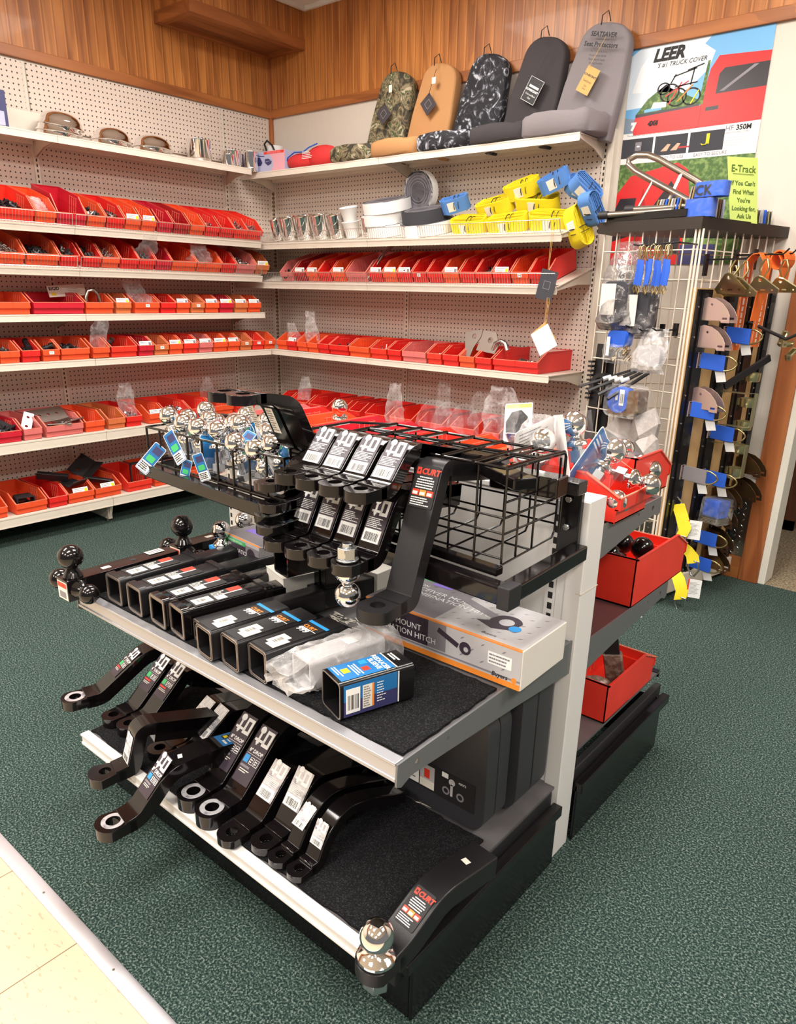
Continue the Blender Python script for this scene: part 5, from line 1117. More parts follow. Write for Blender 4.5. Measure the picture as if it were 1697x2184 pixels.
# clear arched dividers and bags around the far bins
for i, x in enumerate((2.80, 2.86, 2.92)):
    b = MB(); b.push(T(x, -1.78, .86) @ RZ(90) @ RX(90)); b.prism([(-.09, -.02)]+arc(0, .03, .09, 180, 0, 14)[0:]+[(.09, -.02)], 0, .0025, 'shell'); b.pop()
    tag(b.build('clear_divider', smooth=30), 'arched clear plastic divider standing in the island far bins, %s' % nth[i], 'divider')
bagged(None, 2.96, -1.62, .84, .12, .18, .05, 'clear zip bag standing above the crimson island bins', 'clear', 12, 3, 20)
bagged(None, 3.10, -1.66, .84, .13, .12, .07, 'crumpled clear bag holding chrome parts in the island bins', 'haze', 20, 5, 0)
bagged(None, 2.50, -1.62, .84, .08, .15, .05, 'clear bag pinched at the top above the left island bins', 'clear', 0, 6, 0)
bagged(FB[4], 1.72, .12, .09, .11, .19, .05, 'loose clear bag standing in the lowest right wall bins', 'clear', 5, 8, 0)
bagged(FB[4], 1.97, .12, .06, .15, .19, .06, 'crinkled clear bag of parts beside the clamshell pack', 'clear', 5, 9, 0)
bagged(FB[4], .62, .05, .07, .12, .15, .06, 'small clear bag in the lowest bins near the corner', 'clear', 5, 10, 0)
# lower far shelves
farbin(3.50, -1.62, .562, .215, .36, 'S', 'deep red bin of black hitch balls on the middle far shelf', 180, h=.130, fh=.085)
for i, (x, y, z) in enumerate(((3.44, -1.83, .655), (3.49, -1.88, .650), (3.545, -1.80, .662), (3.47, -1.75, .645), (3.525, -1.905, .640))):
    e = empty('hitch_ball', (x, y, z), label='glossy black hitch ball in the deep red bin, %s' % ['at the back left', 'in the middle', 'at the outer side', 'at the far left', 'nearest the rear wall'][i], cat='hitch ball', group='black hitch balls in the red bin')
    b = MB(); b.sphere((0, 0, 0), .031, 'gloss', 24); b.build('ball', e, smooth=60); b = MB(); b.cyl((0, 0, -.045), (0, 0, -.02), .014, 'gloss', n=16); b.build('neck', e, smooth=40)
b = MB(); b.push(T(3.44, -1.985, .70) @ RZ(-150) @ RX(96)); b.lathe([(.022, .12), (.030, .08), (.046, 0), (.049, -.004), (.046, -.004), (.028, .08)], 'dull', 24); b.pop()
tag(b.build('rubber_boot', smooth=50), 'black rubber cone lying open on the rear of the deep red bin', 'boot')
farbin(3.530, -1.73, .257, .150, .32, 'S', 'red bin with wrapped parts standing on the far base deck', 180, h=.110, fh=.07)
farbin(3.36, -1.76, .257, .150, .30, 'R', 'second red bin on the far base deck behind the upright', 180, h=.105)
e = empty('steel_bracket', (3.545, -1.86, .275), label='black strap bracket wrapped in brown film standing in the deck bin', cat='bracket'); e.rotation_euler = (R_(14), R_(-10), R_(20))
MB().box(-.02, .02, -.004, .004, 0, .16, 'dull').cyl((0, -.0045, .14), (0, .0045, .14), .007, 'slot', n=12).build('strap', e, smooth=30, bevel=.002)
M['brownfilm'] = mat('wrinkled_brown_film', (.20, .12, .09), .3, noise_=(60, (.45, .33, .26), .45, .7), bump=(70, .8, .004))
b = MB(); b.rbox(-.026, .026, -.012, .012, -.005, .105, .008, 'brownfilm'); b.build('film_wrap', e, smooth=30)
b = MB(); b.push(T(3.53, -1.94, .285) @ RZ(30)); b.sphere((0, 0, 0), 1, 'brownfilm', 12); b.pop(); 
b = MB(); b.push(T(3.52, -1.95, .295) @ RZ(40) @ S(.05, .028, .028)); b.sphere((0, 0, 0), 1, 'brownfilm', 14); b.pop(); tag(b.build('wrapped_part', smooth=60), 'part wrapped in wrinkled brown film lying in the deck bin', 'package')
e = empty('hitch_ball', (3.39, -1.95, .33), label='glossy black ball in the bin behind the island upright', cat='hitch ball'); MB().sphere((0, 0, 0), .030, 'gloss', 22).cyl((0, 0, -.06), (0, 0, -.02), .014, 'gloss').build('ball', e, smooth=60)
# ================================================================ things on the wall shelves
def camo(name, cols, sc, dist=1.5, rough=.8):
    m = mat(name, cols[0], rough); n, l, b = nodes_of(m); tc = n.new('ShaderNodeTexCoord')
    v = n.new('ShaderNodeTexNoise'); v.inputs['Scale'].default_value = sc; v.inputs['Detail'].default_value = 5; v.inputs['Distortion'].default_value = dist; l.new(tc.outputs['Object'], v.inputs['Vector'])
    r = n.new('ShaderNodeValToRGB'); r.color_ramp.interpolation = 'CONSTANT'; e = r.color_ramp.elements; e[0].color = (*cols[0], 1); e[0].position = 0; e[1].color = (*cols[1], 1); e[1].position = .44
    for p, c in zip((.50, .56, .62), cols[2:]): k = e.new(p); k.color = (*c, 1)
    l.new(v.outputs['Fac'], r.inputs[0]); l.new(r.outputs[0], b.inputs['Base Color']); return m
M['camo'] = camo('forest_camouflage_fabric', [(.035, .03, .02), (.11, .085, .045), (.24, .19, .11), (.06, .08, .03), (.40, .33, .22)], 16)
M['blackcamo'] = camo('black_grey_camouflage_fabric', [(.010, .010, .014), (.014, .014, .018), (.03, .03, .04), (.16, .17, .20), (.45, .46, .50)], 13, 3)
M['tan'] = mat('tan_duck_fabric', (.46, .23, .09), .85, bump=(70, .3, .003)); M['charfab'] = mat('charcoal_fabric', (.045, .038, .042), .85, bump=(70, .3, .003)); M['greyfab'] = mat('grey_fabric', (.23, .205, .215), .85, bump=(60, .3, .003)); M['redfab'] = mat('red_fabric', (.62, .03, .03), .7)
def seat(xl, xr, xb, m, label, hb=.46, lean=12, front=-.285, base_h=.078, w=.292):
    """foldable seat protector: tall rounded slab leaning on the wall, short padded base lying toward the shelf edge"""
    e = empty('seat_cover', ((xl+xr)/2, -.10, 2.002), label=label, cat='seat cover', group=None)
    # back slab: outline tapering upward with a rounded top
    out = [(-w*.50, 0), (w*.50, 0), (w*.47, hb*.45)]+[(w*.40*cos(t)**.8 if cos(t) > 0 else -w*.40*abs(cos(t))**.8, hb*.80+hb*.20*sin(t)) for t in [R_(8+164*k/12) for k in range(13)]]+[(-w*.47, hb*.45)]
    b = MB(); b.push(XZ); 
    rings = [(1.0, 0), (1.0, .035)]; n = len(out); cx, cz = 0, hb*.5; vs = []; fs = []
    for s_, y in ((.86, -.048), (.97, -.043), (1.0, -.030), (1.0, .006), (.97, .016), (.86, .020)):
        vs += [(cx+(p[0]-cx)*s_, cz+(p[1]-cz)*(.5+.5*s_ if s_ < 1 else 1), y) for p in out]
    for j in range(5): fs += [(j*n+i, j*n+(i+1) % n, (j+1)*n+(i+1) % n, (j+1)*n+i) for i in range(n)]
    fs += [tuple(range(n))[::-1], tuple(5*n+i for i in range(n))]
    b.add(vs, fs, m); b.pop(); k = b.build('back_pad', e, smooth=50, bevel=.006); k.matrix_basis = T(0, .025, .01) @ RY(lean) @ RX(-4)
    # base pad
    b = MB(); L = abs(front+.10)+.02; xo = xb-(xl+xr)/2
    nx, ny = 12, 8; vs = []; hw = w*.56
    for s_, z in ((.90, 0), (1.0, .010), (1.0, base_h*.8), (.93, base_h), (.6, base_h+.006)):
        for i in range(24):
            a = 2*pi*i/24; sx = abs(cos(a))**.45*(1 if cos(a) > 0 else -1); sy = abs(sin(a))**.45*(1 if sin(a) > 0 else -1)
            x = xo*(.5-.5*sy)*.9+hw*s_*sx*(1+.02*sin(7*a)); y = -L/2-.0+(L/2)*s_*sy
            vs.append((x, y, z+.006*sin(5*a+z*40)*(z > .005)))
    fs = [(j*24+i, j*24+(i+1) % 24, (j+1)*24+(i+1) % 24, (j+1)*24+i) for j in range(4) for i in range(24)]+[tuple(range(24))[::-1], tuple(96+i for i in range(24))]
    b.add(vs, fs, m); b.build('base_pad', e, smooth=60)
    b = MB(); lx = hb*sin(R_(lean)); b.tube([(lx-.02, -.03, hb-.02), (lx-.015, -.035, hb+.015), (lx+.01, -.03, hb+.03), (lx+.02, -.02, hb-.01)], .0025, 'dull', n=6); b.build('hanging_cord', e, smooth=60)
    return e, lean, hb
def hangtag(e, x, z, w, h, m, rz, writer=None, y=-.036, cordto=None):
    b = MB(); b.box(-w/2, w/2, -h/2, h/2, 0, .0012, m)
    if writer: writer(b)
    t = b.build('hang_tag', e, smooth=0); t.matrix_basis = T(x, y, z) @ RX(84) @ RZ(rz)
    b = MB(); b.tube([(x, y, z+h*.5), ((cordto or x+.03), y+.005, z+.16)], .0012, 'dull' if m != 'kraft' else 'kraft', n=4); b.build('tag_cord', e, smooth=60)
def wsq(b): b.prism([(-.018, -.018), (.018, -.018), (.018, .018), (-.018, .018)], .0012, .0014, 'greyprint', holes=[[(-.016, -.016), (.016, -.016), (.016, .016), (-.016, .016)]])
e, ln, hb = seat(.94, 1.24, .965, 'camo', 'forest camouflage seat protector leaning on the wall above the top shelf', .455); hangtag(e, .03, .245, .075, .085, 'charfab', 40, wsq, cordto=.09); MB().box(.07, .092, -.040, -.037, .345, .38, 'ivory').build('brand_patch', e, smooth=0)
e, ln, hb = seat(1.245, 1.545, 1.29, 'tan', 'tan canvas seat protector with dark diamond tag on the top shelf', .45); hangtag(e, .045, .255, .075, .085, 'charfab', 40, wsq, cordto=.09); MB().box(.07, .095, -.042, -.038, .345, .375, 'ivory').build('brand_patch', e, smooth=0)
e, ln, hb = seat(1.56, 1.86, 1.62, 'blackcamo', 'black and grey camouflage seat protector in the middle of the five', .445)
e, ln, hb = seat(1.885, 2.175, 1.965, 'charfab', 'charcoal seat protector with black hang tag on the top shelf', .465)
def wt(b):
    b.prism([(-.043, -.053), (.043, -.053), (.043, .053), (-.043, .053)], .0012, .0014, 'paper', holes=[[(-.0415, -.0515), (.0415, -.0515), (.0415, .0515), (-.0415, .0515)]])
    b.push(T(-.001, -.006, .0015)); b.text('COVERCRAFT', .0125, 'paper', 'c', bold=.0005); b.pop(); b.box(-.03, .03, .010, .020, .0012, .0015, 'paper'); b.push(T(0, -.024, .0015)); b.text('Charcoal Black', .0105, 'paper', 'c'); b.pop(); b.push(T(0, -.038, .0015)); b.text('-Qty-', .0105, 'paper', 'c'); b.pop()
hangtag(e, .055, .235, .088, .108, 'ink', -28, wt, cordto=.13)
e, ln, hb = seat(2.19, 2.485, 2.285, 'greyfab', 'light grey printed seat protector at the right end of the top shelf', .47, base_h=.095, w=.32)
b = MB()
for t_, s_, yy in (('SEATSAVER', .026, .082), ('Custom-tailored', .010, .068), ('Seat Protectors', .027, .042), ('For Trucks & SUVs', .011, .020), ('Front Bucket 60/40', .011, .004), ('Rear Bench Seats', .012, -.012), ('Strong Durable', .011, -.026)): b.push(T(0, yy, 0)); b.text(t_, s_, 'ink', 'c', bold=.0008 if s_ > .02 else 0, shear=.12 if yy > .08 else 0); b.pop()
t = b.build('printed_text', e, smooth=0); t.matrix_basis = T(.073, -.0305, .325) @ RY(12) @ RX(86)
def kt(b):
    b.push(T(0, .016, .0014)); b.text('COVERCRAFT', .0115, 'ink', 'c', bold=.0004); b.pop(); b.push(T(0, -.008, .0014)); b.text('SeatSaver', .0125, 'ink', 'c'); b.pop(); b.push(T(0, -.026, .0014)); b.text('Qty', .010, 'ink', 'c'); b.pop(); b.push(T(0, -.038, .0014)); b.text('Grey', .010, 'ink', 'c'); b.pop()
hangtag(e, .045, .235, .072, .108, 'kraft', -28, kt, y=-.045, cordto=.11)
# mirror box, red mitt and canisters near the corner
e = empty('product_box', (.10, -.262, 2.003), label='product box printed retroviseur aero with two mirrors, in the shelf corner', cat='box'); e.rotation_euler = (0, 0, R_(3))
MB().box(-.10, .30, 0, .11, 0, .118, 'lilac').build('box', e, smooth=0)
b = MB(); b.push(Matrix(((1, 0, 0, 0), (0, 0, -1, -.0006), (0, 1, 0, 0), (0, 0, 0, 1))))
b.box(-.10, .30, 0, .118, 0, .0002, 'lilac'); b.prism([(.17, 0), (.30, 0), (.30, .118), (.15, .118), (.19, .075), (.20, .03)], .0002, .0004, 'pink'); b.box(.115, .295, .100, .115, .0004, .0006, 'redprint'); b.push(T(.205, .1025, .0007)); b.text('RETROVISEUR AERO', .0135, 'pink', 'c'); b.pop()
b.prism([(.04, .04), (.085, .038), (.10, .055), (.08, .085), (.05, .09)], .0004, .0006, 'navy'); b.prism([(.12, .055), (.15, .035), (.18, .045), (.185, .06), (.155, .075), (.125, .075)], .0004, .0006, 'navy'); b.bar((.125, .058, .0007), (.18, .062, .0007), .002, .0002, 'lilac'); b.bar((.02, .10, .0007), (.12, .09, .0007), .004, .0003, 'navy'); b.prism([(.0, .118), (.0, .09), (.05, .0), (.06, 0), (.03, .06), (.015, .118)], .0006, .0008, 'redprint'); b.prism([(-.1, 0), (.045, 0), (.0, .09), (-.0, .118), (-.1, .118)], .0004, .0006, 'navy'); b.prism(arc(.0, .095, .018, 0, 360, 12)[:-1], .0006, .0009, 'pink'); b.pop(); b.build('front_print', e, smooth=0)
def blob(b, c, s, m, n=16, wob=.0): b.push(T(*c) @ S(*s)); b.sphere((0, 0, 0), 1, m, n); b.pop(); return b
e = empty('padded_mitt', (.56, -.20, 2.003), label='red padded cover with blue piping lying beside the mirror box', cat='cover')
b = MB(); blob(b, (-.06, 0, .045), (.12, .05, .046), 'redfab', 20); blob(b, (.12, .01, .060), (.14, .05, .062), 'redfab', 20); b.build('body', e, smooth=60)
b = MB(); b.tube([(-.18, -.02, .03), (-.15, -.03, .07), (-.08, -.04, .092), (0, -.04, .088), (.04, -.03, .11), (.12, -.035, .123)], .004, 'blue', n=6); b.build('piping', e, smooth=60)
b = MB(); b.push(T(.0, -.047, .045) @ RX(84)); lines(b, .0, .09, 0, .045, 5, 'paper', z=.004, seed=3, h=.35); b.pop(); b.build('printed_text', e, smooth=0)
def can(x, y, z, r, h, label, m='chrome', lid=True, F=None, group=None, tilt=0):
    e = empty('chrome_canister', (0, 0, 0), label=label, cat='canister', group=group); e.matrix_basis = (F or Matrix.Identity(4)) @ T(x, y, z) @ RY(tilt)
    b = MB(); b.lathe([(r*.97, 0), (r, .004), (r, h-.012), (r*1.04, h-.006), (r*1.04, h), (r*.95, h+.001), (r*.93, h-.004), (1e-4, h-.006)], m, 32); b.build('body', e, smooth=40)
    b = MB(); b.lathe([(r*1.012, h*.16), (r*1.03, h*.18), (r*1.012, h*.20)], m, 32); b.build('bead', e, smooth=40); return e
FRA0 = frameA(2.001, .27, 0)
def A0(y, dep): return FRA0 @ T(y, dep, 0)
for i, (y, d, r, h, lb) in enumerate(((-.700, .12, .070, .125, 'large plain chrome cylinder standing on the upper left shelf'), (-.500, .10, .038, .072, 'small chrome cylinder in front of the taller ones near the corner'), (-.440, .15, .058, .105, 'middle chrome cylinder on the upper left shelf near the corner'), (-.33+.02, .12, .045, .115, 'chrome cylinder touching the mirror box in the shelf corner'))):
    can(0, 0, 0, r, h, lb, F=A0(y, d))
can(.12, -.08, 2.003, .05, .18, 'white plastic canister behind the mirror box in the corner', 'white')
b = MB(); b.tube([(.06, -.10, 2.16), (.05, -.11, 2.20), (.09, -.12, 2.215), (.15, -.13, 2.18), (.2, -.14, 2.12)], .006, 'dull', n=8); tag(b.build('black_hose', smooth=60), 'curved black hose arching above the mirror box', 'hose')
def moon(F, y, d, r, n, label, tilt):
    for k in range(n):
        e = empty('wheel_cover', (0, 0, 0), label='%s, %s' % (label, ('bottom', 'middle', 'top')[k] if n == 3 else ('lower', 'upper')[k]), cat='wheel cover', group='chrome wheel covers'); e.matrix_basis = F @ T(y+.012*k, d, .001+.030*k) @ RX(tilt+2*k) @ RY(2*k)
        b = MB(); b.lathe([(r, 0), (r*1.03, .004), (r, .010), (r*.93, .016), (r*.90, .030), (r*.80, .048), (r*.62, .062), (r*.40, .070), (1e-4, .074)], 'chrome', 36); b.build('dome', e, smooth=60)
moon(FRA0, -1.56, .13, .110, 3, 'domed chrome wheel cover stacked left on the top left shelf', 4)
moon(FRA0, -1.27, .13, .105, 2, 'domed chrome wheel cover in the middle stack of the top left shelf', 0)
moon(FRA0, -1.02, .13, .110, 2, 'domed chrome wheel cover in the right stack of the top left shelf', 0)
b = MB(); b.tube([(.045, -1.55, 2.06), (.045, -.30, 2.045)], .004, 'tube', n=8); b.tube([(.045, -.85, 2.052), (.045, -.83, 2.004)], .003, 'tube', n=6); b.tube([(.045, -1.5, 2.06), (.045, -1.49, 2.004)], .003, 'tube', n=6); tag(b.build('steel_rod', smooth=60), 'thin steel rod standing on its feet behind the chrome covers', 'rod')
e = empty('product_box', (.10, -1.90, 2.003), label='dark box at the left picture edge on the top left shelf', cat='box'); MB().box(-.05, .12, -.10, .065, 0, .16, 'navy').box(.1202, .121, -.09, .05, .01, .07, 'lilac').build('box', e, smooth=0)
MB().box(.03, .034, -1.80, -1.50, 2.01, 2.13, 'wallpaint').box(.03, .04, -1.515, -1.50, 2.01, 2.14, 'rust').build('backing_panel', smooth=0)
tag(bpy.data.objects['backing_panel'], 'spare cream panel leaning at the back of the top left shelf', 'panel')
# second right shelf: chrome cans, foam cups, tape rolls, tie-down straps
def B1(x, d): return FB[1] @ T(x, d, .002)
for i, (x, r, h, tl) in enumerate(((.385, .042, .125, -3), (.495, .056, .130, 0), (.630, .056, .135, 3), (.775, .058, .135, 0), (.915, .054, .130, -2), (1.165, .048, .105, 3))):
    can(0, 0, 0, r, h, 'open chrome can on the fenced right shelf, %s from the left' % nth[i], F=B1(x, .10), group='chrome cans behind the wire fence', tilt=tl)
b = MB(); b.lathe([(.036, 0), (.050, .085), (.053, .088), (.050, .09), (.048, .088), (.034, .004), (1e-4, .003)], 'paper', 28); cup = b.build('foam_cup', smooth=50)
for i, z in enumerate((0, .075)):
    c = cup if i == 0 else cup.copy()
    if i: COL.objects.link(c)
    c.matrix_basis = B1(1.035, .09) @ T(0, 0, z) ; tag(c, 'white foam cup beside the chrome cans, %s of two stacked' % ('lower', 'upper')[i], 'cup', 'foam cups')
def roll(F, r, h, core, m1, m2, label, white=True):
    e = empty('foam_tape_roll', (0, 0, 0), label=label, cat='tape roll', group='foam tape rolls'); e.matrix_basis = F
    b = MB(); b.lathe([(core, 0), (r, 0), (r, h)], m1, 40); b.lathe([(r, h), (core, h), (core, 0)], m2, 40)
    for k in range(4): rr = core+(r-core)*(k+1)/5; b.lathe([(rr, h+.0004), (rr+.001, h+.0008), (rr+.002, h+.0004)], 'greyprint' if m2 != 'paper' else 'ivory', 40)
    b.build('tape', e, smooth=40); b = MB(); b.lathe([(core, .001), (core, h-.001)], 'kraft', 24); b.build('core', e, smooth=40); return e
B1S = [(1.250, .17, [('paper', 'foamgrey', .135, .058), ('paper', 'foamgrey', .137, .058), ('paper', 'foamgrey', .138, .058)]), (1.545, .15, [('paper', 'foamgrey', .150, .060), ('foamgrey', 'foamgrey', .128, .060)])]
for si, (x, d, L_) in enumerate(B1S):
    z = 0
    for k, (m1, m2, r, h) in enumerate(L_[::1]):
        roll(B1(x+(.005, -.004, .012)[k], d) @ T(0, 0, z) @ RZ(40*k), r, h, .035, m1, m2, '%s foam tape roll, %s in the %s pile' % ('white edged' if m1 == 'paper' else 'black', ('bottom', 'second', 'top')[k], ('left', 'right')[si])); z += h+.002
roll(B1(1.43, .30) @ T(0, 0, .19) @ RX(82), .105, .05, .035, 'paper', 'foamgrey', 'black foam tape roll standing on edge behind the two piles')
def strapbundle(F, m, label, rx=.05, L=.16, seed=1, mesh=True):
    """folded webbing bundle tied with a cord: flat coil seen from the front"""
    rnd = random.Random(seed); e = empty('tie_down_strap', (0, 0, 0), label=label, cat='strap'); e.matrix_basis = F @ T(0, rx*.9, .034) @ RX(-74) @ T(0, 0, -rx)
    b = MB(); t_ = 0; turns = 6
    for k in range(turns):
        r = rx-.007*k; pts = [(L/2*0+(.55*L-r*0)*sx+r*.9*cos(a)*(1), 0, r+r*.95*sin(a)) if False else ((L/2-r)*(1 if cos(a) > 0 else -1)+r*cos(a)*1.05, rnd.uniform(-.003, .003), rx+(r*.98)*sin(a)) for a in [2*pi*i/24 for i in range(25)] for sx in (0,)]
        b.ribbon(pts, (0, .070-.004*k, 0), .0035, m)
    b.build('webbing', e, smooth=40)
    b = MB(); b.tube([(0.01*cos(a), -.036, rx+(rx+.004)*sin(a)) if False else (.006+.004*sin(2*a), .038*cos(a), rx+(rx+.005)*sin(a)) for a in [2*pi*i/16 for i in range(17)]], .0022, 'dull', n=6)
    b.tube([(.03+.004*sin(2*a), .038*cos(a), rx+(rx+.004)*sin(a)) for a in [2*pi*i/16 for i in range(17)]], .0016, 'dull', n=6); b.build('tie_cord', e, smooth=60)
    b = MB(); b.box(-.030, .010, -.022, .024, rx*2+.000-rx*2-.0015, 0, 'ivory'); b.build('label', e, smooth=0); return e
YS = [(1.84, .085, .0, 0, .205), (2.085, .08, .0, 4, .205), (2.32, .10, 0, -6, .20), (1.96, .16, .075, 8, .20), (2.20, .17, .08, -5, .21), (2.13, .18, .155, 12, .17), (2.44, .07, .0, 60, .17)]
YS = [(x, d, z*.92, r, L*1.08) for x, d, z, r, L in YS]
for i, (x, d, z, r, L) in enumerate(YS):
    strapbundle(B1(x, d) @ T(0, 0, z) @ RY(-r if i != 6 else 70) @ RZ(8*(i % 3)-6), 'yellow', 'coiled yellow tie-down strap, %s' % ['front left behind the fence', 'front centre behind the fence', 'front right behind the fence', 'in the second layer, left', 'in the second layer, right', 'on top of the heap', 'standing upright at the right end'][i], .046, L, i)
for i, (x, d, z, a) in enumerate(((1.745, .14, .10, -8), (2.42, .20, .12, 30), (2.33, .16, .17, -20), (2.50, .10, .06, 75), (2.46, .14, .13, 50))):
    strapbundle(B1(x, d) @ T(0, 0, z) @ RY(a) @ RZ(14), 'ltblue', 'crumpled light blue strap, %s' % ['between the tape rolls and yellow straps', 'behind the standing yellow strap', 'draped over the yellow heap', 'at the right shelf end, hanging lowest', 'folded above the right shelf end'][i], .036, .15, i+20)
# hang tags dangling on strings from the second right shelf
def dangling(x, y, z0, zt, w, h, m, rz, label, writer=None, rx=90):
    e = empty('hanging_tag', (x, y, z0), label=label, cat='tag')
    b = MB(); b.box(-w/2, w/2, -h/2, h/2, 0, .0012, m)
    if writer: writer(b)
    t = b.build('card', e, smooth=0); t.matrix_basis = RX(rx) @ RZ(rz)
    b = MB(); b.tube([(0, 0, h*.45), (.004, 0, zt-z0)], .0010, 'kraft', n=4); b.tube([(0.004, 0, h*.45), (.012, .002, zt-z0)], .0010, 'kraft', n=4); b.build('string', e, smooth=60)
dangling(2.395, -.392, 1.345, 1.60, .09, .135, 'foamgrey', -12, 'dark grey toothed card hanging on string from the fenced right shelf', wsq)
dangling(2.40, -.394, 1.11, 1.29, .10, .10, 'kraft', 40, 'brown card behind the white one, hanging on a long string')
dangling(2.408, -.398, 1.095, 1.29, .105, .115, 'paper', 32, 'blank white card hanging lowest on a long string before the pegboard')
# bags, brackets and cards in the left wall bins
bagged(FA[1], -1.75, .10, .04, .08, .10, .05, 'clear bag lying in the second bin of the fenced left shelf', 'haze', 60, 11)
bagged(FA[2], -1.20, .10, .06, .12, .15, .05, 'clear bag hanging over the bins under the first wire fence', 'clear', -25, 12)
bagged(FA[2], -.84, .08, .05, .15, .10, .09, 'clear bag standing in the orange-red bin near the corner', 'clear', 0, 13)
bagged(FA[3], -1.25, .09, .04, .15, .14, .08, 'clear bag puffed up over the bins of the fourth left shelf', 'clear', 10, 14)
bagged(FA[4], -1.57, .06, .03, .11, .17, .05, 'pointed clear bag rising from the fifth left shelf bins', 'clear', -8, 15)
bagged(FA[5], -1.435, .08, .05, .11, .19, .07, 'tall clear bag spilling chrome nuts on the sixth left shelf', 'clear', 5, 16)
bagged(FA[5], -.80, .2, .06, .10, .16, .06, 'clear bag standing at the back of the sixth left shelf', 'clear', 5, 17)
bagged(FB[3], .50, .08, .03, .12, .14, .05, 'clear zip bag standing in the first right wall bins', 'clear', 0, 18)
bagged(FB[3], .66, .10, .05, .10, .20, .06, 'grey sparkling bag leaning on the right wall bins near the corner', 'haze', -10, 19, 15)
e = empty('part_card', (0, 0, 0), label='white card reading RIGID propped up in the fourth left shelf bins', cat='card'); e.matrix_basis = FA[3] @ T(-1.62, .20, .115) @ RX(75) @ RZ(4)
b = MB(); b.box(-.10, .11, -.03, .03, 0, .0012, 'ivory'); b.push(T(-.092, .006, .0013)); b.text('RIGID', .022, 'ink', bold=.001); b.pop(); b.box(-.085, -.06, -.022, -.006, .0012, .0014, 'yellow'); lines(b, .01, .09, -.015, .012, 3, 'greyprint', z=.0013, seed=3, h=.2); b.build('card', e, smooth=0)
b = MB(); b.tube([(-.03, 0, 0), (-.035, 0, .05), (-.02, 0, .085), (.01, 0, .092), (.035, 0, .07), (.045, 0, .02)], .010, 'tube', n=10); o = tag(b.build('steel_hook', smooth=60), 'bent steel hook standing in the orange-red bin by the RIGID card', 'hook'); o.matrix_basis = FA[3] @ T(-1.545, .07, .03)
# bolts and fittings sticking out of the fifth shelf
for i, (y, d, z, a, lb) in enumerate(((-1.50, .07, .06, 60, 'long black plug with white end lying in the bright red bin'), (-1.47, .12, .07, 40, 'black threaded plug in the bright red bin, pointing left'), (-1.93, .10, .08, 75, 'black ribbed connector rising from the red bin'), (-1.86, .07, .06, -40, 'black connector leaning in the bin beside the ribbed one'), (-1.76, .06, .05, 20, 'black ring fitting in the wide orange-red bin'))):
    b = MB(); b.cyl((-.04, 0, 0), (.03, 0, 0), .013, 'dull', n=12); b.cyl((.03, 0, 0), (.05, 0, 0), .017, 'zinc' if i < 2 else 'black', n=12)
    for k in range(4): b.cyl((-.03+.012*k, 0, 0), (-.025+.012*k, 0, 0), .015, 'black', n=12)
    o = tag(b.build('connector_plug', smooth=40), lb, 'plug'); o.matrix_basis = FA[4] @ T(y, d, z) @ RZ(a) @ RY(-20)
def plate(F, w, h, t, lb, m='dull', holes=2, bend=0):
    e = empty('steel_bracket', (0, 0, 0), label=lb, cat='bracket'); e.matrix_basis = F
    hl = [arc(-w*.25+w*.5*k/(max(1, holes-1)), 0, .008, 0, 360, 10)[:-1] for k in range(holes)]
    b = MB(); b.prism([(-w/2, -h/2), (w/2, -h/2), (w/2, h/2), (-w/2, h/2)], 0, t, m, holes=hl); b.build('plate', e, smooth=0, bevel=.001)
    if bend:
        b = MB(); b.push(T(0, -h/2, 0) @ RX(-bend)); b.box(-w/2, w/2, -h*.6, 0, 0, t, m); b.pop(); b.build('flange', e, smooth=0, bevel=.001)
    return e
plate(FA[5] @ T(-1.86, .16, .095) @ RX(35) @ RZ(4), .19, .10, .005, 'dark steel plate with holes leaning in the wide pink-red bin', 'rust', 3)
plate(FA[5] @ T(-1.80, .08, .065) @ RX(12) @ RZ(20), .13, .06, .006, 'ribbed steel bracket lying across the wide pink-red bin', 'zinc', 2, 40)
plate(FA[5] @ T(-1.86, .06, .045) @ RX(8) @ RZ(-12), .12, .05, .006, 'steel channel bracket low in the wide pink-red bin', 'rust', 2, 60)
plate(FA[5] @ T(-2.0, .10, .08) @ RX(50) @ RZ(60), .12, .05, .006, 'flat zinc bars standing in the narrow pink-red bin', 'zinc', 2, 0)
plate(FA[5] @ T(-2.15, .10, .07) @ RX(30) @ RZ(30), .12, .06, .006, 'black strap bracket in the crimson bin at the left edge', 'dull', 1, 30)
plate(FA[6] @ T(-1.86, .20, .125) @ RX(20) @ RZ(-30), .16, .08, .006, 'black angle bracket with two holes on top of the lowest bins', 'dull', 2, 70)
plate(FA[6] @ T(-1.80, .12, .09) @ RX(10) @ RZ(15), .10, .09, .006, 'black square plate bracket resting over the lowest bins', 'dull', 1, 50)
plate(FA[6] @ T(-1.66, .26, .145) @ RX(45) @ RZ(35), .16, .09, .006, 'black hexagonal bracket leaning at the back of the lowest bins', 'dull', 1, 40)
plate(FA[6] @ T(-1.64, .12, .08) @ RX(15) @ RZ(-40), .15, .06, .006, 'black slanted bracket inside the lowest orange-red bin', 'dull', 1, 60)
for (y, d, z, L, lb) in ((-2.07, .10, .055, .07, 'black rounded clamp block in the leftmost full lowest bin'), (-2.09, .14, .03, .08, 'second black clamp block beneath the rounded one')):
    e = empty('clamp_block', (0, 0, 0), label=lb, cat='bracket'); e.matrix_basis = FA[6] @ T(y, d, z) @ RZ(-8); b = MB(); sqtube(b, -.04, .04, L+.02, .05, .006, 'dull', .012); b.build('body', e, smooth=40)
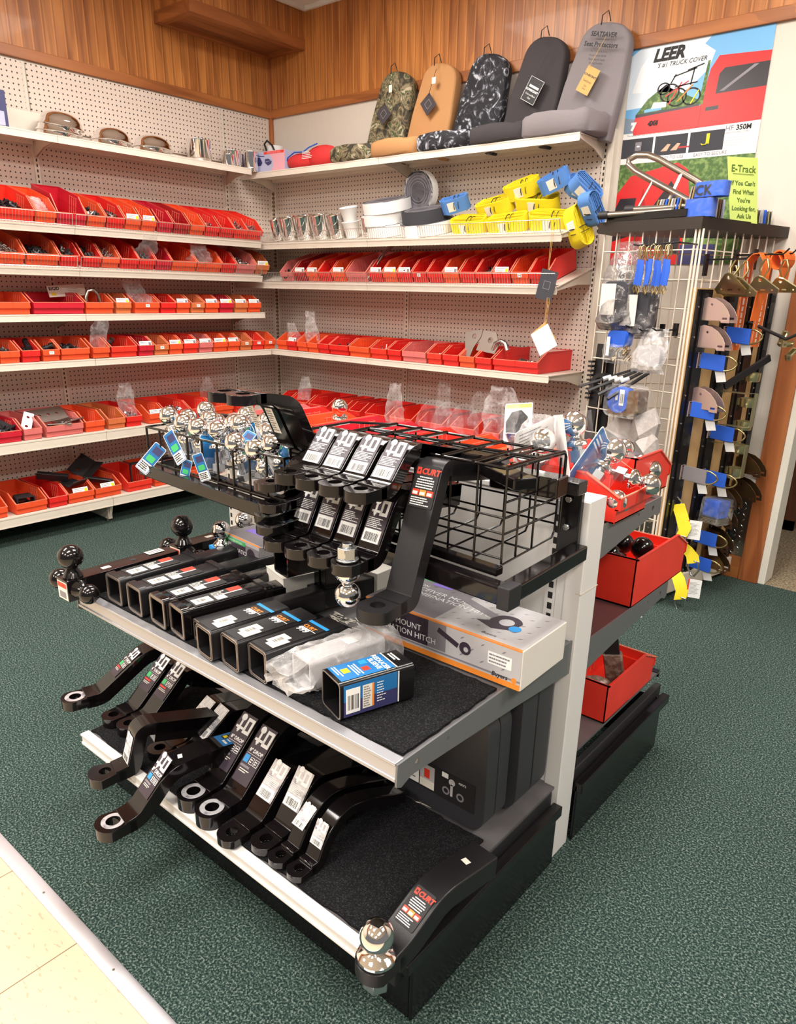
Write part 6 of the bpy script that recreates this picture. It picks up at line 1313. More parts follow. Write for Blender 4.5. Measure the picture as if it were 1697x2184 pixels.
e = empty('square_bracket', (0, 0, 0), label='upright black square U bracket standing in the bright red lowest bin', cat='bracket'); e.matrix_basis = FA[6] @ T(-1.40, .10, .085) @ RZ(-20); b = MB(); sqtube(b, -.02, .02, .085, .13, .006, 'dull', .02); b.build('loop', e, smooth=40)
for i, (y, d, z, rz, w) in enumerate(((-1.24, .12, .12, 15, .22), (-1.10, .16, .13, -10, .24), (-.98, .10, .11, 5, .20))):
    b = MB(); b.push(RZ(rz)); b.rbox(-w/2, w/2, -.04, .04, 0, .018, .02, 'dull'); b.box(-w*.4, w*.45, -.02, .015, .018, .03, 'brownfilm' if i == 1 else 'dull'); b.pop(); o = tag(b.build('folded_cover', smooth=30, bevel=.004), 'folded brown-black vinyl piece heaped above the lowest left bins, %s' % ('nearest', 'middle', 'farthest')[i], 'cover'); o.matrix_basis = FA[6] @ T(y, d, z) @ RX(-6)
# flat steel parts in the right wall bins
for i, (x, a, t_) in enumerate(((1.93, 10, 0), (2.02, -6, 1))):
    b = MB(); 
    if t_ == 0: b.prism([(-.05, -.07), (-.02, -.08), (.0, -.03), (.04, .02), (.05, .06), (-.06, .06)], 0, .005, 'rust', holes=[arc(-.0, .03, .014, 0, 360, 12)[:-1]])
    else: b.prism([(-.06, -.05), (.06, -.05), (.07, 0), (.03, .06), (-.05, .06)], 0, .005, 'rust', holes=[arc(.01, .015, .016, 0, 360, 12)[:-1]])
    o = tag(b.build('steel_plate', smooth=0), 'cut flat steel plate standing in the right wall bins, %s' % ('jagged left one', 'wider right one')[i], 'bracket'); o.matrix_basis = FB[3] @ T(x, .09, .13) @ RX(72) @ RZ(a)
b = MB(); b.tube([(-.04, 0, 0), (-.03, 0, .03), (0, 0, .045), (.03, 0, .035), (.045, 0, 0)], .012, 'zinc', n=10); o = tag(b.build('steel_hook', smooth=60), 'zinc curved hook beside the cut steel plates', 'hook'); o.matrix_basis = FB[3] @ T(2.10, .08, .10)
b = MB(); b.tube([(0, 0, 0), (.03, .12, .10), (.06, .20, .14)], .006, 'zinc', n=8); b.tube([(.015, 0, 0), (.06, .12, .11), (.10, .2, .15)], .006, 'rust', n=8); o = tag(b.build('steel_rod', smooth=60), 'pair of steel rods sticking out between the fenced right wall bins', 'rod'); o.matrix_basis = FB[2] @ T(1.18, .05, .02)
# ================================================================ poster on the right wall
e = empty('poster', (2.52, -.003, 1.45), label='large LEER truck cover poster with a red pickup on the right wall', cat='poster')
def pm(x, y, z): return (x, y, z)
b = MB(); b.push(Matrix(((1, 0, 0, 0), (0, 0, -1, 0), (0, 1, 0, 0), (0, 0, 0, 1))))
PW, PH = .612, .915
M['sky1'] = mat('poster_sky', (.16, .42, .72), .3); M['cloud'] = mat('poster_cloud', (.66, .74, .82), .3); M['cloud2'] = mat('poster_cloud_light', (.82, .86, .88), .3); M['truck'] = mat('poster_red', (.66, .02, .02), .28); M['truckd'] = mat('poster_dark_red', (.42, .012, .015), .28); M['glassp'] = mat('poster_dark_glass', (.03, .025, .03), .25); M['road'] = mat('poster_grey_blue', (.22, .28, .36), .3); M['leaf'] = mat('poster_foliage', (.05, .12, .02), .4, noise_=(50, (.20, .30, .08), .45, .65)); M['skin'] = mat('poster_skin_tone', (.62, .36, .24), .4)
b.box(0, PW, 0, PH, 0, .0006, 'white'); z1 = .0006
def pg(pts, m, z=1): b.prism(pts, z1+.0002*z, z1+.0002*z+.0002, m)
pg([(0, .50), (PW, .50), (PW, PH), (0, PH)], 'sky1', 0); 
pg([(0, .62), (.22, .63), (.30, .70), (.36, .76), (.38, .84), (.33, .88), (.36, PH), (.05, PH), (0, .88)], 'cloud', 1); pg([(.02, .70), (.20, .68), (.31, .74), (.34, .83), (.26, .90), (.10, .89), (.05, .82)], 'cloud2', 2)
pg([(0, .50), (.06, .50), (.08, .56), (0, .58)], 'road', 2)
pg([(.05, .47), (PW, .49), (PW, .60), (.34, .595), (.05, .575), (.04, .53)], 'truck', 3); pg([(.34, .49), (PW, .50), (PW, .80), (.40, .815), (.37, .76), (.345, .60)], 'truck', 3.5); pg([(.345, .49), (.350, .49), (.356, .76), (.351, .76)], 'truckd', 4)
pg([(.405, .64), (PW, .645), (PW, .755), (.43, .755), (.41, .73)], 'glassp', 4); pg([(.42, .65), (.55, .75), (.57, .75), (.44, .65)], 'greyprint', 5); pg([(.37, .565), (.425, .567), (.425, .585), (.37, .583)], 'glassp', 4)
pg([(.05, .575), (.34, .595), (.34, .605), (.05, .590)], 'glassp', 4); pg([(.05, .59), (.10, .66), (.18, .72), (.20, .70), (.34, .62), (.34, .60)], 'leaf', 2)
for cx, cz, r in ((.20, .675, .045), (.235, .65, .045), (.30, .645, .042), (.17, .70, .030)): b.prism(arc(cx, cz, r, 0, 360, 20)[:-1], z1+.001, z1+.0012, 'ink', holes=[arc(cx, cz, r-.007, 0, 360, 20)[:-1]])
for p, q, m in (((.18, .66), (.28, .72), 'truck'), ((.20, .62), (.25, .72), 'truck'), ((.24, .63), (.30, .70), 'orangeprint'), ((.22, .70), (.32, .71), 'ink'), ((.21, .75), (.31, .775), 'ink'), ((.20, .72), (.22, .76), 'ink'), ((.29, .70), (.30, .78), 'ink'), ((.27, .77), (.34, .79), 'ink'), ((.30, .61), (.33, .67), 'yellow')): b.bar((*p, z1+.0013), (*q, z1+.0013), .006, .0003, m)
pg([(.335, .60), (.355, .60), (.365, .80), (.355, .80)], 'leaf', 5); pg([(.12, .61), (.19, .61), (.19, .635), (.13, .64)], 'paper', 7); pg([(.09, .595), (.17, .60), (.17, .615), (.09, .61)], 'sky1', 6)
b.box(0, PW, .21, .478, z1, z1+.0011, 'white')
for x0, w_ in ((.0, .150), (.160, .150), (.320, .150)): b.box(x0, x0+w_, .265, .445, z1+.0011, z1+.0013, 'foamgrey')
b.box(.065, .095, .33, .41, z1+.0013, z1+.0015, 'greyprint'); b.prism(arc(.08, .37, .008, 0, 360, 12)[:-1], z1+.0015, z1+.0017, 'paper')
for x in (.19, .235): b.prism([(x, .302), (x+.03, .302), (x+.045, .36), (x+.03, .365)], z1+.0013, z1+.0015, 'skin')
b.box(.27, .32, .315, .33, z1+.0013, z1+.0015, 'truckd'); b.bar((.40, .42, z1+.0014), (.40, .33, z1+.0014), .014, .0003, 'yellow'); b.tube([(.40, .34, z1+.0015), (.392, .325, z1+.0015), (.38, .322, z1+.0015), (.372, .335, z1+.0015)], .004, 'yellow', n=4)
b2 = MB(); b2.push(Matrix(((1, 0, 0, 0), (0, 0, -1, 0), (0, 1, 0, 0), (0, 0, 0, 1))))
def tx(s_, x, y, size, m, al='l', sh=0, bd=0): b2.push(T(x, y, z1+.0024)); b2.text(s_, size, m, al, shear=sh, bold=bd); b2.pop()
tx('LEER', .105, .853, .066, 'ink', sh=.25, bd=.003); tx("'S #1 TRUCK COVER", .125, .826, .0245, 'ink', sh=.25); tx('4X4', .115, .598, .026, 'ink', sh=.1, bd=.002); tx('The convenient, easy to use hard cover offers over the top versatility', .02, .561, .0105, 'greyprint')
tx('HF', .470, .541, .030, 'greyprint'); tx('350M', .515, .541, .028, 'ink', bd=.0009); tx('HARD FOLDING COVER', .472, .530, .009, 'greyprint'); tx('EASY TO USE', .19, .452, .019, 'greyprint'); tx('EASY TO SECURE', .345, .452, .019, 'greyprint'); tx('7', .035, .588, .040, 'paper', bd=.004)
for k in range(4): b.box(.475, .565-.02*(k == 3), .36-.022*k, .3645-.022*k, z1+.0012, z1+.0014, 'palecarton')
pg([(0, 0), (PW, 0), (PW, .21), (0, .21)], 'leaf', 5); b.prism([(0, 0), (.34, 0), (.36, .12), (.33, .19), (.28, .205), (.06, .185), (0, .15)], z1+.0013, z1+.0015, 'truck'); b.prism([(0, .05), (.08, .06), (.10, .14), (.02, .14), (0, .12)], z1+.0016, z1+.0018, 'glassp'); b.prism([(.15, .04), (.33, .02), (.345, .12), (.26, .17), (.17, .11)], z1+.0016, z1+.0018, 'glassp')
b.prism([(.11, 0), (.14, 0), (.15, .12), (.13, .16), (.11, .10)], z1+.0016, z1+.0018, 'truckd'); b.box(.34, .50, 0, .04, z1+.0016, z1+.0018, 'navy')
for v in b.v:
    y = v.z; v.z = (.575+(y-.5)*.826 if y > .5 else (.445+(y-.21)*.448 if y > .21 else y*2.119))
b.v += b2.v; n0 = len(b.v)-len(b2.v); b.f += [[i+n0 for i in f] for f in b2.f]; b.m += b2.m
b.pop(); b.build('print', e, smooth=0)
# ================================================================ free standing grid rack with straps
NX, NY = 3.155, -.60
FR_ = Matrix(((.2217, 0, .9751, NX), (.9751, 0, -.2217, NY), (0, 1, 0, 0), (0, 0, 0, 1)))      # right face: x along, y up, z outward
FL_ = Matrix(((.983, 0, -.184, NX), (-.184, 0, -.983, NY), (0, 1, 0, 0), (0, 0, 0, 1)))       # left face: x=-distance from the corner
e = sr = empty('grid_rack', (0, 0, 0), label='cream wire grid rack on casters with black top board, holding straps and fittings', cat='rack')
LW, RW, TOP = .435, .63, 1.553
def grid(F, x0, x1, name, z0=.10, step=.0655, hs=(.16, .27, .38, .49, .60, .71, .82, .93, 1.04, 1.15, 1.26, 1.37, 1.48)):
    b = MB().push(F); n = max(1, round((x1-x0)/step))
    for k in range(n+1): x = x0+(x1-x0)*k/n; b.tube([(x, z0, 0), (x, TOP, 0)], .0030, 'creamwire', n=6)
    for z in hs: b.tube([(x0, z, -.005), (x1, z, -.005)], .0030, 'creamwire', n=6)
    return b.build(name, e, smooth=60)
grid(FL_, -LW, -.0, 'left_grid_panel'); grid(FR_, .0, RW, 'right_grid_panel')
Lp = Vector((NX-.983*LW, NY+.184*LW, 0)); Rp = Vector((NX+.2217*RW, NY+.9751*RW, 0)); dv = (Rp-Lp); dl = dv.length; dv.normalize()
FBk = Matrix(((dv.x, 0, dv.y, Lp.x), (dv.y, 0, -dv.x, Lp.y), (0, 1, 0, 0), (0, 0, 0, 1)))
grid(FBk, 0, dl, 'rear_grid_panel')
b = MB()
for dx in (-.014, 0, .014): b.tube([(NX+dx, NY-.004, .06), (NX+dx, NY-.004, TOP)], .0045, 'creamwire', n=8)
b.build('corner_post', e, smooth=60)
bt = [(NX, NY), (Rp.x+.02, Rp.y-.02), (Rp.x-.12, Rp.y-.01), (Lp.x-.02, Lp.y+.14), (Lp.x-.02, Lp.y-.02)]
b = MB(); b.prism([(NX+.01, NY-.02), (Rp.x+.03, Rp.y+.0), (Rp.x-.10, Rp.y+.02), (Lp.x-.03, Lp.y+.16), (Lp.x-.03, Lp.y-.01)], TOP, TOP+.043, 'darkbrown'); b.build('top_board', e, smooth=0)
b = MB(); b.push(FR_); b.box(-.03, RW, .035, .105, -.02, .045, 'creamwire'); b.pop(); b.push(FL_); b.box(-LW, 0.03, .035, .105, -.02, .03, 'creamwire'); b.pop(); b.build('base_beam', e, smooth=0, bevel=.002)
for x, y in ((NX-.02, NY-.045), (Rp.x-.03, Rp.y-.06), (Lp.x+.03, Lp.y)):
    MB().cyl((x-.014, y, .030), (x+.014, y, .030), .030, 'dull', n=18).cyl((x, y, .03), (x, y, .06), .008, 'zinc').build('caster', e, smooth=40)
# e-track board on the right face
b = MB().push(FR_); b.box(0, .62, .09, 1.34, .003, .022, 'boardwood'); b.build('plywood_board', e, smooth=0)
for k, x in enumerate((.055, .250, .440, .580)):
    b = MB().push(FR_); w_ = .05 if k < 3 else .034; b.box(x-w_, x+w_, .085, 1.335, .022, .030, 'black'); b.box(x-w_*.5, x+w_*.5, .085, 1.335, .030, .036, 'black')
    for q in range(11): b.box(x-.012, x+.012, .14+q*.115, .17+q*.115, .0362, .0366, 'slot'); b.cyl((x-w_*.8, .12+q*.115, .030), (x-w_*.8, .12+q*.115, .033), .004, 'zinc', n=8)
    b.build('e_track_rail', e, smooth=0)
def onR(x, z, w=.036): return FR_ @ T(x, z, w)
def onL(x, z, w=.01): return FL_ @ T(-x, z, w)
# twin-plate beam sockets
def socket(m, label, F, s=1., rz=0):
    e = empty('beam_socket', (0, 0, 0), label=label, cat='track fitting', group=None); e.matrix_basis = F @ RZ(rz)
    pts = [(0, -.042), (.0, .040), (.015, .046), (.05, .040), (.08, .024), (.105, .0), (.118, -.022), (.120, -.050), (.085, -.050), (.080, -.042)]
    for k, y in enumerate((-.030, .022)):
        b = MB(); b.push(S(s) @ T(0, 0, 0) @ Matrix(((0, 0, 1, y), (0, 1, 0, 0), (1, 0, 0, 0), (0, 0, 0, 1)))); b.prism(pts, -.0012, .0012, m, holes=[arc(.035, .018, .005, 0, 360, 10)[:-1], [(.088, -.038), (.108, -.038), (.108, -.030), (.088, -.030)]]); b.pop(); b.build('side_plate', e, smooth=0, bevel=.0006)
    b = MB(); b.push(S(s)); b.box(-.030, .022, -.042, .040, -.001, .002, m); b.box(-.030, .022, -.043, -.040, 0, .08, m); b.pop(); b.build('back_plate', e, smooth=0); return e
for i, (x, z, m, lb) in enumerate(((.072, 1.262, 'pzinc', 'rosy zinc twin-plate beam socket, highest on the left track'), (.070, 1.158, 'pzinc', 'rosy zinc twin-plate beam socket, second on the left track'), (.090, .915, 'pzinc', 'rosy zinc beam socket with bright rivet, below the first blue ring strap'), (.550, .585, 'bzinc', 'bronze beam socket at the far track, highest of the bronze ones'), (.550, .470, 'bzinc', 'bronze beam socket, second highest of the bronze ones'), (.385, .460, 'bzinc', 'bronze beam socket left of the diamond plate, third from the top'), (.375, .370, 'bzinc', 'bronze beam socket partly hidden behind the packed blue strap'), (.378, .255, 'bzinc', 'bronze beam socket, second from the bottom'), (.380, .155, 'bzinc', 'bronze beam socket, lowest of all'))):
    socket(m, lb, onR(x, z+.0), .98)
# blue ring straps
def ringstrap(label, F, m='blue', L=.075, hang=4, tagw=True, ring=True, rx=0):
    e = empty('ring_strap', (0, 0, 0), label=label, cat='strap'); e.matrix_basis = F
    b = MB(); b.tube([(-.012, .03, 0), (.012, .03, 0), (.012, -.03, 0), (-.012, -.03, 0)], .004, 'pzinc', n=6, closed=True); b.box(-.008, .008, -.024, .024, -.01, .002, 'pzinc'); b.build('track_clip', e, smooth=50)
    d = R_(hang); p = [(0, 0, .006), (.005, -L*.25*sin(d), L*.35), (.012, -L*.6*sin(d), L*.7), (.02, -L*sin(d), L)]
    b = MB(); b.ribbon(p, (0, .060, 0), .006, m); b.ribbon([(.004, -.002, .008), (.012, -.004-L*.5*sin(d), L*.6), (.02, -.002-L*sin(d), L)], (0, .058, 0), .004, m)
    b.build('webbing', e, smooth=40)
    if ring:
        q = Vector(p[-1]); b = MB(); b.tube([q+Vector((0, .028*cos(a)*1.0 if cos(a) < .9 else .028, .0))+Vector((.01*(1-abs(cos(a))), 0, .045*max(0, sin(a)))) for a in [pi*k/12 for k in range(13)]]+[q+Vector((0, -.028, 0))], .0035, 'yzinc' if m != 'yellow' else 'zinc', n=8); b.build('ring', e, smooth=60)
    if tagw: b = MB(); b.ribbon([(.014, -.005, L*.62), (.024, -.035, L*.80), (.030, -.080, L*.92)], (0.004, .006, .038), .0006, 'paper'); b.build('paper_tag', e, smooth=40)
    return e
for x, z, lb, tg in ((.23, 1.165, 'blue ring strap on the second track, highest one, below the orange webbing', 1), (.07, 1.065, 'blue ring strap with white tag, highest on the left track', 1), (.055, .870, 'blue ring strap with price sticker under the rosy socket', 1), (.235, .762, 'blue ring strap with white tag on the second track, between two steel loops', 1), (.235, .562, 'blue ring strap with white tag under the lower steel loop', 1), (.245, .285, 'blue ring strap near the floor with a long white tag', 1), (.235, .165, 'blue ring strap lowest of all with a long white tag', 1)):
    ringstrap(lb, onR(x, z), L=.10)
ringstrap('grey ring strap with white rectangular tag above the yellow straps', onR(.07, .60), 'greyfab', L=.10)
# yellow straps hanging low
def ystrap(label, F, pts, tagat=None, ring=True):
    e = empty('ring_strap', (0, 0, 0), label=label, cat='strap'); e.matrix_basis = F
    b = MB(); b.ribbon(pts, [(0.03, .012, .040)]*len(pts), .005, 'yellow'); b.build('webbing', e, smooth=40)
    q = Vector(pts[-1]); b = MB(); b.tube([q+Vector((.002, .01, -.022)), q+Vector((.006, -.03, -.026)), q+Vector((.008, -.06, -.008)), q+Vector((.008, -.06, .008)), q+Vector((.006, -.03, .026)), q+Vector((.002, .01, .022))], .004, 'zinc', n=8, closed=True); b.build('ring', e, smooth=60)
    if tagat: b = MB(); b.push(T(*tagat) @ RY(-62)); b.box(-.028, .028, -.085, 0, 0, .0008, 'paper'); b.box(-.028, -.022, -.085, 0, .0008, .001, 'redprint'); lines(b, -.02, .022, -.07, -.012, 10, 'greyprint', z=.0009, seed=3, h=.3); b.pop(); b.build('printed_tag', e, smooth=0)
    b = MB(); b.tube([(0, .03, 0), (.015, .01, .02), (0, -.01, .01)], .004, 'zinc', n=6); b.build('track_clip', e, smooth=50)
ystrap('yellow ring strap with printed white tag, highest of three by the red bin', onR(.06, .46), [(0, 0, .01), (.01, -.05, .03), (.0, -.10, .06), (-.01, -.14, .05)], (.03, -.06, .085))
ystrap('yellow ring strap behind the deep red bin, middle of three', onR(.09, .29), [(0, 0, .01), (.02, -.03, .05), (.03, -.06, .08), (.03, -.09, .09)])
ystrap('yellow ring strap near the floor with curled printed tag, lowest of three', onR(.05, .17), [(0, .02, .02), (.0, -.03, .07), (-.005, -.08, .10), (-.01, -.12, .10)], (.02, -.02, .14))
# steel loops and round cups
for i, z in enumerate((.855, .635)):
    b = MB(); b.push(onR(.30, z)); b.ribbon([(-.02, .075, 0), (-.02, .075, .12), (.015, .075, .135), (.015, -.065, .135), (-.02, -.065, .12), (-.02, -.065, 0)], (.026, 0, 0), .004, 'yzinc2'); b.pop(); tag(b.build('steel_loop', smooth=25), 'pale gold rectangular steel loop on the second track, %s of two' % ('upper', 'lower')[i], 'track fitting', None)
for i, z in enumerate((.985, .875, .775, .670, .565)):
    b = MB(); b.push(onR(.43, z)); b.push(RX(-90)); b.lathe([(.001, -.02), (.03, -.02), (.033, -.016), (.034, .018), (.031, .018), (.030, -.014), (.001, -.015)], 'yzinc2', 26, (0, -.045, 0)); b.pop(); b.box(-.01, .01, -.015, .015, 0, .02, 'yzinc2'); b.pop()
    tag(b.build('pipe_cup', smooth=40), 'round pale gold steel cup on the third track, %s from the top' % nth[i], 'track fitting', 'round cups on the third track')
e2 = empty('strap_pack', (0, 0, 0), label='packed blue strap with gold end plates hanging at the centre of the lower tracks', cat='strap'); e2.matrix_basis = onR(.30, .395) @ RZ(-6)
MB().rbox(-.05, .045, -.02, .06, .02, .09, .012, 'blue').build('webbing', e2, smooth=40)
b = MB()
for k in range(4): b.box(-.055, .05, -.045+.006*k, -.042+.006*k, .02, .095, 'yzinc')
b.box(.045, .065, -.03, .055, .03, .09, 'yzinc2'); b.build('end_plates', e2, smooth=0)
b = MB(); b.rbox(-.06, .068, -.05, .066, .012, .10, .012, 'clear'); b.build('plastic_wrap', e2, smooth=30)
b = MB(); b.push(T(-.04, .0, .0905) ); b.text('LOAD', .02, 'ink'); b.pop(); b.build('lettering', e2, smooth=0)
MB().push(onR(.28, .98)).bar((-.02, -.03, .02), (.16, .09, .10), .03, .012, 'dull').build('rubber_strip', smooth=0); tag(bpy.data.objects['rubber_strip'], 'black textured rubber strip slanting between the tracks', 'strip')
# orange printed webbing, triangle plates, hook rails
for i, (x, zt, zb_, w) in enumerate(((.27, 1.47, 1.10, .062), (.42, 1.475, 1.11, .075))):
    e2 = empty('orange_webbing', (0, 0, 0), label='orange printed webbing hanging in a loop, %s one' % ('narrower left', 'wider right')[i], cat='strap'); e2.matrix_basis = onR(x, 0, .07)
    b = MB(); pts = [(0, zb_, 0), (0, zt-.03, .0), (0, zt, .02), (0, zt+.005, .05), (0, zt-.03, .075), (0, zt-.10, .07)]
    if i == 0: pts += [(0, zb_+.12, .06)]
    b.ribbon(pts, (w, 0, .0), .004, 'orange')
    if i: b.ribbon([(.0, zt-.02+.035*sin(a), .055+.03*cos(a)) for a in [2*pi*k/16 for k in range(17)]], (w*1.05, 0, 0), .006, 'orange')
    b.build('webbing', e2, smooth=40)
    b = MB(); 
    for q in (-1, 1): b.box(q*w*.42-.0012, q*w*.42+.0012, zb_, zt-.03, .0022, .0026, 'ivory')
    rnd = random.Random(i)
    z = zb_+.02
    while z < zt-.06: L = rnd.uniform(.01, .03); b.box(-.006, .006, z, z+L, .0022, .0025, 'ivory'); z += L+.006
    b.build('printing', e2, smooth=0)
def tri_plate(label, F, m, rz=0):
    e = empty('delta_ring', (0, 0, 0), label=label, cat='fitting', group='triangle plates with rings on the upper hooks'); e.matrix_basis = F
    b = MB(); b.push(T(0, -.028, 0) @ RZ(48) @ RY(90) @ RZ(90+rz) @ S(1.25)); b.prism([(-.035, -.045), (-.020, -.052), (.030, -.012), (.034, 0), (.030, .012), (-.020, .052), (-.035, .045)], 0, .004, m, holes=[arc(.018, 0, .007, 0, 360, 10)[:-1], arc(-.02, -.03, .004, 0, 360, 8)[:-1], arc(-.02, .03, .004, 0, 360, 8)[:-1], [(-.024, -.008), (-.018, -.008), (-.018, .008), (-.024, .008)]]); b.pop(); b.build('plate', e, smooth=0)
    b = MB(); b.tube([(0, -.012, 0), (.0, .03, .018), (0, .065, .006), (0, .065, -.006), (0, .03, -.018)], .0042, 'yzinc', n=8, closed=True); o = b.build('ring', e, smooth=60)
for i, (x, z, w, m) in enumerate(((.10, 1.385, .10, 'yzinc'), (.12, 1.375, .13, 'yzinc2'), (.22, 1.385, .16, 'yzinc2'), (.30, 1.385, .20, 'yzinc2'), (.14, 1.36, .09, 'yzinc'))):
    tri_plate('gold triangle plate with wire ring, %s on the upper hook' % nth[i], onR(x, z, w) @ RZ(-20+8*i), m)
b = MB()
for x, z, w in ((.06, 1.445, .17), (.27, 1.47, .20), (.42, 1.48, .16)): b.push(onR(x, z, 0)); b.tube([(0, 0, 0), (0, 0, w), (0, .02, w+.02)], .0035, 'black', n=6); b.cb(0, -.02, .008, .02, .08, .01, 'black'); b.pop()
b.build('display_hook', e, smooth=50)
b = MB(); b.push(onR(.42, 1.22, 0)); b.tube([(0, 0, 0), (0, -.07, .20), (.0, -.04, .26), (0, .05, .30)], .007, 'dull', n=8); b.pop(); b.build('display_hook', e, smooth=50)
# cam buckles and bags on the far right hooks
for i, (x, z, w) in enumerate(((.42, 1.13, .20), (.45, 1.09, .21), (.44, 1.15, .17))):
    e2 = empty('cam_buckle', (0, 0, 0), label='gold cam buckle on the outermost hook, %s' % ('highest', 'lowest', 'nearest the rack')[i if i < 3 else 2], cat='fitting'); e2.matrix_basis = onR(x, z, w) @ RZ(30*i)
    b = MB(); b.box(-.03, .03, -.012, .012, -.003, .003, 'yzinc'); b.box(-.03, -.024, -.012, .012, 0, .02, 'yzinc2'); b.box(.024, .03, -.012, .012, 0, .02, 'yzinc2'); b.cyl((-.03, 0, .014), (.03, 0, .014), .005, 'yzinc2', n=10); b.build('frame', e2, smooth=0)
def bagL(F, w, h, t, m, label, seed, inner=None):
    e = empty('bagged_item', (0, 0, 0), label=label, cat='bag'); e.matrix_basis = F
    if inner: inner(e)
    rnd = random.Random(seed); b = MB(); n = 18; rows = 12; vs = []
    for j in range(rows+1):
        v = j/rows
        for i in range(n):
            a = 2*pi*i/n; q = 1+.07*sin(3*a+seed+v*6)+rnd.uniform(-.05, .05); ww = w/2*(1-.25*v**2+.06*sin(9*v+seed)); tt = t/2*(max(.08, 1-v**1.5) if v > .05 else .5)
            vs.append((ww*cos(a)*q, -h/2+h*v+rnd.uniform(-.004, .004), .02+tt+tt*sin(a)*q))
    fs = [(j*n+i, j*n+(i+1) % n, (j+1)*n+(i+1) % n, (j+1)*n+i) for j in range(rows) for i in range(n)]+[tuple(range(n))[::-1]]
    b.add(vs, fs, m); b.build('plastic_bag', e, smooth=40); return e
M['taupe'] = mat('taupe_poly_film', (.40, .36, .34), .3, bump=(40, .6, .006)); M['smoke'] = clearp('smoky_polythene', (.22, .20, .20), .9)
def in_belt(e): MB().rbox(-.055, .06, -.14, .02, .02, .095, .03, 'foamgrey').build('strap_coil', e, smooth=40); MB().box(-.05, .02, -.11, .01, .1130, .1140, 'carton').build('label', e, smooth=0)
bagL(onL(.255, 1.34, .05), .17, .34, .12, 'smoke', 'large smoky bag with grey strap coil and paper label, upper left of the grid', 2, in_belt)
bagL(onL(.17, 1.30, .02), .16, .32, .10, 'smoke', 'second smoky bag hanging behind the first on the grid', 5, in_belt)
def in_blue(e):
    MB().rbox(-.04, .045, -.01, .055, .02, .075, .02, 'blue').build('webbing', e, smooth=40); b = MB(); rnd = random.Random(4)
    for k in range(22): x, y, z = rnd.uniform(-.05, .05), rnd.uniform(-.06, .0), rnd.uniform(.02, .08); b.tube([(x, y, z), (x+.015, y+.008, z+.004), (x+.01, y-.01, z+.01)], .004, 'bzinc' if k % 2 else 'yzinc', n=5, closed=True)
    b.build('buckles', e, smooth=60); MB().box(-.035, -.02, -.045, .03, .084, .085, 'paper').build('label', e, smooth=0)
bagL(onL(.215, 1.115, .08), .13, .15, .09, 'clear', 'clear bag of blue webbing and bronze buckles on the grid', 3, in_blue)
def in_white(e): MB().rbox(-.05, .05, -.06, .02, .02, .05, .02, 'palecarton').build('white_parts', e, smooth=40)
bagL(onL(.07, 1.10, .08), .15, .17, .06, 'haze', 'clear bag of white parts hanging on two short hooks', 4, in_white)
e2 = empty('strap_pack', (0, 0, 0), label='shrink wrapped blue ratchet strap coil with barcode sticker on the grid', cat='strap'); e2.matrix_basis = onL(.150, .895, .10)
b = MB(); b.lathe([(.012, -.03), (.052, -.03), (.055, 0), (.052, .03), (.012, .03)], 'blue', 30, (-.018, .0, .03)); b.build('webbing_coil', e2, smooth=50)
b = MB(); b.rbox(.03, .082, -.045, .045, -.005, .065, .01, 'bzinc'); b.rbox(-.07, .06, -.062, -.040, -.005, .05, .008, 'bzinc'); b.build('ratchet', e2, smooth=40)
b = MB(); barcode(b, -.01, .012, -.02, .045, .0615, 3); b.box(-.030, -.018, 0, .02, .0615, .062, 'paper'); b.build('sticker', e2, smooth=0)
MB().rbox(-.080, .088, -.068, .062, -.01, .069, .03, 'clear').build('shrink_wrap', e2, smooth=40)
for i, (x, z, w_, h_, rz) in enumerate(((.17, .735, .15, .20, 20), (.06, .76, .13, .24, -14), (.015, .70, .10, .17, 8))):
    e2 = empty('film_pack', (0, 0, 0), label='taupe film wrapped pack behind the red bins, %s' % ('left', 'right', 'lowest')[i], cat='package'); e2.matrix_basis = onL(x, z, .05+.02*i) @ RZ(rz); rnd = random.Random(i)
    b = MB(); b.add([(-w_/2, -h_/2, 0), (w_/2, -h_/2*.9, .01), (w_/2*.8, h_/2*.6, .03), (0, h_/2, .02), (-w_/2*.9, h_/2*.5, .02), (-w_/2, -h_/2, .02), (w_/2, -h_/2*.9, .04), (w_/2*.8, h_/2*.6, .05), (0, h_/2, .025), (-w_/2*.9, h_/2*.5, .06), (0, 0, .075)], [(0, 4, 3, 2, 1), (5, 6, 10), (6, 7, 10), (7, 8, 10), (8, 9, 10), (9, 5, 10), (0, 1, 6, 5), (1, 2, 7, 6), (2, 3, 8, 7), (3, 4, 9, 8), (4, 0, 5, 9)], 'taupe'); b.build('film', e2, smooth=0)
# blue safety leashes with carabiners
proto = empty('carabiner_leash', (0, 0, 0), label='x', cat='strap', group='blue leashes with carabiners on one hook')
b = MB(); b.tube([(0, .012, 0), (.009, .035, 0), (.008, .062, 0), (0, .070, 0), (-.008, .062, 0), (-.009, .035, 0)], .003, 'yzinc', n=6, closed=True); b.build('carabiner', proto, smooth=60)
b = MB(); b.ribbon([(0, .016, 0), (.002, -.03, .004), (0, -.078, 0)], (.015, 0, .008), .005, 'blue'); b.build('webbing', proto, smooth=40)
b = MB(); b.tube([(0, -.075, 0), (.007, -.092, 0), (0, -.108, 0), (-.007, -.092, 0)], .0035, 'yzinc', n=6, closed=True); b.build('snap', proto, smooth=60)
for i in range(8):
    c = proto if i == 0 else copy_tree(proto); c.matrix_basis = onL(.165-.019*i, 1.425-.003*(i % 3), .13+.012*(i % 2)) @ RY(35+12*(i % 3)) @ RZ(-4+3*(i % 3)); c['label'] = 'blue webbing leash with carabiner, %s from the left on its hook' % nth[i]
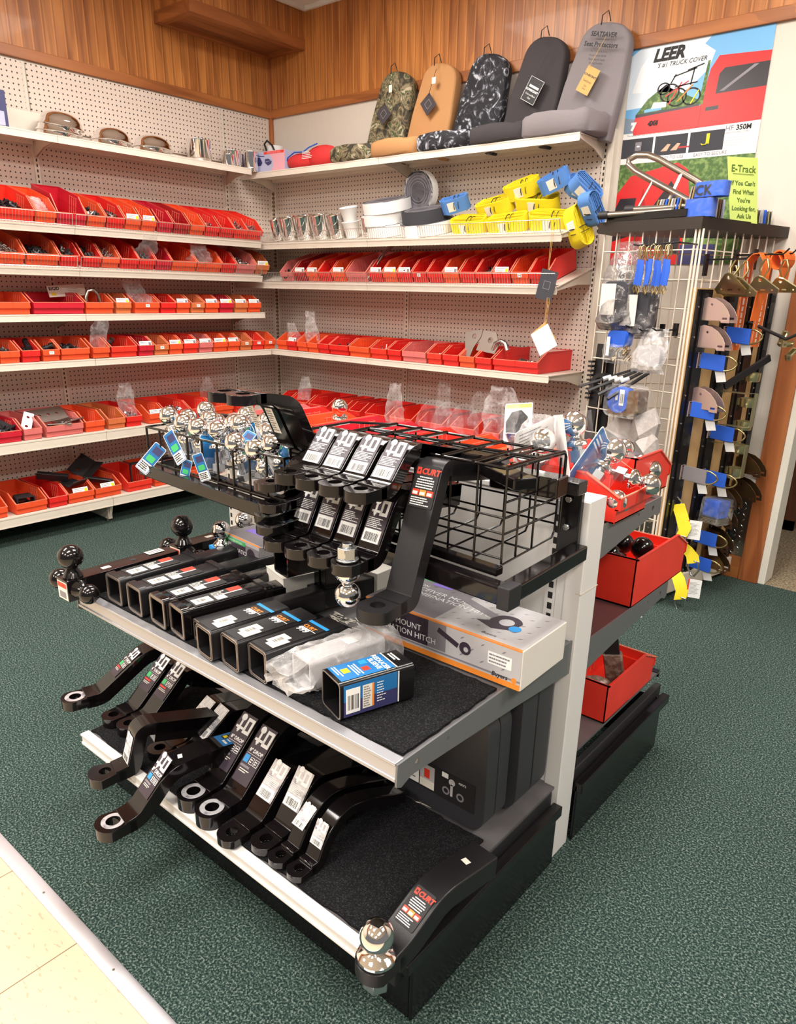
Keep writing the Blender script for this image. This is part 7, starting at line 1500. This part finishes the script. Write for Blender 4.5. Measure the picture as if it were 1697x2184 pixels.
b = MB(); b.push(onL(.0, 1.497, 0)); b.tube([(-.20, 0, .13), (-.18, -.005, .13), (0, .002, .13)], .0035, 'black', n=6); b.tube([(0, 0, 0), (0, 0, .13)], .0035, 'black', n=6); b.pop(); b.build('display_hook', e, smooth=50)
b = MB()
for x, z in ((.10, 1.175), (.04, 1.18), (.16, 1.185)): b.push(onL(x, z, 0)); b.tube([(0, 0, 0), (0, 0, .15), (-.012, .01, .16)], .0035, 'black', n=6); b.cb(0, .0, .008, .018, .05, .012, 'black'); b.pop()
b.build('display_hook', e, smooth=50)
# black arms poking left, and the black rail leaning beside the rack
for i in range(4):
    b = MB(); b.push(onL(.21-.03*i, .985-.0*i, .03)); b.bar((0, .02, 0), (-.13+.02*i, -.05-.012*i, .17), .009, .014, 'dull'); b.cyl((-.05, -.006, .064), (-.07, -.017, .09), .009, 'paper', n=10); b.pop(); o = tag(b.build('slanted_rod', smooth=30), 'black arm with white band slanting down from the grid, %s from the left' % nth[i], 'arm')
for i, (x, z0, z1_, w, lb) in enumerate(((.405, .42, 1.10, .014, 'black ribbed plastic rail leaning beside the wall shelving'), (.370, .55, 1.40, .016, 'tall black rail behind the grid at its left edge'))):
    b = MB(); b.push(FL_); b.bar((-x-.015, z0, .0-.05*i), (-x, z1_, -.03-.05*i), .045, .02, 'dull')
    if i == 0:
        for k in range(9): b.box(-x-.034, -x-.012, .86+.02*k, .868+.02*k, -.01, .02, 'dull')
    b.pop(); tag(b.build('black_rail', smooth=0), lb, 'rail')
bt_ = MB(); bt_.push(FL_); bt_.prism(arc(-.36, .93, .05, -60, 200, 14), -.01, .03, 'dull', holes=[arc(-.36, .93, .032, 0, 360, 16)[:-1]]); bt_.pop(); tag(bt_.build('black_strap_coil', smooth=30), 'black ribbed rubber strap bunched at the left side of the rack', 'strap')
# ---- on the top board
ZT = TOP+.0435
def onT(x, y, F=FL_): v = F @ Vector((x, 0, y)); return T(v.x, v.y, ZT)
e2 = empty('tube_handle', (0, 0, 0), label='bent steel tube ladder rack lying on top with black end caps', cat='tube frame'); e2.matrix_basis = Matrix.Translation((0, 0, 0))
def P3(x, z, w): v = FL_ @ Vector((-x, z, w)); return v
loop = [P3(.365, 1.625, -.00), P3(.21, 1.65, -.04), P3(.10, 1.66, -.07)]
b = MB(); b.tube([P3(.425, 1.622, .03), P3(.30, 1.625, .0), P3(.15, 1.63, -.03)], .012, 'tube', n=12); b.tube([P3(.33, 1.640, -.0), P3(.22, 1.64, -.03), P3(.06, 1.645, -.06)], .012, 'tube', n=12)
b.tube([P3(.06, 1.645, -.04), P3(.25, 1.735, -.06), P3(.365, 1.79, -.07), P3(.41, 1.822, -.075), P3(.415, 1.842, -.08), P3(.38, 1.855, -.085), P3(.33, 1.85, -.09), P3(.28, 1.83, -.095), P3(.12, 1.745, -.10), P3(.02, 1.69, -.10)], .0125, 'tube', n=12); b.build('bent_tube', e2, smooth=60)
b = MB(); b.tube([P3(.45, 1.621, .035), P3(.41, 1.622, .027)], .0155, 'dull', n=14); b.tube([P3(.345, 1.640, .004), P3(.31, 1.640, -.004)], .0155, 'dull', n=14); b.build('end_cap', e2, smooth=40)
b = MB(); b.bar(P3(.325, 1.62, -.03), P3(.275, 1.745, -.06), .022, .006, 'ivory'); b.bar(P3(.20, 1.63, -.05), P3(.17, 1.765, -.09), .022, .006, 'ivory'); b.build('flat_brace', e2, smooth=0)
e2 = empty('perforated_bar', (0, 0, 0), label='black perforated steel channel lying along the front edge of the top board', cat='bar'); b = MB(); b.bar(P3(.43, ZT+.014, -.01), P3(.07, ZT+.018, -.02), .035, .027, 'black'); b.build('channel', e2, smooth=0)
b = MB()
for k in range(11): p = P3(.41-.032*k, ZT+.0295, -.008); b.cyl(p, p+Vector((0, 0, .0006)), .004, 'greyprint', n=8)
b.build('holes', e2, smooth=0)
def stack(x0, n, F, w0, label, h=.075, sgn=-1, m=('zinc', 'yzinc', 'pzinc', 'blue'), dx=.011, lean=8):
    for k in range(n):
        b = MB(); b.push(F @ T(sgn*(x0-dx*k), ZT+.001+h/2, w0) @ RZ(-lean+k)); b.rbox(-.003, .003, -h/2, h/2, -.05, .0, .0025, m[k % len(m)]); b.box(-.0045, .0045, -h/2, h/2, -.052, -.046, m[k % len(m)]); b.pop()
        tag(b.build('track_plate', smooth=0), '%s, %s of the row' % (label, nth[k]), 'fitting', label+'s')
stack(.225, 9, FL_, -.03, 'wrapped strap end plate left of the blue coils', m=('yzinc', 'palecarton', 'zinc', 'blue'), dx=.013, lean=14)
stack(.078, 2, FL_, -.02, 'gold end plate between the blue coils', h=.11)
def coil(F, w, h, d, label, txt=None):
    e = empty('webbing_coil', (0, 0, 0), label=label, cat='strap'); e.matrix_basis = F
    b = MB(); b.rbox(-w/2, w/2, -d, 0, 0, h, .02, 'blue'); b.build('webbing', e, smooth=40)
    b = MB(); b.rbox(-w/2-.003, w/2+.003, -d-.003, .003, .001, h+.003, .02, 'shell'); b.build('shrink_wrap', e, smooth=40)
    if txt: b = MB(); b.push(T(-w*.42, .0006, h*.12) @ RX(90)); b.text(txt, h*.95, 'ink', bold=.001); b.pop(); b.push(T(0, 0, 0)); o = b.build('lettering', e, smooth=0); o.matrix_basis = T(0, .0, 0) @ RZ(0); o.location = (0, -d-.0035, 0)
FLT = FL_ @ Matrix(((1, 0, 0, 0), (0, 0, 1, 0), (0, -1, 0, 0), (0, 0, 0, 1)))     # x along, y into the rack, z up
coil(FLT @ T(-.035, .07, ZT), .115, .065, .06, 'lower coil of shrink wrapped blue webbing at the board corner')
coil(FLT @ T(.000, .075, ZT+.070), .125, .052, .06, 'upper coil of blue webbing with black print at the board corner', 'CK')
stack(.055, 4, FR_, -.01, 'rosy end plate right of the lower blue coil', h=.080, sgn=1, dx=-.018, m=('yzinc2', 'pzinc', 'zinc', 'palecarton'), lean=0)
stack(.130, 3, FR_, -.01, 'end plate in film left of the green sign', h=.070, sgn=1, dx=-.014, m=('yzinc', 'zinc', 'lilac'), lean=0)
stack(.40, 8, FR_, -.03, 'wrapped end plate right of the green sign', h=.062, sgn=1, dx=-.024, m=('palecarton', 'blue', 'yzinc2', 'zinc'), lean=0)
# green sign
e2 = empty('paper_sign', (0, 0, 0), label='lime green E-Track sign standing on the rack board', cat='sign'); e2.matrix_basis = FR_ @ T(.275, ZT+.0, .004) @ RY(-22)
b = MB(); b.add([(-.055, 0, 0), (.075, -.006, 0), (.050, .235, -.03), (-.09, .232, -.03), (-.055, 0, .001), (.075, -.006, .001), (.050, .235, -.029), (-.09, .232, -.029)], [(3, 2, 1, 0), (4, 5, 6, 7), (0, 1, 5, 4), (1, 2, 6, 5), (2, 3, 7, 6), (3, 0, 4, 7)], 'lime'); b.build('card', e2, smooth=0)
M['signink'] = mat('dark_green_ink', (.08, .14, .02), .6)
b = MB()
for t_, s_, y, x in (('E-Track', .036, .180, -.012), ("If You Can't", .023, .132, -.008), ('Find What', .023, .100, -.004), ("You're", .023, .070, 0), ('Looking for,', .023, .040, .004), ('Ask Us', .023, .012, .008)): b.push(T(x, y, .0018-.127*y) @ RX(-7.3)); b.text(t_, s_, 'signink', 'c', bold=.0006); b.pop()
b.box(-.06, .038, .172, .1735, -.0195, -.019, 'signink'); b.build('printed_lettering', e2, smooth=0)
# paper scraps on the carpet
for i, (x, y, lb) in enumerate(((3.20, -.78, 'small white paper scrap on the carpet before the rack caster'), (3.13, -.90, 'tiny white scrap on the carpet near the island'))):
    tag(MB().box(-.008, .008, -.006, .006, 0, .001, 'paper').build('paper_scrap', smooth=0, loc=(x, y, .0005)), lb, 'scrap')
